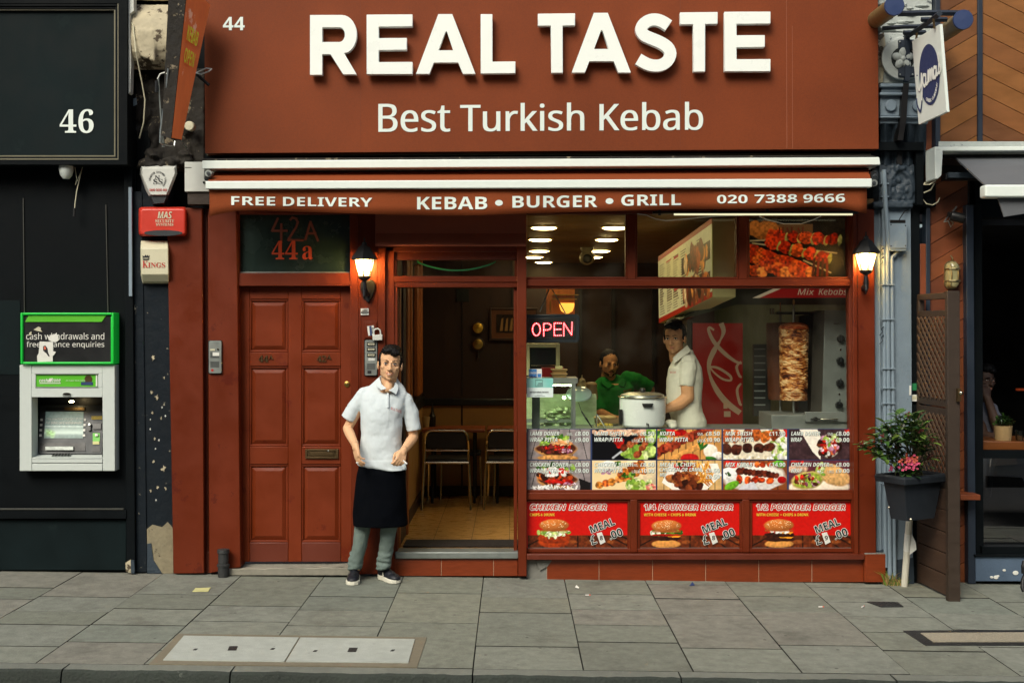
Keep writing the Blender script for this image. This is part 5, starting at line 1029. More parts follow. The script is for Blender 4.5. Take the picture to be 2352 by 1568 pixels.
# round ceiling lights
LX = [(.28, 1.5, 'first from the window on the left'), (.28, 2.9, 'second from the window on the left'), (.31, 4.6, 'third from the window on the left'), (.27, 5.75, 'fourth from the window on the left'), (.42, 6.9, 'deepest one on the left'),
      (.9, 1.5, 'first from the window on the right'), (.94, 2.9, 'second from the window on the right'), (1.0, 4.6, 'third from the window on the right'), (1.0, 5.75, 'deepest one on the right'), (-.45, 1.5, None)]
t = Thing('ceiling_light', 'lit round ceiling light, '+LX[0][2], 'ceiling light', 'round ceiling lights')
b = t.part('ring', 'lamp_ring'); b.lathe((LX[0][0], LX[0][1], 2.76), [(.135, 0), (.13, -.012), (.112, -.014)], 'lamp_ring', 24, cap=False)
b = t.part('disc', 'lamp_disc'); b.lathe((LX[0][0], LX[0][1], 2.76), [(.113, -.006), (.108, -.016), (.08, -.025), (.04, -.029), (0, -.03)], 'lamp_disc', 24); r0 = t.done()
for x, y, s in LX[1:-1]: dup(r0, (x, y, r0.location.z), 'lit round ceiling light, '+s)
t = Thing('ceiling_camera', 'small white dome camera on the ceiling behind the top left pane', 'camera'); c = P(1348, 593, 4.2)
b = t.part('base', 'white_box'); b.lathe((c.x, c.y, 2.76), [(.07, 0), (.07, -.03), (.055, -.05)], 'cream_plastic', 16); b.ell(c+Vector((0, 0, .03)), .07, 'cream_plastic'); b.ell(c, (.085, .085, .075), 'cream_plastic')
b = t.part('lens', 'black_plastic'); b.lathe(c+Vector((0, -.07, -.01)), [(.052, 0), (.05, .02), (.03, .024)], 'black_plastic', 16, axis=(0, -1, 0)); t.done()
# framed picture, two plates on the wall
t = Thing('picture_frame', 'dark framed picture hanging on the brown dining wall', 'picture'); b = t.part('frame', 'picture_dark'); Y = YD-.05
b.frame(1124, 707, 1236, 782, 5, Y, Y+.03, 'wall_brown'); b.bevel(.004); b = t.part('mount', 'picture_mount'); b.rect(1129, 712, 1231, 777, Y+.01, Y+.03, 'picture_mount'); b.rect(1140, 722, 1220, 764, Y+.004, Y+.01, 'picture_dark')
for i in range(5): b.poly([(1148+i*11, 760), (1152+i*11, 732), (1156+i*11, 730), (1155+i*11, 760)], Y+.002, Y+.004, 'wall_tan')
t.done()
def plate(v, lab, m):
    t = Thing('wall_plate', lab, 'wall plate', 'gold wall plates'); c = P(1098, v, YD-.02); b = t.part('rim', 'rail_black'); b.lathe(c, [(.066, 0), (.064, .02), (.052, .025)], 'wall_brown', 24, axis=(0, -1, 0))
    b = t.part('dial', m); b.lathe(c, [(.05, .024), (.05, .03), (.03, .036), (.0, .038)], m, 24, axis=(0, -1, 0)); t.done()
plate(753, 'bright gold plate on the brown wall, the upper of two', 'gold_plate' if 'gold_plate' in M else mat('gold_plate', 'd8b048', .35, .9, var=.4, vs=60).name); plate(790, 'dull gold plate on the brown wall, the lower of two', 'brass')
t = single('tassel', 'short dark tassel hanging below the lower gold plate', 'tassel', 'rail_black'); t.b.tube([P(1098, 803, YD-.03), P(1098, 822, YD-.03)], [.008, .014], 'rail_black', 8); t.done()
t = single('notice', 'dim paper notice high on the brown dining wall', 'notice', 'picture_dark'); t.b.prism([P(1048, 663, YD-.02), P(1076, 663, YD-.02), P(1078, 693, YD-.02), P(1049, 692, YD-.02)], (0, .01, 0), 'grill_dark'); t.done()
# chairs and tables
def chair(x, y, rz, lab):
    t = Thing('dining_chair', lab, 'chair', 'dining chairs', base=(0, 0, 0))
    b = t.part('frame', 'chrome'); r = .012
    for s in (-1, 1):
        b.tube([(s*.225, -.24, 0), (s*.212, -.2, .3), (s*.205, -.17, .42), (s*.2, -.19, .6), (s*.197, -.215, .64)], r, 'chrome', 8); b.tube([(s*.2, .2, 0), (s*.19, .17, .42), (s*.19, -.16, .425)], r, 'chrome', 8)
    b.tube([(-.197, -.215, .64)]+[(.197*math.cos(R(180-a)) if 0 else -.197+.06*(1-math.cos(R(a))), -.22, .66+.07*math.sin(R(a))) for a in (15, 45, 75, 90)]+[(.137+.06*math.sin(R(a)), -.22, .66+.07*math.cos(R(a))) for a in (0, 15, 45, 75)]+[(.197, -.215, .64)], r, 'chrome', 8)
    b.tube([(-.2, -.2, .545), (.2, -.2, .545)], .009, 'chrome', 8); b.tube([(-.205, -.18, .43), (.205, -.18, .43)], .013, 'chrome', 8)
    b = t.part('backrest', 'chair_back'); b.prism([(-.188, -.205, .56), (.188, -.205, .56), (.188, -.222, .66), (.16, -.226, .715), (-.16, -.226, .715), (-.188, -.222, .66)], (0, .025, 0), 'chair_back'); b.bevel(.01)
    b = t.part('seat', 'chair_back'); b.box(-.195, .195, -.17, .2, .425, .465, 'chair_back'); b.bevel(.012); r = t.done(); return r
c0 = chair(0, 0, 0, 'chrome and black chair nearest the standing man, back to the street'); c0.location = (-.605, 2.28, FZ)
for x, y, rz, lab in ((-.035, 2.3, 0, 'chrome and black chair beside the door post, back to the street'), (-.5, 2.92, R(180), 'far chair across the table, behind the nearest chair'), (.02, 2.92, R(180), 'far chair at the second table, mostly behind the door post')): dup(c0, (x, y, FZ), lab, rz)
def table(x, y, lab):
    t = Thing('dining_table', lab, 'table', 'dining tables'); b = t.part('tabletop', 'table_wood'); b.box(x-.3, x+.3, y-.23, y+.23, .88, .91, 'table_wood'); b.bevel(.006)
    for dx in (-.2, .2): [t.part('leg', 'black_iron').tube([(x+dx, y+dy, FZ), (x+dx, y+dy, .88)], .014, 'black_iron', 8) for dy in (-.18, .18)]
    return t.done()
r = table(-.56, 2.66, 'brown wooden table by the tan panelled wall'); dup(r, Vector(r.location)+Vector((.62, 0, 0)), 'brown wooden table partly behind the door post')
def bottle(name, lab, c, prof, m, cap, group=None):
    t = Thing(name, lab, 'bottle', group); b = t.part('body', m); b.lathe(c, prof, m, 14); h = prof[-1][1]
    b = t.part('cap', cap); b.lathe(Vector(c)+Vector((0, 0, h)), [(prof[-1][0], 0), (prof[-1][0]*.9, .02), (.006, .035), (.004, .06)], cap, 12); return t.done()
bottle('table_bottle', 'dark sauce bottle standing on the table by the tan wall', (-.78, 2.75, .91), [(.032, 0), (.034, .02), (.034, .1), (.014, .14), (.013, .17)], 'rail_black', 'rail_black')
t = single('glass_jar', 'small amber glass beside the dark bottle on the dining table', 'glass', 'cream_plastic'); t.b.lathe((-.84, 2.72, .91), [(.03, 0), (.04, .1), (.036, .1), (.028, .01)], 'sauce_bottle', 14); t.done()
# ---------------------------------------------------------------- OPEN sign
t = Thing('open_sign', 'dark LED sign with glowing red OPEN hanging in the window', 'LED sign'); Y = .16
b = t.part('case', 'led_case'); b.poly([(1208, 722), (1326, 721), (1332, 727), (1331, 780), (1326, 787), (1208, 787)], Y, Y+.05, 'led_case'); b.bevel(.006); b.poly([(1212, 730), (1324, 729), (1323, 779), (1212, 780)], Y-.003, Y+.01, 'black_plastic')
b = t.part('lettering', 'led_red'); core = t.part('light_dot', 'led_core'); ring = t.part('unlit_dot', 'led_dim')
def dots(pts, n):
    L = [0]
    for a, c in zip(pts[:-1], pts[1:]): L.append(L[-1]+math.hypot(c[0]-a[0], c[1]-a[1]))
    for i in range(n):
        s = L[-1]*i/(n-1); k = max(j for j in range(len(L)-1) if L[j] <= s+1e-9); f = (s-L[k])/(L[k+1]-L[k]); u = pts[k][0]+(pts[k+1][0]-pts[k][0])*f; v = pts[k][1]+(pts[k+1][1]-pts[k][1])*f
        core.disc(u, v, .9, Y-.011, Y-.009, 'led_core', n=8)
    for a, c in zip(pts[:-1], pts[1:]):
        d = Vector((c[0]-a[0], c[1]-a[1])).normalized()*1.5; m_ = Vector((-d.y, d.x)); b.poly([(a[0]-d.x*.6+m_.x, a[1]-d.y*.6+m_.y), (c[0]+d.x*.6+m_.x, c[1]+d.y*.6+m_.y), (c[0]+d.x*.6-m_.x, c[1]+d.y*.6-m_.y), (a[0]-d.x*.6-m_.x, a[1]-d.y*.6-m_.y)], Y-.006-.0004*random.random(), Y, 'led_red')
dots([(1232+9*math.sin(R(a)), 756.5-14*math.cos(R(a))) for a in range(0, 361, 24)], 22)
dots([(1249, 771), (1249, 743), (1259, 742.5), (1265, 746), (1266, 751), (1263, 756), (1257, 757.5), (1249, 757.5)], 18)
dots([(1289, 742), (1273, 742), (1273, 770.5), (1289, 770)], 15); dots([(1274, 756.5), (1288, 756)], 5); dots([(1295, 771), (1295, 741.5), (1313, 769), (1314, 740)], 22)
for i in range(64):
    a = 2*math.pi*i/64; ring.disc(1267+52*math.cos(a), 756+20.5*math.sin(a)-.06*52*math.cos(a), .55, Y-.006, Y-.003, 'led_dim', n=6)
b = t.part('chain', 'chrome')
for p, q in (((1261, 664), (1240, 716)), ((1268, 664), (1299, 720))): b.tube([P(*p, Y+.02), P(*q, Y+.02)], .005, 'steel_dull', 6)
t.done()
# ---------------------------------------------------------------- hanging menu box, poster fridge, lit sconce
t = Thing('menu_lightbox', 'long cream menu lightbox hanging from the ceiling above the counter', 'menu board')
n0, n1, f0, f1 = P(1636, 501, .35), P(1637, 682, .35), P(1513, 590, 2.1), P(1515, 742, 2.1); w_ = Vector((.185, .03, 0))
b = t.part('casing', 'light_menu_end'); b.prism([n0, n1, n1+w_, n0+w_], None, 'light_menu_end', pts2=[f0, f1, f1+w_, f0+w_]); b.bevel(.004)
b = t.part('face', 'print_lit'); c = Canvas(2.0, 84, 'c8c6a4', 31, .06)
c.put((c.y < .07)*1.0, '9c2f1a').put((c.y > .93)*1.0, 'a8321a')
for x0 in (.06, .36, .62, .92, 1.5):
    for i in range(22):
        if .12 < .12+i*.036 < .9: c.rect(x0, .12+i*.036, x0+c.rng.uniform(.12, .22), .134+i*.036, '6a5a48')
for (x0, y0, x1, y1) in ((.95, .26, 1.95, .5), (1.0, .66, 1.95, .9)):
    c.rect(x0, y0, x1, y1, '3a2418'); c.scat((x0+x1)/2, (y0+y1)/2, .42, .09, 40, .06, MEAT+GRL+['d8c098'], rot=1.4, asp=2.2)
for x, y in ((.35, .15), (.65, .17), (.65, .62)): c.rect(x, y, x+.18, y+.03, 'a8281a')
def mf(a, d): return f0.lerp(n0, a).lerp(f1.lerp(n1, a), d)+Vector((-.006, -.002, 0))
c.mesh(b, mf, 'print_lit'); t.done()
t = Thing('drinks_fridge', 'tall red drinks fridge side with sweeping cream script behind the counter', 'fridge'); Y = 1.5
b = t.part('cabinet', 'fridge_red'); b.rect(1590, 742, 1706, 1050, Y, Y+.5, 'fridge_red'); b.rect(1578, 735, 1589, 1050, Y+.02, Y+.5, 'grill_grey').rect(1588.5, 740, 1591, 1050, Y-.01, Y+.02, 'rail_black')
b = t.part('lettering', 'fridge_script')
def stroke(pts, ws):
    q = [Vector(p) for p in pts]; f = []; wv = []
    for i in range(len(q)-1):
        p0, p1, p2, p3 = q[max(i-1, 0)], q[i], q[i+1], q[min(i+2, len(q)-1)]
        for s_ in (0, .2, .4, .6, .8): f.append(.5*((2*p1)+(p2-p0)*s_+(2*p0-5*p1+4*p2-p3)*s_*s_+(3*p1-p0-3*p2+p3)*s_**3)); wv.append(ws[i]+(ws[i+1]-ws[i])*s_)
    f.append(q[-1]); wv.append(ws[-1]); stroke.k += 1
    for i in range(len(f)-1):
        d0 = (f[min(i+1, len(f)-1)]-f[max(i-1, 0)]).normalized(); d1 = (f[min(i+2, len(f)-1)]-f[i]).normalized(); a, c = Vector((-d0.y, d0.x))*wv[i]/2, Vector((-d1.y, d1.x))*wv[i+1]/2
        b.psheet([tuple(f[i]+a), tuple(f[i+1]+c), tuple(f[i+1]-c), tuple(f[i]-a)], Y-.003-.001*stroke.k, 'fridge_script')
stroke.k = 0
stroke([(1656, 742), (1662, 760), (1655, 780), (1640, 805), (1629, 832), (1630, 860), (1646, 895), (1670, 925), (1700, 948)], [12, 10, 4, 12, 10, 6, 12, 14, 12])
stroke([(1640, 758), (1630, 752), (1628, 760), (1640, 785), (1665, 812), (1690, 830), (1704, 834)], [4, 6, 7, 9, 9, 6, 4]); stroke([(1629, 842), (1650, 845), (1676, 862), (1678, 873), (1660, 870), (1640, 855), (1630, 842)], [4, 6, 6, 5, 5, 4, 3])
stroke([(1702, 830), (1692, 842), (1698, 862), (1704, 866)], [4, 6, 6, 4]); stroke([(1702, 880), (1693, 896), (1699, 925), (1704, 930)], [4, 6, 6, 4])
b.rect(1662, 924, 1671, 938, Y-.004, Y, 'fridge_script').rect(1663, 944, 1678, 957, Y-.004, Y, 'fridge_script'); t.done()
t = Thing('wall_sconce', 'warm half bowl wall light glowing behind the OPEN sign', 'wall light'); b = t.part('shade', 'sconce_glow'); c = P(1302, 704, 3.0)
b.rings([[c+Vector((.075*math.cos(a)*r_, -.07*math.sin(a)*r_, z)) for a in [math.pi*i/12 for i in range(13)]] for r_, z in ((1, .035), (.98, 0), (.75, -.045), (.2, -.07))], 'sconce_glow', True, True)
b = t.part('backplate', 'brass'); b.rect(1255, 664, 1320, 730, 3.05, 3.1, 'jamb_wood'); b.rect(1268, 676, 1330, 678, 3.02, 3.05, 'brass').rect(1268, 686, 1325, 688, 3.02, 3.05, 'brass'); b.tube([P(1264, 690, 3.0), P(1264, 714, 3.0)], .006, 'brass', 6); t.done()
# ---------------------------------------------------------------- counter and the things on it
t = Thing('counter', 'steel service counter running behind the window', 'counter'); b = t.part('worktop', 'steel_dull'); b.box(.12, 2.7, .12, .78, 1.06, 1.09, 'steel_dull'); b = t.part('front', 'grill_grey'); b.box(.14, 2.7, .2, .76, FZ, 1.06, 'grill_grey'); t.done()
t = Thing('display_case', 'glass topped food display case glowing green white at the window corner', 'display case')
b = t.part('frame', 'steel_dull'); b.rect(1206, 868, 1327, 880, .2, .55, 'steel_dull').rect(1312, 880, 1322, 990, .2, .24, 'grill_grey').rect(1222, 905, 1240, 990, .2, .26, 'grill_grey')
b = t.part('back_panel', 'salad_glow' if 'salad_glow' in M else mat('salad_glow', 'b4c49c', .35, var=.35, vs=14, stretch=(1, 1, 2)).name); b.rect(1206, 905, 1370, 992, .74, .78, 'salad_glow'); b.rect(1206, 962, 1312, 970, .6, .64, 'steel_dull')
b = t.part('lamp', 'counter_glow'); b.disc(1296, 913, 3.2, .5, .54, 'counter_glow'); b.rect(1250, 884, 1312, 886, .3, .34, 'counter_glow')
mat('salad_pale', 'c8d4b0', .5); mat('salad_green', '8aa070', .5); b = t.part('salad', 'salad_pale')
rk = random.Random(3)
for i in range(60): b.ell(P(rk.uniform(1244, 1308), rk.uniform(935, 985), rk.uniform(.6, .72)), (rk.uniform(.012, .03), .02, rk.uniform(.008, .016)), rk.choice(['salad_glow', 'salad_pale', 'salad_glow', 'salad_pale', 'salad_green']), n=7, k=5)
b = t.part('pane', 'clear_glass'); b.qsheet(1208, 880, 1316, 988, .19, 'clear_glass'); t.done()
t = Thing('desk_lamp', 'grey dish shaped lamp head on a thin stalk beside the display case', 'lamp'); b = t.part('shade', 'grill_grey'); b.lathe(P(1330, 905, .6), [(.105, 0), (.1, .012), (.05, .03), (.02, .035)], 'glass_dull', 18, axis=(0, -.6, 1)); b = t.part('stalk', 'black_plastic'); b.tube([P(1329, 925, .5), P(1336, 945, .48)], .003, 'black_iron', 6); b.tube([P(1336, 945, .48), P(1347, 962, .42), P(1364, 988, .4)], [.006, .008, .003], 'black_iron', 6); t.done()
t = Thing('food_box', 'stack of two kraft takeaway boxes on the display case', 'takeaway box'); b = t.part('box', 'takeaway_box')
for v0, v1 in ((850, 858), (860, 868.5)): b.prism([P(1268, v0, .3), P(1302, v0, .3), P(1299, v1, .31), P(1271, v1, .31)], (0, .14, 0), 'takeaway_box'); b.rect(1266, v0-2, 1304, v0, .29, .46, 'takeaway_box')
b.rect(1276, 841, 1292, 847, .32, .42, 'yellow_card'); b.bevel(.002); t.done()
t = single('red_box', 'flat red box behind the kraft boxes and the city sticker', 'box', 'tape_red'); t.b.rect(1244, 844, 1296, 868, .5, .62, 'tape_red'); t.b.bevel(.003); t.done()
t = Thing('oven', 'small cream framed wall oven below the OPEN sign', 'oven'); Y = .72; b = t.part('frame', 'cream_plastic'); b.frame(1208, 789, 1286, 862, 9, Y, Y+.3, 'light_menu_end'); b.bevel(.004)
b = t.part('door', 'grill_dark'); b.rect(1216, 797, 1278, 862, Y+.03, Y+.3, 'grill_dark'); b.rect(1232, 806, 1260, 826, Y+.022, Y+.03, 'black_plastic'); b.rect(1220, 838, 1275, 840, Y+.01, Y+.03, 'chrome'); b.rect(1217, 846, 1277, 860, Y+.015, Y+.03, 'food_dark' if 'food_dark' in M else mat('food_dark', '6a5232', .5, var=.3).name); t.done()
r = bottle('sauce_bottle', 'short cream sauce bottle with a nozzle beside the lamp head', P(1337, 905, .95)+Vector((0, 0, 0)), [(.04, 0), (.042, .02), (.042, .08), (.03, .1)], 'sauce_bottle', 'sauce_bottle', 'sauce bottles')
t = Thing('sauce_bottle', 'tall brown sauce shaker standing left of the man in green', 'bottle', 'sauce bottles'); b = t.part('body', 'sauce_bottle'); b.lathe(P(1358, 917, 1.1), [(.055, 0), (.057, .02), (.047, .1), (.046, .11)], 'sauce_bottle', 16); b = t.part('cap', 'sauce_bottle'); b.lathe(P(1358, 917, 1.1)+Vector((0, 0, .11)), [(.05, 0), (.05, .02), (.035, .035), (.0, .038)], 'sauce_bottle', 16); t.done()
t = Thing('serving_tongs', 'open steel tongs leaning in a tub of yellow food', 'tongs'); b = t.part('arm', 'chrome'); b.tube([P(1370, 985, .3), P(1370, 951, .3)], .006, 'chrome', 7); b.tube([P(1370, 951, .3), P(1376, 958, .3), P(1390, 981, .3)], .006, 'chrome', 7); t.done()
t = Thing('food_tub', 'clear tub of yellow peppers on the counter behind the tongs', 'tub'); b = t.part('tub', 'clear_plastic'); b.rect(1366, 978, 1408, 990, .36, .5, 'clear_plastic'); b = t.part('food', 'food_yellow')
for i in range(40): b.ell(P(rk.uniform(1369, 1406), rk.uniform(973, 979), rk.uniform(.36, .48)), rk.uniform(.006, .012), 'food_yellow', n=6, k=4)
t.done()
t = Thing('bread_tray', 'glass cabinet of long bread rolls behind the tongs', 'tray'); b = t.part('tray', 'steel_dull'); b.rect(1368, 962, 1424, 972, .6, .74, 'food_dark'); b = t.part('roll', 'takeaway_box')
for u in (1380, 1400): b.ell(P(u, 958, .62), (.06, .03, .018), 'takeaway_box')
t.done()
# rice cooker
t = Thing('rice_cooker', 'big white rice cooker with a steel lid on the counter', 'rice cooker'); c = P(1476, 979, .38); c.z = 1.105; s = 9.38/F
b = t.part('body', 'pot_white'); w_ = 53*s; h_ = 66*s
b.lathe(c, [(w_*.86, 0), (w_*.93, h_*.06), (w_*.98, h_*.3), (w_, h_*.8), (w_*1.0, h_)], 'pot_white', 36)
b = t.part('rim', 'steel'); b.lathe(c, [(w_*1.06, h_*1.0), (w_*1.07, h_*1.03), (w_*.95, h_*1.05)], 'chrome', 36)
b = t.part('lid', 'steel'); b.lathe(c, [(w_*.93, h_*1.05), (w_*.92, h_*1.1), (w_*.7, h_*1.16), (w_*.2, h_*1.19), (0, h_*1.195)], 'steel', 36)
b = t.part('knob', 'black_plastic'); b.lathe(c, [(.02, h_*1.19), (.026, h_*1.25), (.02, h_*1.32), (0, h_*1.33)], 'black_plastic', 14)
b = t.part('handle', 'black_plastic'); hp = c+Vector((.1*w_, -w_*.995, h_*.79)); b.prism([hp+Vector((-.045, 0, .012)), hp+Vector((.045, 0, .012)), hp+Vector((.033, 0, -.018)), hp+Vector((-.033, 0, -.018))], (0, -.02, 0), 'black_plastic'); b.bevel(.006)
b = t.part('switch', 'black_plastic'); b.box(c.x-w_*1.06, c.x-w_*.93, c.y-.1, c.y-.04, c.z+.02, c.z+h_*.6, 'black_plastic'); b.tube([c+Vector((.03, -w_*.9, .0)), c+Vector((.025, -w_*.97, .03)), c+Vector((.01, -w_*.97, .035)), c+Vector((.015, -w_*.97, .02))], .004, 'black_plastic', 6)
b = t.part('foot', 'black_plastic'); b.lathe(c+Vector((0, 0, -.02)), [(w_*.68, 0), (w_*.68, .022)], 'black_plastic', 24); t.done()
t = single('cloth', 'folded pale cloth tucked on the counter right of the rice cooker', 'cloth', 'sticker_white'); b = t.b; b.ell(P(1541, 970, .42), (.05, .07, .025), 'shirt_cream'); b.ell(P(1545, 978, .4), (.04, .07, .025), 'shirt_cream'); b.organic(.008, 3, .01, .03); t.done()
# ---------------------------------------------------------------- kebab grill
t = Thing('kebab_grill', 'upright steel kebab grill with a row of black knobs', 'grill')
b = t.part('burner_tower', 'grill_grey'); b.prism([P(1895, 712, .42), P(1949, 712, .42), P(1947, 955, .42), P(1888, 955, .42)], (0, .35, 0), 'grill_grey'); b.bevel(.004)
b = t.part('heat_shield', 'grill_dark'); b.prism([P(1868, 718, .5), P(1896, 712, .43), P(1889, 955, .43), P(1862, 955, .5)], (0, .3, 0), 'meat_shield' if 'meat_shield' in M else mat('meat_shield', '33302a', .5, .2, var=.4, vs=4).name); b.prism([P(1836, 726, .62), P(1866, 722, .6), P(1862, 955, .6), P(1834, 955, .62)], (0, .2, 0), 'grill_dark'); b.rect(1731, 790, 1770, 955, .9, .95, 'grill_dark')
for i in range(9): b.rect(1733, 800+i*16, 1758, 803+i*16, .89, .9, 'grill_grey')
k = t.part('knob', 'black_plastic')
for u, v in ((1930, 777), (1929, 828), (1928, 879), (1926, 929)): q = t.part('knob', 'black_plastic'); q.lathe(P(u, v, .42), [(.028, 0), (.03, .01), (.026, .035), (.0, .037)], 'black_plastic', 18, axis=(0, -1, 0)); q.box(P(u, v, .42).x-.004, P(u, v, .42).x+.004, .375, .385, P(u, v, 0).z-.02, P(u, v, 0).z+.02, 'dark_plastic')
b = t.part('indicator', 'chrome'); [b.disc(u, v, 2, .412, .42, 'chrome') for u, v in ((1931, 803), (1928, 905), (1935, 946))]; b.rect(1915, 742, 1929, 743.5, .415, .42, 'chrome')
b = t.part('drip_tray', 'grill_grey'); b.rect(1772, 953, 1956, 990, .22, .7, 'steel_dull'); b.rect(1850, 946, 1946, 969, .2, .24, 'grill_grey'); b.bevel(.003); b.rect(1885, 961, 1926, 963, .17, .19, 'chrome'); b.disc(1874, 962, 5, .17, .2, 'black_plastic'); b.tube([P(1862, 962, .18), P(1888, 962, .18)], .007, 'black_plastic', 6)
b = t.part('top_arm', 'black_iron'); b.rect(1784, 716, 1895, 722, .55, .62, 'black_iron'); [b.tube([P(u, 708, .55), P(u, 722, .55)], .008, 'chrome', 6) for u in (1770, 1776)]
t.done()
t = Thing('doner_kebab', 'stacked cone of sliced doner meat turning on a spit', 'doner meat'); Yk = .5; c = P(1823, 918, Yk); s = (9+Yk)/F; b = t.part('meat', 'meat_print')
n, kk = 72, 150; hh = 178*s; nz = vnoise(kk, n+1, 6, RNG); n2 = vnoise(kk, n+1, 2.6, RNG); n3 = vnoise(kk, n+1, 11, RNG)
lay = np.zeros((kk, n))
vs = []; colr = []
rowph = RNG.random(60)*50
for i in range(kk):
    f = i/(kk-1); r0 = s*(30.5+2.5*f)*(1 if f < .93 else max(.05, math.sqrt(max(0, 1-((f-.93)/.07)**2*.93))))
    for j in range(n):
        jj = j if j < n-4 else j; w1 = nz[i, j] if j < n-6 else nz[i, j]*(n-j)/6+nz[i, 0]*(1-(n-j)/6)
        ph = f*25+1.5*w1+.5*math.sin(j*.35+rowph[int(f*25)]); q = ph % 1; lay[i, j] = q
        r = r0*(1+.06*(q-.5)+.05*(n3[i, j]-.5)+.03*(n2[i, j]-.5)); a = 2*math.pi*j/n; vs.append(c+Vector((r*math.cos(a), r*math.sin(a), hh*f)))
pal = [np.array(lin(x)) for x in ('3c180a', '7c3c16', 'ac642a', 'd09250', 'ecc48c')]
fs = []
for i in range(kk-1):
    for j in range(n):
        fs.append((i*n+j, i*n+(j+1) % n, (i+1)*n+(j+1) % n, (i+1)*n+j)); f = i/kk
        x = .33+lay[i, j]*.5+(nz[i, j]-.5)*1.0+(n2[i, j]-.5)*.7+(n3[i, j]-.5)*.6; x = min(max(x, 0), .999)*4; k0 = int(x); cc = pal[k0]*(1-x+k0)+pal[min(4, k0+1)]*(x-k0)
        if f > .9: cc = cc*.3+np.array(lin('b0431a'))*.7*(.7+.6*n2[i, j])
        elif f < .12: cc = cc*.6+np.array(lin('6a3416'))*.4
        colr.append(tuple(cc))
b.add(vs, fs, 'meat_print', True, colr); b.lathe(c, [(30*s, .0), (29*s, -.004)], 'meat_brown', 24)
b = t.part('spit', 'steel'); b.tube([c+Vector((0, 0, -.1)), c+Vector((0, 0, .0))], .011, 'steel', 10); b.tube([c+Vector((0, 0, hh-.01)), c+Vector((0, 0, hh+.1))], .01, 'steel', 10); b.tube([c+Vector((0, 0, hh+.1)), c+Vector((0, 0, hh+.14))], .005, 'steel', 8); b.ell(c+Vector((0, 0, hh+.16)), (.01, .01, .022), 'takeaway_box')
b.lathe(c+Vector((0, 0, -.12)), [(.035, 0), (.035, .012), (.015, .02)], 'steel', 20); t.done()
t = Thing('doner_kebab', 'smooth dark brown doner block on the spit behind the sliced one', 'doner meat'); b = t.part('meat', 'meat_brown'); c = P(1792, 917, .8); s = 9.8/F; b.lathe(c, [(26*s, 0), (28*s, .03), (30*s, .3), (32*s, .61), (31*s, .625), (0, .63)], 'meat_brown', 32)
b = t.part('spit', 'steel_dull'); b.tube([c+Vector((0, 0, -.12)), c], .01, 'steel_dull', 8); b.tube([c+Vector((0, 0, .62)), c+Vector((0, 0, .72))], .01, 'steel_dull', 8); b.tube([c+Vector((0, 0, .72)), c+Vector((0, 0, .79))], .004, 'jamb_wood', 8); t.done()
t = Thing('menu_header', 'red header board with slanted Mix Kebabs script above the grill', 'sign'); Y = .3; b = t.part('board', 'red_sign'); b.poly([(1742, 684), (1800, 655), (1960, 655), (1960, 683)], Y, Y+.03, 'red_sign'); b.poly([(1730, 684), (1745, 684), (1812, 655), (1795, 655)], Y-.002, Y+.03, 'cream_script')
b = t.part('lettering', 'cream_script'); text(b, 'Mix', (1832, 663, 1870, 677), Y-.004, 'cream_script', 'si'); text(b, 'Kebabs', (1880, 662, 1946, 677), Y-.004, 'cream_script', 'si'); t.done()
t = single('extractor_hood', 'dark green grey extractor hood over the grill', 'hood', 'kitchen_wall'); b = t.b; b.prism([P(1560, 735, 1.3), P(1690, 700, .9), P(1960, 700, .7), P(1960, 660, .7), P(1700, 660, .9)], (0, .9, .1), 'kitchen_wall'); t.done()
# ================================================================ the blue pilaster with its console, pipes and boxes
t = Thing('blue_pilaster', 'blue grey painted pilaster with a carved console and cracked stone top', 'pilaster')
b = t.part('shaft', 'blue_paint')
b.poly([(2030, 470), (2092, 470), (2098, 1345), (2034, 1345)], -.03, .2, 'blue_paint').poly([(2007, 470), (2030, 470), (2034, 1345), (2013, 1345)], .0, .2, 'blue_paint')
b.poly([(2018, 475), (2022, 475), (2026, 1270), (2020, 1270)], -.01, 0, 'blue_pipe'); b.bevel(.008)
b = t.part('foot', 'blue_dark'); b.poly([(2014, 1268), (2030, 1262), (2060, 1285), (2098, 1280), (2100, 1346), (2016, 1346)], -.036, .1, 'blue_dark')
b = t.part('capital', 'blue_dark')
b.rect(2020, 378, 2108, 468, -.05, .2, 'blue_dark').rect(2006, 463, 2098, 477, -.08, .2, 'blue_dark').rect(2010, 470, 2094, 480, -.06, .2, 'blue_dark')
rk = random.Random(8)
for sgn in (-1, 1):
    pts = [P(2068+sgn*u, v, -.055) for u, v in ((4, 392), (14, 398), (22, 412), (26, 432), (24, 455))]; b.tube(pts, [.012, .016, .018, .016, .012], 'blue_dark', 7)
    pts = [P(2068+sgn*u, v, -.055) for u, v in ((30, 395), (24, 400), (30, 415), (34, 440))]; b.tube(pts, .012, 'blue_dark', 7)
for i in range(26): b.ell(P(rk.uniform(2050, 2086), rk.uniform(408, 458), -.05), (.016, .02, .022), 'blue_dark', n=7, k=5)
for i in range(8): b.ell(P(2068+rk.uniform(-10, 10), 386+rk.uniform(-6, 6), -.06), (.018, .025, .018), 'blue_dark', n=7, k=5)
b.organic(.008, 1, .008, .03)
b = t.part('bracket_scroll', 'blue_paint')
b.rect(2023, 192, 2139, 200, -.2, .2, 'blue_paint').rect(2025, 200, 2137, 212, -.17, .2, 'blue_paint').rect(2022, 212, 2135, 219, -.2, .2, 'blue_paint').rect(2022, 219, 2134, 267, -.16, .2, 'blue_paint').rect(2022, 267, 2136, 271, -.19, .2, 'blue_paint').rect(2022, 271, 2132, 284, -.15, .2, 'blue_paint')
for u in (2047, 2110): b.disc(u, 242, 13.5, -.185, -.16, 'blue_paint')
b.bevel(.006)
b = t.part('fluted_neck', 'blue_dark')
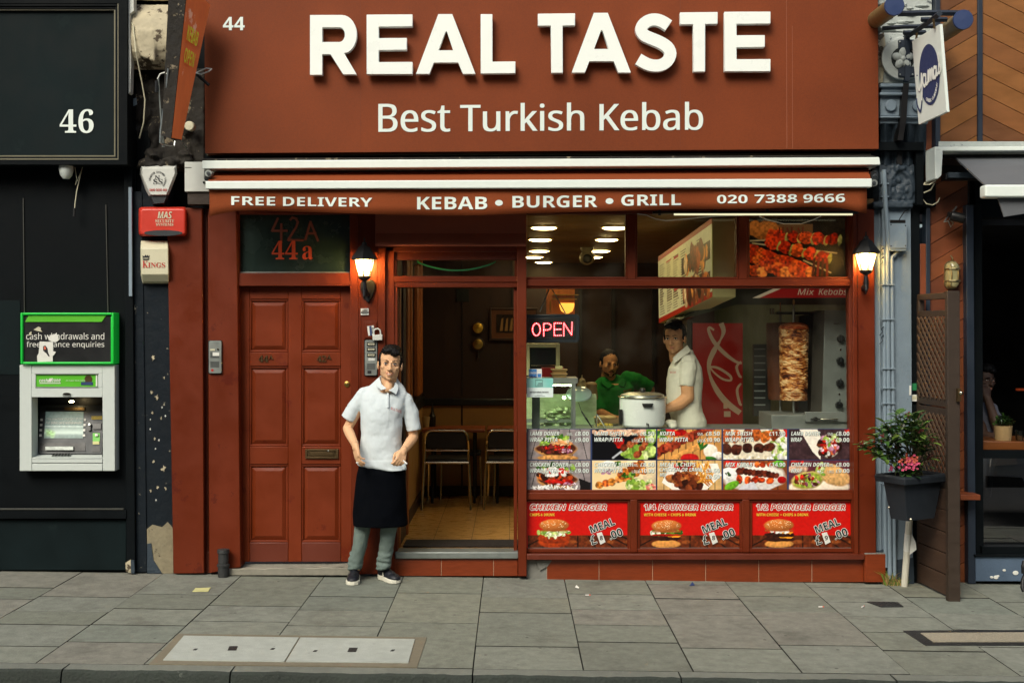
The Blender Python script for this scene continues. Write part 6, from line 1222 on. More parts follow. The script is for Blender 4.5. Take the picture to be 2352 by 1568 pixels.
pr = [(284, -.14), (300, -.11), (320, -.07), (345, -.05), (380, -.04)]
b.rings([[P(2022+i*4.4, v, y+.018*math.cos(i*1.05)) for i in range(25)]+[P(2128, v, .2), P(2022, v, .2)] for v, y in pr], 'blue_dark', False)
b.rect(2010, 326, 2122, 345, -.13, .1, 'black_paint'); b.poly([(2104, 345), (2122, 345), (2120, 470), (2106, 470)], -.1, .1, 'black_paint')
b = t.part('crack', 'rail_black'); b.poly([(2075, 192), (2088, 192), (2084, 240), (2082, 275), (2074, 322), (2062, 322), (2068, 280), (2070, 240)], -.205, -.1, 'rail_black').poly([(2060, 345), (2072, 345), (2072, 378), (2060, 378)], -.07, -.02, 'rail_black')
b = t.part('rosette', 'pale_stone')
b.rect(2020, 75, 2140, 192, -.1, .2, 'pale_stone'); n = 24
b.prism([P(2074+49*math.cos(R(a)), 135+49*math.sin(R(a)), -.17) for a in range(0, 360, 15)], None, 'pale_stone', pts2=[P(2074+52*math.cos(R(a)), 135+52*math.sin(R(a)), -.1) for a in range(0, 360, 15)])
b.bevel(.008); k = t.part('flower', 'pale_stone', parent=b); k.disc(2074, 135, 27, -.172, -.168, 'grill_dark')
for i in range(5):
    a = R(72*i-90); k.ell(P(2074+13*math.cos(a), 135+13*math.sin(a), -.18), (.042, .025, .03), 'pale_stone', rot=Euler((0, -a if 0 else a, 0)).to_matrix())
k.ell(P(2074, 135, -.19), .022, 'pale_stone')
b = t.part('top_stone', 'pale_stone'); b.poly([(2018, -60), (2140, -60), (2140, 76), (2030, 70), (2018, 60)], -.06, .2, 'pale_stone'); b.poly([(2017, 82), (2030, 74), (2034, 100), (2028, 188), (2017, 192)], -.12, 0, 'cream_stone'); b.rect(2139, -60, 2149, 76, -.05, .1, 'grill_dark')
for i in range(16): b.ell(P(rk.uniform(2024, 2135), rk.uniform(0, 72), -.05), (rk.uniform(.03, .07), .03, rk.uniform(.01, .025)), 'pale_stone', n=8, k=6)
t.done()
t = Thing('wall_pipe', 'bundle of blue painted pipes clipped down the pilaster', 'pipes')
for i, (a, c, r, v0) in enumerate((((2029, 395), (2034, 1272), .014, 395), ((2038, 600), (2044, 1298), .017, 600), ((2048, 590), (2055, 1298), .014, 590))):
    b = t.part('pipe', 'blue_pipe'); pts = [P(a[0], a[1], -.06), P((a[0]+c[0])/2, (a[1]+c[1])/2, -.06), P(c[0], c[1]+30, -.06)]
    if i == 1: pts = [P(2030, 390, -.09), P(2034, 470, -.09), P(2040, 560, -.08)]+pts
    if i == 2: pts = [P(2062, 578, -.05), P(2056, 584, -.06)]+pts
    b.tube(pts, r, 'blue_pipe', 10)
b = t.part('clip', 'blue_pipe')
for v in (420, 450, 562, 652, 732, 845, 890, 925, 1000, 1110): b.rect(2024+(v-400)*.006, v, 2054+(v-400)*.006 if v > 600 else 2042, v+2.5, -.085, -.03, 'blue_pipe')
b = t.part('cut_cable', 'blue_dark')
for v in (570, 590, 750, 770, 1010): b.tube([P(2030, v, -.07), P(2024, v+5, -.09), P(2028, v+12, -.09), P(2020, v+20, -.08)], .004, 'blue_dark', 6)
b.tube([P(2024, 395, -.06), P(2030, 500, -.05), P(2043, 570, -.05), P(2043, 592, -.05)], .006, 'blue_pipe', 6); t.done()
t = Thing('junction_box', 'blue painted metal junction box with an open slot on the pilaster', 'junction box'); b = t.part('box', 'blue_paint'); b.rect(2043, 506, 2083, 576, -.1, 0, 'blue_paint').rect(2043, 511, 2083, 570, -.108, -.1, 'blue_paint'); b.rect(2045, 505, 2080, 512, -.112, -.09, 'rail_black'); b.bevel(.003)
for u, v in ((2047, 516), (2080, 518), (2047, 565), (2080, 564)): b.disc(u, v, 1.5, -.112, -.1, 'black_iron', n=8)
b = t.part('cable', 'rail_black'); b.tube([P(2063, 511, -.1), P(2068, 500, -.1), P(2078, 485, -.07), P(2087, 481, -.04)], .004, 'rail_black', 6); b.tube([P(2061, 577, -.05), P(2058, 586, -.06), P(2050, 592, -.06)], .008, 'blue_pipe', 6); t.done()
t = single('label_strip', 'torn printed label strips on the black frame behind the trellis gate', 'label', 'sticker_white'); b = t.b; b.rect(2093, 923, 2109, 928+0, .0, .02, 'sticker_white').rect(2093, 906, 2109, 921, -.002, .02, 'sticker_white').rect(2095, 909, 2108, 917, -.004, .0, 'cream_plastic').rect(2095, 880, 2109, 896, -.001, .02, 'arc_green').rect(2089, 885, 2093, 907, -.035, .0, 'sticker_white'); t.done()
# ---------------------------------------------------------------- hanging sign with its iron bracket and two spot tubes
t = Thing('hanging_sign', 'white hanging board with a blue disc and brush script name', 'sign')
q = [P(2095, 95, -.58), P(2158, 56, -1.0), P(2174, 257, -1.0), P(2110, 286, -.58)]
b = t.part('board', 'white_acrylic'); nrm = Vector((-.02, 0, 0)); b.prism(q, (.02, 0, 0), 'white_metal')
def sg(x, y, e=.003): return q[0].lerp(q[1], x).lerp(q[3].lerp(q[2], x), y)+Vector((-e, 0, 0))
b = t.part('lettering', 'navy_ink'); b.sheet([sg(.53+.36*math.cos(R(a)), .495+.353*math.sin(R(a)), .003) for a in range(0, 360, 12)], 'navy_ink')
yw = [(.03, .44), (.06, .6), (.14, .62), (.2, .46)]
def ss(pts, w_, m, e=.006):
    qv = [Vector(p) for p in pts]; f = []
    for i in range(len(qv)-1):
        p0, p1, p2, p3 = qv[max(i-1, 0)], qv[i], qv[i+1], qv[min(i+2, len(qv)-1)]
        for s_ in (0, .25, .5, .75): f.append(.5*((2*p1)+(p2-p0)*s_+(2*p0-5*p1+4*p2-p3)*s_*s_+(3*p1-p0-3*p2+p3)*s_**3))
    f.append(qv[-1])
    for i in range(len(f)-1):
        d = (f[i+1]-f[i]); d = d.normalized() if d.length else Vector((1, 0)); m_ = Vector((-d.y, d.x))*w_; A_, B_ = f[i]-d*.008, f[i+1]+d*.008; ss.k += 1
        b.sheet([sg(*(A_+m_), e+ss.k*.00002), sg(*(B_+m_), e+ss.k*.00002), sg(*(B_-m_), e+ss.k*.00002), sg(*(A_-m_), e+ss.k*.00002)], m)
ss.k = 0
ss([(.1, .43), (.08, .55), (.14, .62), (.22, .56), (.27, .44), (.25, .62), (.2, .76), (.12, .86), (.03, .78), (.02, .7)], .018, 'navy_ink', .0035)
ss([(.12, .45), (.1, .55), (.16, .61), (.24, .54), (.28, .44), (.26, .6), (.22, .74)], .022, 'white_acrylic')
ss([(.42, .48), (.34, .47), (.31, .55), (.36, .6), (.42, .54), (.43, .47), (.42, .58), (.47, .58)], .02, 'white_acrylic'); ss([(.49, .58), (.52, .46), (.54, .47), (.53, .57), (.58, .46), (.61, .47), (.6, .57), (.65, .46), (.68, .47), (.67, .55), (.7, .56)], .02, 'white_acrylic')
ss([(.8, .46), (.74, .45), (.71, .52), (.75, .57), (.8, .51), (.82, .45), (.81, .54), (.85, .54)], .02, 'white_acrylic'); ss([(.87, .54), (.92, .42), (.95, .34), (.9, .32), (.92, .42), (.96, .48), (.92, .54), (.87, .52)], .018, 'white_acrylic')
for i, ch in enumerate('GREEK CUISINE'):
    if ch == ' ': continue
    a = R(118-i*7.2); cx, cy = .53+.295*math.cos(a), .495+.298*math.sin(a); g = a-R(90); text(b, ch, (0, 0, 1, 1), 0, 'white_acrylic', 'sb', fn=lambda x, y: sg(cx+(x-.5)*.05*math.cos(g)+(y-.5)*.04*math.sin(g), cy+(x-.5)*.04*math.sin(g)-(y-.5)*.04*math.cos(g), .006))
t.done()
t = Thing('sign_bracket', 'navy iron wall bracket carrying the hanging board and its spot tubes', 'bracket')
b = t.part('arm', 'navy_strip'); b.prism([P(2079, 80, -.2), P(2090, 80, -.2), P(2090, 186, -.2), P(2079, 186, -.2)], (0, .05, 0), 'navy_strip')
b.tube([P(2084, 84, -.2), P(2120, 60, -.5), P(2158, 32, -1.02)], .022, 'navy_strip', 4)
b.tube([P(2026, 66, -.3), P(2075, 62, -.35), P(2170, 60, -.5)], .016, 'navy_strip', 4); b.tube([P(2062, 32, -.75), P(2140, 30, -.8), P(2226, 31, -.85)], .02, 'navy_strip', 4)
b.tube([P(2116, 46, -.7), P(2175, 45, -.7)], .018, 'navy_strip', 4); b.tube([P(2075, 76, -.3), P(2126, 75, -.3)], .018, 'navy_strip', 4)
for v in (91, 153): k = t.part('plate', 'navy_strip'); k.bevel(.006); k.rect(2064, v, 2102, v+24, -.185, -.165, 'navy_strip'); [k.disc(u, v+5 if v < 100 else v+18, 2.2, -.195, -.18, 'steel', n=10) for u in (2068, 2097)]
k = t.part('chain', 'bronze')
for a, c in (((2106, 76, -.62), (2104, 95, -.62)), ((2144, 44, -.95), (2146, 66, -.95))): k.tube([P(*a), P(*c)], .008, 'bronze', 6)
t.done()
def spot(a, c, lab):
    t = Thing('spot_tube', lab, 'spotlight', 'tube spotlights on the iron bracket'); b = t.part('body', 'brass_tube' if 'brass_tube' in M else mat('brass_tube', '7a6840', .5, .2, var=.25, vs=12).name); A_, C_ = P(*a), P(*c); d = (C_-A_).normalized(); L_ = (C_-A_).length
    b.lathe(A_, [(.06, 0), (.062, .01), (.062, L_), (.02, L_+.002)], 'brass_tube', 22, axis=d); b = t.part('cap', 'navy_strip'); b.lathe(C_, [(.066, -.012), (.068, .0), (.064, .012), (0, .014)], 'navy_ink', 22, axis=d); t.done()
spot((2011, 46, -.2), (2054, 14, -.85), 'tan tube spotlight with a blue cap, on the left above the rosette'); spot((2165, 78, -.25), (2212, 46, -.85), 'tan tube spotlight with a blue cap, right of the hanging board')
# ================================================================ the wood clad restaurant on the right
t = Thing('restaurant_facade', 'restaurant front clad in herringbone cedar boards with dark window frames', 'restaurant')
b = t.part('cladding', 'cedar')
def boards(u0, u1, vl, vr, step, vmin, vmax, Y, m, jit=2):  # slanting boards clipped to a rectangle
    v = vmin-120
    while v < vmax+150:
        g = 1.6; pts = [(u0, v+vl), (u1, v+vr), (u1, v+vr+step-g), (u0, v+vl+step-g)]; out = []
        def clip(ps, f, lim, keep):
            r = []
            for i in range(len(ps)):
                a, c = ps[i], ps[(i+1) % len(ps)]; ka, kc = keep(a), keep(c)
                if ka: r.append(a)
                if ka != kc: k_ = (lim-a[1])/(c[1]-a[1]); r.append((a[0]+(c[0]-a[0])*k_, lim))
            return r
        ps = clip(pts, 1, vmin, lambda p: p[1] >= vmin)
        if len(ps) >= 3: ps = clip(ps, 1, vmax, lambda p: p[1] <= vmax)
        if len(ps) >= 3: b.poly(ps, Y+random.uniform(-.003, .003), Y+.03, m[random.randrange(len(m))])
        v += step
for k_, hx in enumerate(('7a4a1e', '633a17', '6e421b', '825222')): mat('cedar%d' % k_, hx, .5, var=.3, vs=5, stretch=(1, 1, 3), bump=.06, bs=30); mat('cedarlow%d' % k_, ('713a1b', '602f15', '6a3518', '78401e')[k_], .5, var=.3, vs=6, stretch=(1, 1, 3), bump=.06, bs=30)
CM = ['cedar%d' % i for i in range(4)]; CL = ['cedarlow%d' % i for i in range(4)]
boards(2158, 2247, 30, -22, 46.5, -60, 326, -.1, CM); boards(2256, 2420, -22, 60, 46.5, -60, 324, -.1, CM); b.rect(2150, -60, 2420, 330, -.06, .1, 'rail_black')
boards(2137, 2222, 24, -26, 43, 400, 1345, .05, CL); b.rect(2130, 380, 2226, 1345, .085, .2, 'rail_black'); b.rect(2127, 275, 2150, 420, -.04, .1, 'cedarlow2')
b = t.part('cover_strip', 'navy_strip'); b.rect(2149, -60, 2160, 336, -.125, .1, 'navy_strip').rect(2246, -60, 2257.5, 328, -.12, .1, 'navy_strip').rect(2127, 440, 2137, 1345, .02, .1, 'navy_strip'); b.bevel(.003)
b = t.part('stile', 'black_paint'); b.rect(2093, 470, 2113, 1345, .0, .2, 'black_paint').rect(2113, 560, 2127, 1345, .02, .2, 'cedar_dark').rect(2106, 380, 2150, 475, .0, .2, 'black_paint'); b.poly([(2219, 470), (2236, 470), (2242, 1340), (2224, 1340)], -.02, .2, 'navy_strip'); b.poly([(2236, 470), (2256, 470), (2260, 1276), (2241, 1276)], .04, .2, 'black_paint'); b.bevel(.004)
for q in ((2240, 380, 2420, 500, .1, .2), (2256, 1255, 2420, 1277, .0, .2), (2256, 1034, 2420, 1052, .06, .12)): t.part('window_rail', 'black_paint').rect(*q, 'black_paint')
b = t.part('window_pane', 'glass'); b.qsheet(2256, 1052, 2420, 1256, .1, 'glass_dark')
b = t.part('plinth', 'plinth_blue'); b.rect(2241, 1277, 2420, 1334, -.03, .2, 'plinth_blue'); b.rect(2240, 1274, 2420, 1278, -.05, .1, 'black_paint'); b.bevel(.004)
for u, v, r in ((2307, 1309, 4), (2333, 1315, 7), (2288, 1325, 6), (2278, 1325, 4), (2293, 1322, 3)): b.disc(u, v, r, -.036, -.03, 'sticker_white', n=9, ry=r*.75)
b = t.part('ledge', 'cedar_dark'); b.rect(2206, 1136, 2252, 1148, -.16, .05, 'cedar_dark'); b.bevel(.003)
b = t.part('roller_edge', 'pale_stone'); b.rect(2156, 325, 2420, 336, -.13, .1, 'pale_stone')
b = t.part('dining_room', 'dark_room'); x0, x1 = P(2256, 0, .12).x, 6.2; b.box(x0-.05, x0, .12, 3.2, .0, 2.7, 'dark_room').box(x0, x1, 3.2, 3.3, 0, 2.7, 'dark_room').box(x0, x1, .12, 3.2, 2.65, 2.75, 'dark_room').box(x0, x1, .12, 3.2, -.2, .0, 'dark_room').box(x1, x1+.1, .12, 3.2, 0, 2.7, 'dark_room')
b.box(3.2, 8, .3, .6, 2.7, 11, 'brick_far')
t.done()
t = Thing('canopy', 'grey canvas awning with a white rail over the restaurant window', 'awning'); b = t.part('cassette', 'white_metal'); b.poly([(2147, 337), (2420, 336), (2420, 346), (2152, 347)], -.3, -.1, 'white_metal'); b.poly([(2147, 340), (2166, 345), (2163, 402), (2155, 411), (2148, 411)], -.3, -.1, 'white_metal'); b.bevel(.006, 3); b.rect(2166, 347, 2420, 362, -.12, -.05, 'rail_black')
b = t.part('canvas', 'grey_canvas'); b.prism([P(2195, 362, -.2), P(2420, 360, -.2), P(2420, 426, -.9), P(2265, 426, -.9)], (0, .01, -.01), 'grey_canvas'); b.prism([P(2291, 452, -.9), P(2420, 450, -.9), P(2420, 480, -.9), P(2306, 498, -.9)], (0, .01, 0), 'grey_canvas')
b = t.part('rail', 'white_metal'); b.poly(rr(2263, 424, 2440, 453, 5), -.95, -.85, 'white_metal'); b.bevel(.012, 3)
b = t.part('arm', 'black_iron'); b.rect(2172, 400, 2300, 412, -.2, -.1, 'black_iron'); b.rect(2178, 396, 2240, 408, -.22, -.15, 'blue_dark'); t.done()
t = Thing('security_camera', 'black bullet camera with loose wires on the cedar panel', 'camera'); b = t.part('body', 'black_plastic'); b.lathe(P(2183, 495, -.1), [(.0, 0), (.035, .003), (.038, .02), (.038, .1), (.034, .105), (0, .106)], 'black_plastic', 16, axis=(.9, -.15, -.25)); b = t.part('bracket', 'black_iron'); b.tube([P(2180, 490, .05), P(2180, 492, -.06), P(2183, 496, -.1)], .014, 'black_iron', 8); b.tube([P(2197, 475, .03), P(2185, 490, -.05)], .006, 'steel_dull', 6)
b = t.part('cable', 'black_plastic'); b.tube([P(2178, 496, .0), P(2168, 510, -.05), P(2178, 508, -.06), P(2184, 522, -.05), P(2190, 512, -.06), P(2180, 503, -.06)], .004, 'steel_dull', 6); t.done()
t = single('loose_cable', 'loop of loose cable hanging below the white awning end', 'cable', 'cream_plastic'); t.b.tube([P(2149, 415, -.2), P(2135, 424, -.2), P(2122, 424, -.15), P(2124, 420, -.1), P(2135, 420, -.1), P(2146, 422, -.15), P(2138, 436, -.12), P(2122, 443, -.1)], .005, 'cream_plastic', 6); t.b.tube([P(2120, 458, -.05), P(2128, 468, -.08), P(2142, 471, -.08), P(2154, 464, -.08), P(2158, 455, -.05)], .004, 'cream_plastic', 6); t.done()
t = Thing('bulkhead_lamp', 'brass caged bulkhead lamp on the cedar panel above the gate', 'lamp'); c = P(2184, 632, .05); hx, hz = .05, .105
b = t.part('base', 'brass_dull' if 'brass_dull' in M else mat('brass_dull', '8a8060', .4, .8, var=.15, vs=30).name); b.prism([c+Vector((hx*1.1*math.cos(a)*(1), 0, (hz-hx)*(1 if math.sin(a) > 0 else -1)+hx*1.1*math.sin(a))) for a in [2*math.pi*i/24+.01 for i in range(24)]], (0, -.02, 0), 'brass_dull')
b = t.part('lens', 'glass_dull'); b.rings([[c+Vector((r_*hx*math.cos(a), -y, (hz-hx)*(1 if math.sin(a) > 0 else -1)+r_*hx*math.sin(a))) for a in [2*math.pi*i/24+.01 for i in range(24)]] for r_, y in ((.95, .02), (.92, .05), (.7, .075), (.3, .085))], 'lens_ribbed' if 'lens_ribbed' in M else mat('lens_ribbed', '9a946c', .15, var=.3, vs=40, stretch=(.2, .2, 6)).name)
b = t.part('cage', 'brass_dull')
for x in (-.5, .5): b.tube([c+Vector((x*hx, -.02, hz*.97)), c+Vector((x*hx, -.075, hz*.7)), c+Vector((x*hx, -.092, 0)), c+Vector((x*hx, -.075, -hz*.7)), c+Vector((x*hx, -.02, -hz*.97))], .005, 'brass_dull', 6)
for z in (-.045, .045): b.tube([c+Vector((-hx*1.05, -.02, z)), c+Vector((-hx*.8, -.08, z)), c+Vector((0, -.096, z)), c+Vector((hx*.8, -.08, z)), c+Vector((hx*1.05, -.02, z))], .005, 'brass_dull', 6)
b.tube([c+Vector((0, -.03, hz)), c+Vector((-.005, -.05, hz+.02)), c+Vector((-.01, -.03, hz+.04))], .006, 'brass_dull', 6); t.done()
# ---------------------------------------------------------------- trellis gate standing open
t = Thing('trellis_gate', 'brown wooden gate with a lattice top standing open on the pavement', 'gate')
gA, gB = P(2108, 1000, 0), P(2186, 1000, -.6); gx0, gx1 = 3.035, 3.09; zt = lambda v: 1.86-(v-CV)*8.4/F
mat('gate_lattice', '4e3a28', .65, var=.2, vs=9)
ztop, zb = 2.13, -.035
def gp(f, z, off=0): return Vector((gx0+(gx1-gx0)*f-off, -.0-.6*f, z))
def gbar(b, f0, z0, f1, z1, wd, th, m, off=0):            # bar in the plane of the gate
    a, c = gp(f0, z0, off), gp(f1, z1, off); d = (c-a).normalized(); n = Vector((1, .09, 0)).normalized(); s = d.cross(n).normalized()*wd/2
    b.prism([a+s, c+s, c-s, a-s], n*th, m)
b = t.part('stile', 'gate_brown'); gbar(b, .02, zb, .02, ztop-.03, .05, .045, 'gate_brown'); b.bevel(.004)
b = t.part('stile', 'gate_brown'); x = P(2190, 1000, -.62).x; b.prism([P(2176, 668, -.6), P(2205, 668, -.6), P(2206, 1383, -.6), P(2178, 1383, -.6)], (0, .05, 0), 'gate_brown'); b.bevel(.004)
for z in (2.1, 1.975, 1.335, 1.27, .76): b = t.part('rail', 'gate_brown'); gbar(b, .0, z, 1, z, .055 if z < 1.9 else .045, .04, 'gate_brown'); b.bevel(.004)
for z0, z1 in ((1.36, 1.95), (.79, 1.25)):
    b = t.part('lattice', 'gate_lattice'); hgt = z1-z0; w_ = .6
    for sgn, off in ((1, 0), (-1, .008)):
        k = -hgt
        while k < w_+hgt:
            # a slat running at 45 degrees, clipped to the panel
            p0, p1 = (k, z0), (k+hgt*1.0, z1)
            if sgn < 0: p0, p1 = (k+hgt, z0), (k, z1)
            (xa, za), (xb, zb_) = p0, p1; pts = []
            if xa != xb:
                for lim in (0.02, w_-.02):
                    if min(xa, xb) < lim < max(xa, xb):
                        f = (lim-xa)/(xb-xa); q_ = (lim, za+(zb_-za)*f)
                        if (xa < lim) == (lim < .3): xa, za = q_
                        else: xb, zb_ = q_
            if -.001 <= min(xa, xb) and max(xa, xb) <= w_ and abs(xb-xa) > .03: gbar(b, xa/w_, za, xb/w_, zb_, .017, .006, 'gate_lattice', off)
            k += .068
zz = [.73, .575, .42, .27, .12, -.03]
for a, c in zip(zz[:-1], zz[1:]):
    b = t.part('board', 'gate_board' if 'gate_board' in M else mat('gate_board', '443022', .6, var=.3, vs=7, stretch=(1, 1, 9), bump=.35, bs=50).name); b.prism([gp(.03, a-.004), gp(.86, a-.004), gp(.86, c+.004), gp(.03, c+.004)], (.03, .003, 0), 'gate_board'); b.bevel(.003)
b = t.part('stile', 'gate_brown'); gbar(b, .9, zb, .9, .74, .05, .05, 'gate_brown')
b = t.part('latch', 'steel_dull'); c = P(2201, 905, -.61); b.box(c.x-.012, c.x+.012, -.63, -.6, c.z-.05, c.z+.04, 'bronze'); b.ell(c+Vector((.01, -.02, .01)), .014, 'chrome'); t.done()
t = Thing('white_pole', 'white plastic pole wrapped with a torn strip leaning by the gate', 'pole'); b = t.part('tube', 'white_pipe'); a, c = G(2077, 1346), P(2092, 1150, -.25); b.tube([a, a.lerp(c, .5), c], .024, 'white_pipe', 14); b = t.part('wrap', 'sticker_white'); m_ = a.lerp(c, .62); b.tube([m_, a.lerp(c, .42)], .026, 'sticker_white', 14); b.prism([m_+Vector((.02, -.02, 0)), m_+Vector((.045, -.03, -.06)), m_+Vector((.05, -.03, -.11)), m_+Vector((.0, -.027, -.15))], (0, .004, 0), 'sticker_white'); t.done()
t = single('weeds', None, None, 'weed', kind='stuff'); rk = random.Random(6)
for i in range(130):
    x, y = P(rk.uniform(2022, 2072), 1300, 0).x, rk.uniform(-.12, -.02); z = gz(x); L_ = rk.uniform(.03, .16)*(1 if x < 2.85 else .5); a = rk.uniform(0, 6.28); d = Vector((math.cos(a)*L_*.5, math.sin(a)*L_*.3, L_)); p = Vector((x, y, z)); s = Vector((.004, .001, 0))
    t.b.add([p-s, p+s, p+d*.6+s*.7, p+d*.6-s*.7, p+d+Vector((d.x*.5, d.y*.5, -L_*.2))], [(0, 1, 2, 3), (3, 2, 4)], rk.choice(['weed', 'leaf_light', 'takeaway_box']))
t.done()
# ---------------------------------------------------------------- planter with shrub and pink flowers
t = Thing('planter', 'dark grey plastic trough planter hung on the open gate', 'planter')
C0 = P(2078, 1098, -.68); eL = Vector((.86, .5, 0)).normalized(); eS = Vector((-.5, .86, 0)).normalized(); LL, SS, HH = .44, .25, .31
def pp(a, s, z): return C0+eL*a+eS*s+Vector((0, 0, z))
b = t.part('body', 'planter_grey'); i_ = .02
def sq(e, z, e2=None): e2 = e if e2 is None else e2; return [pp(e, e2, z), pp(LL-e, e2, z), pp(LL-e, SS-e2, z), pp(e, SS-e2, z)]
b.rings([sq(.08, -HH, .05), sq(.03, -.05), sq(.022, -.045), sq(.02, -.01), sq(.035, -.0), sq(.04, -.06)], 'planter_grey', False); b.bevel(.012, 3)
b = t.part('rim', 'planter_grey'); b.rings([sq(-.01, -.045), sq(-.015, -.005), sq(-.005, .008), sq(.022, .008), sq(.03, -.02), sq(.02, -.045)], 'planter_grey', False); b.bevel(.006, 2)
b = t.part('screw', 'chrome'); b.ell(pp(.02, .16, -HH*.72), .008, 'chrome'); b.ell(pp(.06, .0, -HH*.93), .01, 'chrome')
b = t.part('soil', 'soil'); b.prism(sq(.035, -.012), (0, 0, -.02), 'soil'); t.done()
def leaf(b, p, d, up, L_, W_, m, bend=.25):
    d = d.normalized(); s = d.cross(up)
    s = s.normalized() if s.length > .01 else Vector((1, 0, 0)); n = s.cross(d).normalized(); vs = []; prof = ((0, .12), (.22, .75), (.5, 1), (.78, .68), (1, .04))
    for f, w_ in prof:
        c = p+d*L_*f-n*bend*L_*f*f; vs += [c-s*W_*w_+n*W_*.25*w_, c, c+s*W_*w_+n*W_*.25*w_]
    fs = []
    for i in range(4): fs += [(i*3, i*3+1, i*3+4, i*3+3), (i*3+1, i*3+2, i*3+5, i*3+4)]
    b.add(vs, fs, m, True)
t = Thing('shrub', 'leafy evergreen shrub with dark red buds growing in the planter', 'shrub'); fo = t.part('foliage', 'leaf'); st = t.part('stem', 'stem'); rk = random.Random(12)
tips = [(1995, 1012), (1982, 1022), (2008, 1000), (2020, 985), (2030, 968), (2045, 990), (2058, 955), (2066, 950), (2078, 960), (2090, 958), (2100, 955), (2112, 965), (2120, 978), (2106, 990), (2086, 985), (2070, 988), (2050, 1010), (2028, 1008), (2014, 1022), (2004, 1040), (2038, 1035), (2060, 1030), (2085, 1015), (2108, 1010), (2128, 1004), (2140, 1012), (2126, 1030), (2046, 1052), (2020, 1046), (2134, 1050), (2092, 975), (2040, 978), (2075, 1005), (2116, 992), (2032, 992), (2098, 1004)]
base = pp(.2, .13, -.02)
for i, (u, v) in enumerate(tips):
    tip = P(u, v, rk.uniform(-.78, -.45)); mid = base.lerp(tip, .55)+Vector((rk.uniform(-.03, .03), rk.uniform(-.03, .03), .02)); st.tube([base+Vector((rk.uniform(-.1, .1), rk.uniform(-.05, .05), 0)), mid, tip], [.005, .004, .003], 'stem', 5)
    dv = (tip-mid).normalized()
    for k in range(10):
        a = k*2.4+rk.random(); side = Vector((math.cos(a), math.sin(a)*.9, rk.uniform(-.25, .6))); pz = tip-dv*(.012*k) if k < 9 else mid.lerp(tip, rk.random())
        leaf(fo, pz, side+dv*.5, Vector((rk.uniform(-.3, .3), rk.uniform(-.3, .3), 1)), rk.uniform(.065, .105), rk.uniform(.016, .024), rk.choice(['leaf', 'leaf', 'leaf_light', 'leaf_deep']), rk.uniform(.05, .5))
    if i % 4 == 1:
        bu = t.part('bud', 'bud_red')
        for _ in range(14): bu.ell(tip+Vector((rk.gauss(0, .01), rk.gauss(0, .01), .012+rk.gauss(0, .012))), .006, 'bud_red', n=6, k=4)
t.done()
t = Thing('kalanchoe', 'small pink and coral flower cluster at the front of the planter', 'flowers'); fl = t.part('blossom', 'pink_petal'); lf = t.part('foliage', 'leaf_deep')
for i in range(120):
    u, v = 2090+rk.gauss(0, 9.5), 1062+rk.gauss(0, 8); pk = 'coral_petal' if v < 1062 and rk.random() < .75 else 'pink_petal'; c = P(u, v, -.66+rk.uniform(-.02, .04))
    for q in range(4):
        a = q*1.57+rk.random(); leaf(fl, c, Vector((math.cos(a), -.6, math.sin(a))), Vector((0, -1, .3)), .012, .0055, pk, .1)
for i in range(50): leaf(lf, P(2088+rk.gauss(0, 14), 1078+rk.gauss(0, 6), -.63), Vector((rk.uniform(-1, 1), -.5, rk.uniform(-.2, .8))), Vector((0, 0, 1)), .05, .02, rk.choice(['leaf_deep', 'leaf']), .3)
for i in range(8): fl.ell(P(2048+rk.gauss(0, 3), 1075+rk.gauss(0, 4), -.6), .007, 'pink_petal', n=6, k=4)
t.done()
# ---------------------------------------------------------------- table in the restaurant window
t = Thing('window_table', 'thick oak table in the restaurant window', 'table'); b = t.part('tabletop', 'table_oak'); b.prism([P(2258, 1012, .2), P(2420, 1016, .2), P(2420, 1033, .2), P(2258, 1033, .2)], (0, .6, .0), 'table_oak'); b.bevel(.006); b = t.part('leg', 'black_iron'); b.tube([P(2284, 1034, .3), P(2270, 1140, .3)], .02, 'black_iron', 6); t.done()
t = Thing('potted_plant', 'small green plant in a woven basket pot on the oak table', 'plant'); b = t.part('pot', 'basket'); c = P(2304, 1015, .32); s = 9.32/F; b.lathe(c, [(17*s, 0), (17.5*s, .01), (20.5*s, 38*s), (19*s, 38*s), (18*s, 34*s)], 'basket', 24); b = t.part('foliage', 'leaf_deep')
for i in range(160): leaf(b, c+Vector((rk.gauss(0, .03), rk.gauss(0, .03), 38*s+abs(rk.gauss(0, .03)))), Vector((rk.uniform(-1, 1), rk.uniform(-1, .4), rk.uniform(.1, 1))), Vector((0, 0, 1)), .04, .009, rk.choice(['leaf_deep', 'leaf_deep', 'leaf']), .2)
t.done()
t = single('tumbler', 'clear ribbed tumbler at the right end of the oak table', 'glass', 'clear_glass'); c = P(2342, 1013, .3); t.b.lathe(c, [(.028, 0), (.036, .085), (.033, .085), (.026, .006), (0, .006)], 'clear_glass', 12, cap=False); t.b.lathe(c, [(.03, .0), (.03, .004)], 'glass_dull', 12); t.done()
t = single('glow_lamp', 'small orange glowing heater bar deep in the dark restaurant', 'lamp', 'amber_glow'); t.b.rect(2338, 892, 2358, 897, 2.5, 2.55, 'amber_glow'); t.done()
t = single('stool_leg', 'dark curved stool leg at the right edge of the pavement', 'stool', 'black_iron'); t.b.tube([P(2352, 1288, -.5), P(2349, 1300, -.52), P(2350, 1316, -.52)], .012, 'black_iron', 8); t.b.tube([P(2356, 1316, -.5), P(2349, 1332, -.53), P(2348, 1348, -.55), P(2352, 1358, -.56)], .014, 'black_iron', 8); t.done()
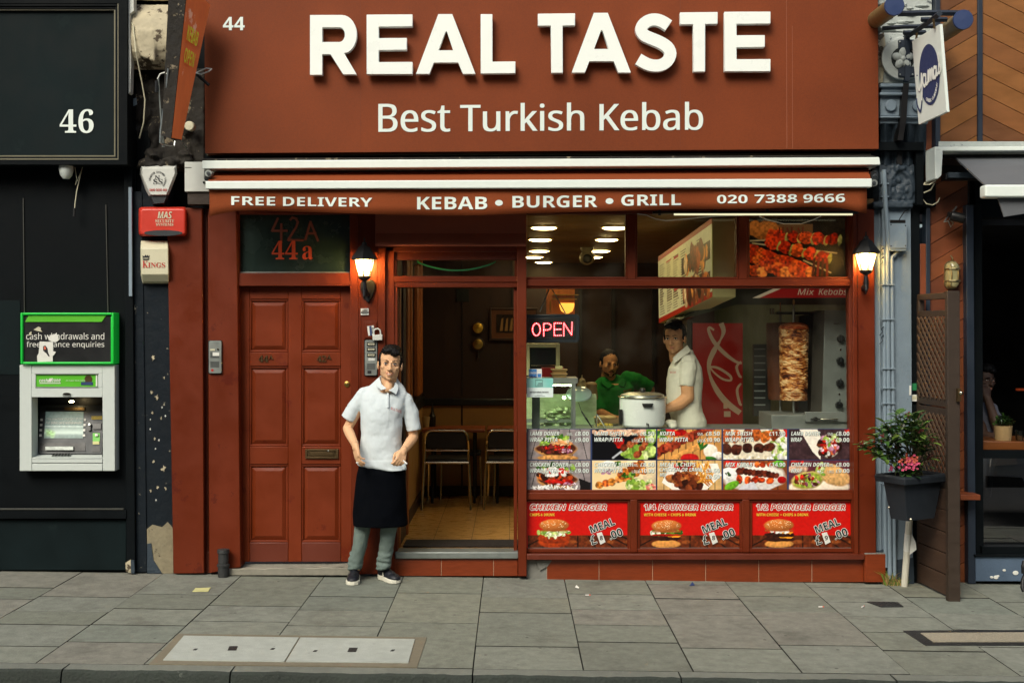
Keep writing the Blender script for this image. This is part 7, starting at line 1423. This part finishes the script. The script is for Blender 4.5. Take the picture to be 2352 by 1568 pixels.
# parked car at the near kerb, outside the frame and mirrored in the dark pane
t = Thing('parked_car', 'silver car parked at the kerb, mirrored in the dark lower restaurant pane', 'car'); b = t.part('body', 'silver_paint'); y0, y1 = -5.0, -3.3; cx = 7.05
b.prism([(cx-2.1, y1, .2), (cx+2.1, y1, .2), (cx+2.15, y1, .75), (cx+1.2, y1, .9), (cx+.7, y1+0, 1.4), (cx-.9, y1, 1.42), (cx-1.5, y1, .95), (cx-2.1, y1, .85)], (0, y0-y1, 0), 'silver_paint'); b.bevel(.12, 4)
for dx in (-1.3, 1.35): q_ = t.part('wheel', 'tyre_black'); q_.lathe((cx+dx, y1+.02, .18), [(.31, -.2), (.32, -.05), (.3, 0), (.2, .01), (0, .0)], 'tyre_black', 24, axis=(0, 1, 0))
b = t.part('headlight', 'glass_dull'); b.prism([(cx-2.08, y1+.004, .44), (cx-1.8, y1+.004, .46), (cx-1.82, y1+.004, .56), (cx-2.06, y1+.004, .55)], (0, .03, 0), 'sticker_white')
b = t.part('bumper', 'tyre_black'); b.prism([(cx-2.12, y1+.004, .22), (cx-1.7, y1+.004, .22), (cx-1.75, y1+.004, .32), (cx-2.12, y1+.004, .34)], (0, .03, 0), 'tyre_black')
b = t.part('window', 'window_far'); b.prism([(cx-1.35, y1+.005, .95), (cx+1.05, y1+.005, .92), (cx+.62, y1+.005, 1.34), (cx-.85, y1+.005, 1.36)], (0, .01, 0), 'window_far'); t.done()
# ================================================================ people
def face(t, body, c, yaw, roll, pitch=0, s=1.0, skin='skin', smile=True, beard=False, hairline=0.0, bald=False, look=0.0, hairm='hair'):
    M_ = Euler((pitch, 0, 0)).to_matrix(); M_ = Matrix.Rotation(yaw, 3, 'Z') @ M_; M_ = Matrix.Rotation(roll, 3, 'Y') @ M_
    W = lambda x, y, z: c+M_ @ Vector((x*s, y*s, z*s))
    def E(b, x, y, z, rx, ry, rz, m, n=14, k=10): b.ell(W(x, y, z), (rx*s, ry*s, rz*s), m, rot=M_, n=n, k=k)
    E(body, 0, .02, .033, .077, .09, .083, skin); E(body, 0, -.018, -.03, .067, .067, .085, skin); E(body, 0, -.026, -.078, .05, .05, .036, skin); E(body, 0, -.066, -.1, .02, .016, .015, skin)
    for q in (-1, 1):
        E(body, q*.044, -.054, -.024, .021, .022, .018, skin); E(body, q*.081, .008, -.012, .01, .022, .033, skin); E(body, q*.012, -.096, -.041, .0095, .009, .008, skin); E(body, q*.05, -.004, -.06, .013, .04, .032, skin)
        E(body, q*.03, -.079, .016, .02, .01, .008, skin)
    body.caps([W(0, -.084, .008), W(0, -.098, -.018), W(0, -.107, -.037)], [.008*s, .01*s, .0125*s], skin)
    E(body, 0, -.084, -.062, .024, .011, .007, skin); E(body, 0, -.083, -.083, .019, .011, .007, skin)
    body.caps([W(0, .02, -.05), W(0, .035, -.16)], [.055*s, .056*s], skin)
    for q in (-1, 1):
        e = t.part('eye', 'eye_white'); E(e, q*.031, -.0765, -.001, .0135, .008, .0055, 'eye_white', 10, 6); E(e, q*.031+look, -.0825, -.001, .0055, .0035, .0055, 'iris', 8, 6)
        e.caps([W(q*.017, -.0835, .0035), W(q*.031, -.0865, .0065), W(q*.045, -.078, .002)], [.0018*s, .0024*s, .0018*s], 'iris', n=6); e.caps([W(q*.018, -.0835, -.006), W(q*.031, -.085, -.0085), W(q*.044, -.077, -.005)], [.001*s, .0013*s, .001*s], 'lip', n=6)
        w_ = t.part('eyebrow', hairm); w_.caps([W(q*.013, -.089, .0185), W(q*.03, -.0895, .0235), W(q*.046, -.077, .0195)], [.0026*s, .003*s, .0018*s], hairm, n=7)
    m = t.part('mouth', 'lip')
    cv = .004 if smile else -.001; wd = .027 if smile else .02
    up = [W(wd*x, -.0935+.012*x*x, -.0655+cv*x*x*2) for x in (-1, -.5, 0, .5, 1)]; lo = [W(wd*x*.95, -.0925+.012*x*x, -.0655-.0135*(1-x*x)*(1 if smile else .75)+cv*2*x*x) for x in (-1, -.5, 0, .5, 1)]
    m.caps(up, [.0015*s, .0028*s, .003*s, .0028*s, .0015*s], 'lip', n=7); m.caps(lo, [.0015*s, .0035*s, .0042*s, .0035*s, .0015*s], 'lip', n=7)
    if smile: m.caps([W(wd*x*.8, -.091+.012*x*x, -.071+cv*1.5*x*x) for x in (-1, -.5, 0, .5, 1)], [.002*s, .0035*s, .004*s, .0035*s, .002*s], 'teeth', n=7); m.caps([W(wd*x, -.0918+.012*x*x, -.068+cv*2*x*x) for x in (-1, -.5, 0, .5, 1)], [.0006*s, .0009*s, .0009*s, .0009*s, .0006*s], 'lip', n=6)
    h = t.part('hair', hairm); z = hairline
    E(h, 0, .034, .053+z*.3, .083, .087, .075, hairm); E(h, 0, .075, .0, .066, .042, .07, hairm)
    for q in (-1, 1): E(h, q*.074, .026, .026, .0115, .05, .048, hairm); E(h, q*.073, -.008, .006, .0075, .012, .026, hairm)
    if not bald:
        E(h, .0, -.03, .1+z, .066, .054, .032, hairm); E(h, .026, -.056, .083+z, .04, .03, .026, hairm); E(h, -.032, -.05, .092+z, .034, .03, .022, hairm); E(h, .006, -.005, .114+z, .064, .066, .03, hairm)
    h.organic(.0045*s, 1, .012*s, .014*s)
    if beard:
        k = t.part('beard', 'beard')
        for a in range(-5, 6): x = a/5; k.ell(W(.05*x, -.066+.05*x*x, -.086-.014*(1-x*x)+.02*abs(x)), (.016*s, .013*s, .019*s), 'beard', rot=M_, n=8, k=6)
        k.caps([W(-.026, -.084, -.066), W(0, -.096, -.057), W(.026, -.084, -.066)], [.005*s, .006*s, .005*s], 'beard', n=8); k.organic(.004*s, 1)
    return W
def hand(b, wr, d, pn, m, curl=(.5, .5, .5, .5), thumb=1, sp=.0, s=1.0, pinch=0):
    d = d.normalized(); pn = (pn-d*pn.dot(d)).normalized(); sd = d.cross(pn)*thumb      # sd: towards the thumb
    q = lambda x, y, z=0: wr+d*x*s+sd*y*s+pn*z*s
    b.caps([wr-d*.02*s, q(.02, 0)], [.026*s, .026*s], m)
    for y in (-.03, -.01, .01, .028): b.caps([q(.01, y*.55), q(.05, y*.9), q(.088, y)], [.018*s, .0155*s, .0125*s], m, n=8)
    tips = []
    for i, (y, L_) in enumerate(((.03, .068), (.01, .076), (-.01, .07), (-.03, .054))):
        p = q(.09-(.008 if i == 3 else 0), y); a = curl[i]; pts = [p]; ang = 0; yy = sp*(1.5-i)
        for k, f in enumerate((.45, .32, .26)):
            ang += a*(1 if k else .8); p = p+(d*math.cos(ang)+pn*math.sin(ang)+sd*yy)*L_*f*s; pts.append(p)
        b.caps(pts, [.0098*s, .0088*s, .008*s, .0068*s], m, n=8); tips.append(p)
    tp = [q(.02, .026, .006), q(.05, .048, .016), q(.078, .052+(-.012 if pinch else 0), .03), q(.1, .05-(.026 if pinch else 0), .042 if pinch else .036)]
    b.caps(tp, [.0135*s, .012*s, .0105*s, .0085*s], m, n=8); return tips, tp[-1]
def loft(b, rows, m, n=28, Y0=0.0, wob=0, seed=1):          # rows: v, u left, u right, depth radius, depth shift
    rk = random.Random(seed); ph = [rk.uniform(0, 6.28) for _ in range(6)]; rs = []
    for v, ul, ur, dr, dy, *dip in rows:
        c = P((ul+ur)/2, v, Y0+dy); rx = (ur-ul)/2*(D+Y0+dy)/F; ring = []
        for j in range(n):
            a = 2*math.pi*j/n; f = 1+wob*(math.sin(3*a+ph[0]+v*.05)+.6*math.sin(7*a+ph[1]+v*.09)); ring.append(c+Vector((rx*f*math.copysign(abs(math.cos(a))**.9, math.cos(a)), dr*f*math.copysign(abs(math.sin(a))**.9, math.sin(a)), -(dip[0] if dip else 0)*max(0, -math.sin(a))**2)))
        rs.append(ring)
    return b.rings(rs, m)
def shoe(t, heel, toe, name='shoe'):
    d = toe-heel; d.z = 0; L_ = d.length; d.normalize(); sd = Vector((-d.y, d.x, 0)); z0 = gz(heel.x)+.004; q = lambda f, y, z: Vector((heel.x, heel.y, 0))+d*L_*f+sd*y+Vector((0, 0, z0+z))
    sh = t.part(name, 'shoe_navy'); rot = Matrix((d, sd, Vector((0, 0, 1)))).transposed()
    for f, rx, ry, rz, z in ((.16, .052, .036, .05, .055), (.34, .06, .037, .05, .055), (.55, .065, .042, .036, .042), (.75, .065, .046, .028, .034), (.88, .035, .04, .022, .03)): sh.ell(q(f, 0, z), (rx, ry, rz), 'shoe_navy', rot=rot)
    sh.tube([q(.2, 0, .06), q(.18, 0, .115)], [.045, .042], 'shoe_navy', 14); sh.organic(.005, 3)
    k = t.part('sole', 'shoe_sole', parent=sh); ol = [(.02, .02), (.0, -.0), (.02, -.025), (.15, -.038), (.4, -.036), (.62, -.046), (.8, -.05), (.93, -.04), (1, -.015), (1, .015), (.93, .04), (.8, .05), (.62, .046), (.4, .036), (.15, .038)]
    k.prism([q(f, y, .03 if f < .8 else .026) for f, y in ol], None, 'shoe_sole', pts2=[q(f, y*1.02, -.003) for f, y in ol]); k.bevel(.004)
    l = t.part('lace', 'ink', parent=sh)
    for i in range(4): l.tube([q(.46+i*.06, -.022, .077-.009*i), q(.47+i*.06, 0, .087-.009*i), q(.46+i*.06, .022, .077-.009*i)], .0035, 'ink', 6)
    if name == 'shoe': l.prism([q(.4, -.042, .06), q(.46, -.043, .06), q(.5, -.047, .035), q(.44, -.045, .035)], (0, 0, .003), 'shoe_sole')
# ---------------------------------------------------------------- the man on the pavement
t = Thing('person', 'smiling man in white polo and black apron holding a cigarette outside the doorway', 'person')
Y0 = -.2; J = lambda u, v, dy=0: P(u, v, Y0+dy)
body = t.part('body', 'skin')
face(t, body, J(896, 836, -.03), R(6), R(4.5), R(-3), 1.04, hairline=-.004)
body.caps([J(894, 872, 0), J(889, 905, .01)], [.055, .062], 'skin'); body.caps([J(893, 878, -.05), J(892, 892, -.085)], [.03, .032], 'skin')
loft(body, [(895, 868, 912, .055, 0), (915, 844, 922, .075, 0), (960, 836, 918, .1, 0), (1040, 834, 918, .1, 0), (1085, 832, 922, .1, 0), (1120, 834, 920, .1, 0)], 'skin', 20, Y0)
# arms
SL, EL_, WL = J(838, 910), J(798, 984, .02), J(816, 1022, -.2); SR, ER, WR = J(934, 922), J(950, 1003, .04), J(926, 1036, -.2)
body.caps([SL, SL.lerp(EL_, .5), EL_, EL_.lerp(WL, .3), WL], [.04, .039, .035, .037, .026], 'skin'); body.caps([SR, SR.lerp(ER, .5), ER, ER.lerp(WR, .3), WR], [.04, .039, .035, .037, .026], 'skin')
hand(body, WL, J(823, 1058, -.24)-WL, Vector((.75, .35, -.1)), 'skin', (.32, .38, .42, .5), thumb=-1, s=1.0)
tips, th = hand(body, WR, J(917, 1062, -.27)-WR, Vector((-.35, .9, .2)), 'skin', (.75, .85, 1.0, 1.05), thumb=-1, s=.97, pinch=1)
for a, c in ((J(846, 1120), J(820, 1300, .02)), (J(900, 1120), J(883, 1295, .04))): body.caps([a, a.lerp(c, .5), c], [.07, .05, .035], 'skin')
body.organic(.0042, 3)
sh = t.part('polo_shirt', 'shirt_white')
loft(sh, [(872, 864, 914, .056, .012, .085), (878, 858, 918, .064, .012, .07), (886, 848, 925, .072, .01, .045), (894, 838, 931, .084, .01, .022), (904, 832, 936, .096, .006, .008), (914, 829, 936, .106, .003), (935, 828, 932, .115, -.005), (960, 829, 924, .118, -.01), (1000, 829, 922, .114, -.01), (1035, 827, 924, .118, -.01), (1060, 823, 929, .125, -.01)], 'shirt_white', 36, Y0, .012, 3)
p = [(821, 1058), (930, 1058)]; sh.prism([J(820, 1062, y) for y in (-.08, .08)]+[J(932, 1062, .08), J(932, 1062, -.08)], None, 'shirt_white', pts2=[J(819, 1064, y) for y in (-.08, .08)]+[J(932, 1079, .08), J(932, 1079, -.08)])
loft(sh, [(1055, 821, 930, .128, -.01), (1066, 820, 931, .131, -.01), (1072, 836, 932, .131, -.01), (1078, 880, 933, .12, -.02)], 'shirt_white', 30, Y0, .012, 3)
sh.caps([J(846, 902, .01), J(836, 907, .01), J(815, 936, .01)], [.048, .057, .056], 'shirt_white'); sh.tube([J(836, 907, .01), J(815, 936, .01), J(799, 962, .01)], [.057, .057, .053], 'shirt_white', 18)
sh.caps([J(924, 911, .01), J(932, 918, .01), J(944, 952, .02)], [.048, .055, .055], 'shirt_white'); sh.tube([J(932, 918, .01), J(944, 952, .02), J(951, 988, .02)], [.055, .056, .052], 'shirt_white', 18)
sh.organic(.0055, 3, .016, .1)
k = t.part('collar', 'shirt_white', parent=sh); cy = -.125
CR = [[J(890, 880, .0)+Vector((r_*math.cos(a), r_*.95*math.sin(a)-.0, z+.03*math.sin(a)+(.012 if math.sin(a) > 0 else 0))) for a in [R(-42)+R(264)*i/23 for i in range(24)]] for r_, z in ((.064, -.02), (.065, .02), (.07, .024), (.083, -.012))]
k.add([p for r_ in CR for p in r_], [(i*24+j, i*24+j+1, i*24+25+j, i*24+24+j) for i in range(3) for j in range(23)], 'shirt_white', True)
for pts in ([(863, 872), (871, 866), (876, 882), (888, 892), (875, 896), (864, 886)], [(909, 878), (914, 884), (915, 893), (910, 906), (899, 899), (892, 897), (904, 889)]): k.prism([J(u, v, cy+.045-.05*min(1, max(0, (v-866)/34))+.03*abs(u-890)/25) for u, v in pts], (0, .014, 0), 'shirt_white')
k.bevel(.004)
k = t.part('placket', 'shirt_white', parent=sh); k.prism([J(889, 902, -.101), J(893, 903, -.101), J(893, 936, -.133), J(888.5, 935, -.133)], (0, .02, 0), 'shirt_white'); k.bevel(.002)
k = t.part('lettering', 'ink_red', parent=sh); fx = lambda u: -.155+.09*max(0, (u-893)/40)**2
text(k, 'REAL TASTE', (0, 0, 1, 1), 0, 'ink_red', 'rb', fn=lambda x, y: J(898+24*x, 940-6.5*y+9*x, fx(898+24*x)))
ap = t.part('apron', 'apron_black')
loft(ap, [(1062, 826, 926, .112, -.005), (1085, 819, 931, .128, -.01), (1110, 817, 932, .132, -.01), (1150, 813, 934, .135, -.015), (1180, 811, 935, .138, -.015), (1206, 809, 936, .14, -.015)], 'apron_black', 40, Y0, .02, 5); ap.organic(.008, 3, .012, .15)
tr = t.part('jeans', 'denim')
for pts, rr_ in ((((842, 1120, 0), (834, 1200, 0), (827, 1250, .005), (818, 1285, .015), (815, 1304, .02)), (.085, .061, .053, .05, .052)), (((898, 1120, 0), (894, 1205, 0), (888, 1250, .02), (884, 1283, .03), (880, 1300, .035)), (.085, .061, .055, .052, .054))):
    tr.tube([J(*p) for p in pts], rr_, 'denim', 18)
    rk = random.Random(int(pts[0][0]))
    for i in range(5): v = 1270+i*8; u = pts[-1][0]+(1304-v)*.12; tr.rings([[J(u, v, .02)+Vector(((.05+q)*math.cos(a), (.05+q)*math.sin(a), dz+.01*math.sin(a+i*2))) for a in [2*math.pi*j/16 for j in range(16)]] for q, dz in ((.0, .014), (.008, .0), (.0, -.012))], 'denim')
tr.organic(.006, 2, .012, .06)
shoe(t, Vector((-1.163, -.085, 0)), Vector((-1.152, -.355, 0))); shoe(t, Vector((-.98, -.085, 0)), Vector((-.83, -.275, 0)))
t.done()
t = single('cigarette', 'white cigarette between the fingers of the man outside', 'cigarette', 'cigarette'); a, c = P(926, 1057, -.475), P(935, 1065, -.49); t.b.tube([a, c], .005, 'cigarette', 10); t.done()
t = single('lighter', 'small white lighter pinched in the other hand of the man outside', 'lighter', 'white_box'); a, c = P(817, 1062, -.44), P(828, 1062, -.45); t.b.tube([a.lerp(c, .1), a.lerp(c, .6)], .0045, 'white_box', 8); t.done()
# ---------------------------------------------------------------- the man in the white shirt behind the counter
t = Thing('person', 'man in cream white polo standing behind the rice cooker, turned to the left', 'person')
Y0 = .62; J = lambda u, v, dy=0: P(u, v, Y0+dy); body = t.part('body', 'skin_inside')
face(t, body, J(1549, 776, 0), R(-24), R(-2), R(2), 1.05, 'skin_inside', smile=False, hairline=.004, look=.001)
body.caps([J(1557, 808, .02), J(1566, 832, .02)], [.058, .065], 'skin_inside'); loft(body, [(830, 1548, 1600, .09, 0), (870, 1540, 1604, .12, 0), (980, 1545, 1610, .12, 0), (1060, 1550, 1612, .12, 0)], 'skin_inside', 20, Y0)
body.caps([J(1582, 840, -.1), J(1578, 885, -.14), J(1580, 912, -.15), J(1560, 928, -.17), J(1533, 938, -.2)], [.055, .054, .052, .05, .034], 'skin_inside'); hand(body, J(1530, 939, -.2), Vector((-1, -.2, -.25)), Vector((0, .4, -1)), 'skin_inside', (.5, .6, .6, .6), thumb=1)
body.caps([J(1560, 1050), J(1565, 1240)], [.08, .06], 'skin_inside'); body.caps([J(1595, 1050), J(1598, 1240)], [.08, .06], 'skin_inside'); body.organic(.006, 3)
sh = t.part('polo_shirt', 'shirt_cream'); loft(sh, [(803, 1566, 1591, .055, .02), (812, 1556, 1594, .066, .015, .03), (820, 1549, 1599, .085, .01, .02), (829, 1544, 1604, .11, .01), (845, 1537, 1611, .14, 0), (870, 1531, 1614, .155, 0), (900, 1530, 1612, .155, 0), (925, 1532, 1610, .155, 0), (945, 1537, 1613, .155, 0), (965, 1543, 1622, .16, 0), (984, 1547, 1624, .16, 0)], 'shirt_cream', 36, Y0, .012, 8)
sh.caps([J(1580, 834, -.08), J(1580, 848, -.11)], [.07, .075], 'shirt_cream'); sh.tube([J(1581, 835, -.1), J(1578, 865, -.13), J(1576, 888, -.14)], [.07, .066, .06], 'shirt_cream', 18); sh.organic(.007, 3, .014, .11)
k = t.part('collar', 'shirt_cream', parent=sh); k.prism([J(1545, 822, -.06), J(1557, 811, -.075), J(1579, 792, -.045), J(1588, 806, -.065), J(1562, 824, -.115), J(1548, 836, -.11)], (0, .016, 0), 'shirt_cream'); k.bevel(.006)
k = t.part('lettering', 'ink_red', parent=sh); text(k, 'REAL TASTE', (0, 0, 1, 1), 0, 'ink_red', 'rb', fn=lambda x, y: J(1539+14*x, 857-4.5*y, -.12-.035*x))
tr = t.part('trousers', 'apron_black'); loft(tr, [(975, 1550, 1620, .14, 0), (1040, 1548, 1618, .14, 0), (1240, 1556, 1606, .08, 0)], 'apron_black', 20, Y0); t.done()
# ---------------------------------------------------------------- the man in green
t = Thing('person', 'bearded man in green polo leaning on the counter deep inside the shop', 'person')
Y0 = 1.9; J = lambda u, v, dy=0: P(u, v, Y0+dy); body = t.part('body', 'skin_inside')
face(t, body, J(1400, 835, 0), R(12), R(5), R(4), 1.0, 'skin_inside', smile=False, beard=True, hairline=.012, bald=True, look=.002)
body.caps([J(1400, 862, .02), J(1405, 885, .03)], [.055, .06], 'skin_inside'); loft(body, [(880, 1385, 1440, .08, 0), (930, 1382, 1440, .11, 0), (1080, 1385, 1436, .1, 0)], 'skin_inside', 20, Y0)
body.caps([J(1376, 900, -.02), J(1374, 945, -.1), J(1404, 958, -.25)], [.045, .045, .034], 'skin_inside'); body.caps([J(1450, 872, .04), J(1494, 894, .06), J(1488, 945, .0)], [.045, .042, .034], 'skin_inside')
hand(body, J(1408, 958, -.26), Vector((1, -.3, -.1)), Vector((0, .2, -1)), 'skin_inside', (.4, .5, .5, .5), thumb=-1); hand(body, J(1487, 950, -.06), Vector((-.1, -.2, -1)), Vector((0, 1, 0)), 'skin_inside', (.3, .4, .4, .4), thumb=1)
body.organic(.007, 3)
sh = t.part('polo_shirt', 'shirt_green'); loft(sh, [(860, 1388, 1420, .058, .03, .05), (868, 1382, 1432, .072, .02, .04), (877, 1373, 1446, .1, .02, .02), (890, 1366, 1456, .13, 0), (920, 1366, 1458, .15, 0), (960, 1372, 1456, .15, 0), (1000, 1376, 1454, .15, 0)], 'shirt_green', 32, Y0, .012, 9)
sh.caps([J(1384, 884), J(1372, 905, -.02)], [.075, .08], 'shirt_green'); sh.tube([J(1378, 895, 0), J(1374, 925, -.05), J(1378, 946, -.1)], [.08, .078, .07], 'shirt_green', 16); sh.caps([J(1440, 866, .03), J(1462, 874, .03)], [.06, .075], 'shirt_green'); sh.tube([J(1448, 870, .03), J(1478, 882, .04), J(1496, 892, .05)], [.075, .07, .06], 'shirt_green', 16); sh.organic(.008, 3, .016, .12)
k = t.part('collar', 'shirt_green', parent=sh); k.prism([J(1381, 868, -.08), J(1390, 876, -.1), J(1412, 884, -.12), J(1396, 893, -.14), J(1380, 880, -.1)], (0, .03, 0), 'shirt_green').prism([J(1430, 868, -.08), J(1438, 874, -.08), J(1434, 890, -.12), J(1420, 884, -.12)], (0, .03, 0), 'shirt_green'); k.bevel(.006)
k = t.part('lettering', 'ink_red', parent=sh); text(k, 'REAL TASTE', (0, 0, 1, 1), 0, 'ink_red', 'rb', fn=lambda x, y: J(1432+18*x, 900-4*y-3*x, -.16+.02*x))
tr = t.part('trousers', 'apron_black'); loft(tr, [(990, 1380, 1450, .12, 0), (1170, 1386, 1440, .08, 0)], 'apron_black', 16, Y0); t.done()
# ---------------------------------------------------------------- the guest in the dark restaurant
t = Thing('person', 'guest in a pale shirt resting chin on hand inside the dark restaurant', 'person')
Y0 = .75; J = lambda u, v, dy=0: P(u, v, Y0+dy); body = t.part('body', 'skin_dim'); face(t, body, J(2262, 872, .05), R(14), R(4), 0, .95, 'skin_dim', smile=False, hairline=.0)
body.caps([J(2262, 895, .1), J(2256, 925, .12)], [.055, .06], 'skin_dim'); loft(body, [(925, 2225, 2275, .1, .15), (1010, 2225, 2275, .1, .15), (1120, 2228, 2275, .1, .2)], 'skin_dim', 18, Y0); body.caps([J(2272, 935, .1), J(2292, 985, -.1), J(2268, 915, -.05)], [.05, .042, .032], 'skin_dim'); hand(body, J(2268, 915, -.05), Vector((-.1, .1, 1)), Vector((-.3, .8, .2)), 'skin_dim', (.9, .9, .9, .9), thumb=1, s=.9)
body.caps([J(2240, 940, .1), J(2258, 1000, -.05), J(2288, 1006, -.15)], [.05, .045, .036], 'skin_dim'); hand(body, J(2288, 1006, -.16), Vector((1, -.1, 0)), Vector((0, 0, -1)), 'skin_dim', (.3, .3, .3, .3), thumb=1, s=.9); body.organic(.007, 3)
sh = t.part('shirt', 'shirt_dim'); loft(sh, [(918, 2235, 2272, .08, .13), (935, 2215, 2284, .13, .13), (970, 2212, 2287, .15, .13), (1060, 2215, 2284, .15, .15)], 'shirt_dim', 24, Y0, .01, 4); sh.tube([J(2270, 938, .1), J(2284, 965, .0)], [.07, .066], 'shirt_dim', 14); sh.organic(.008, 3, .02, .08); t.done()
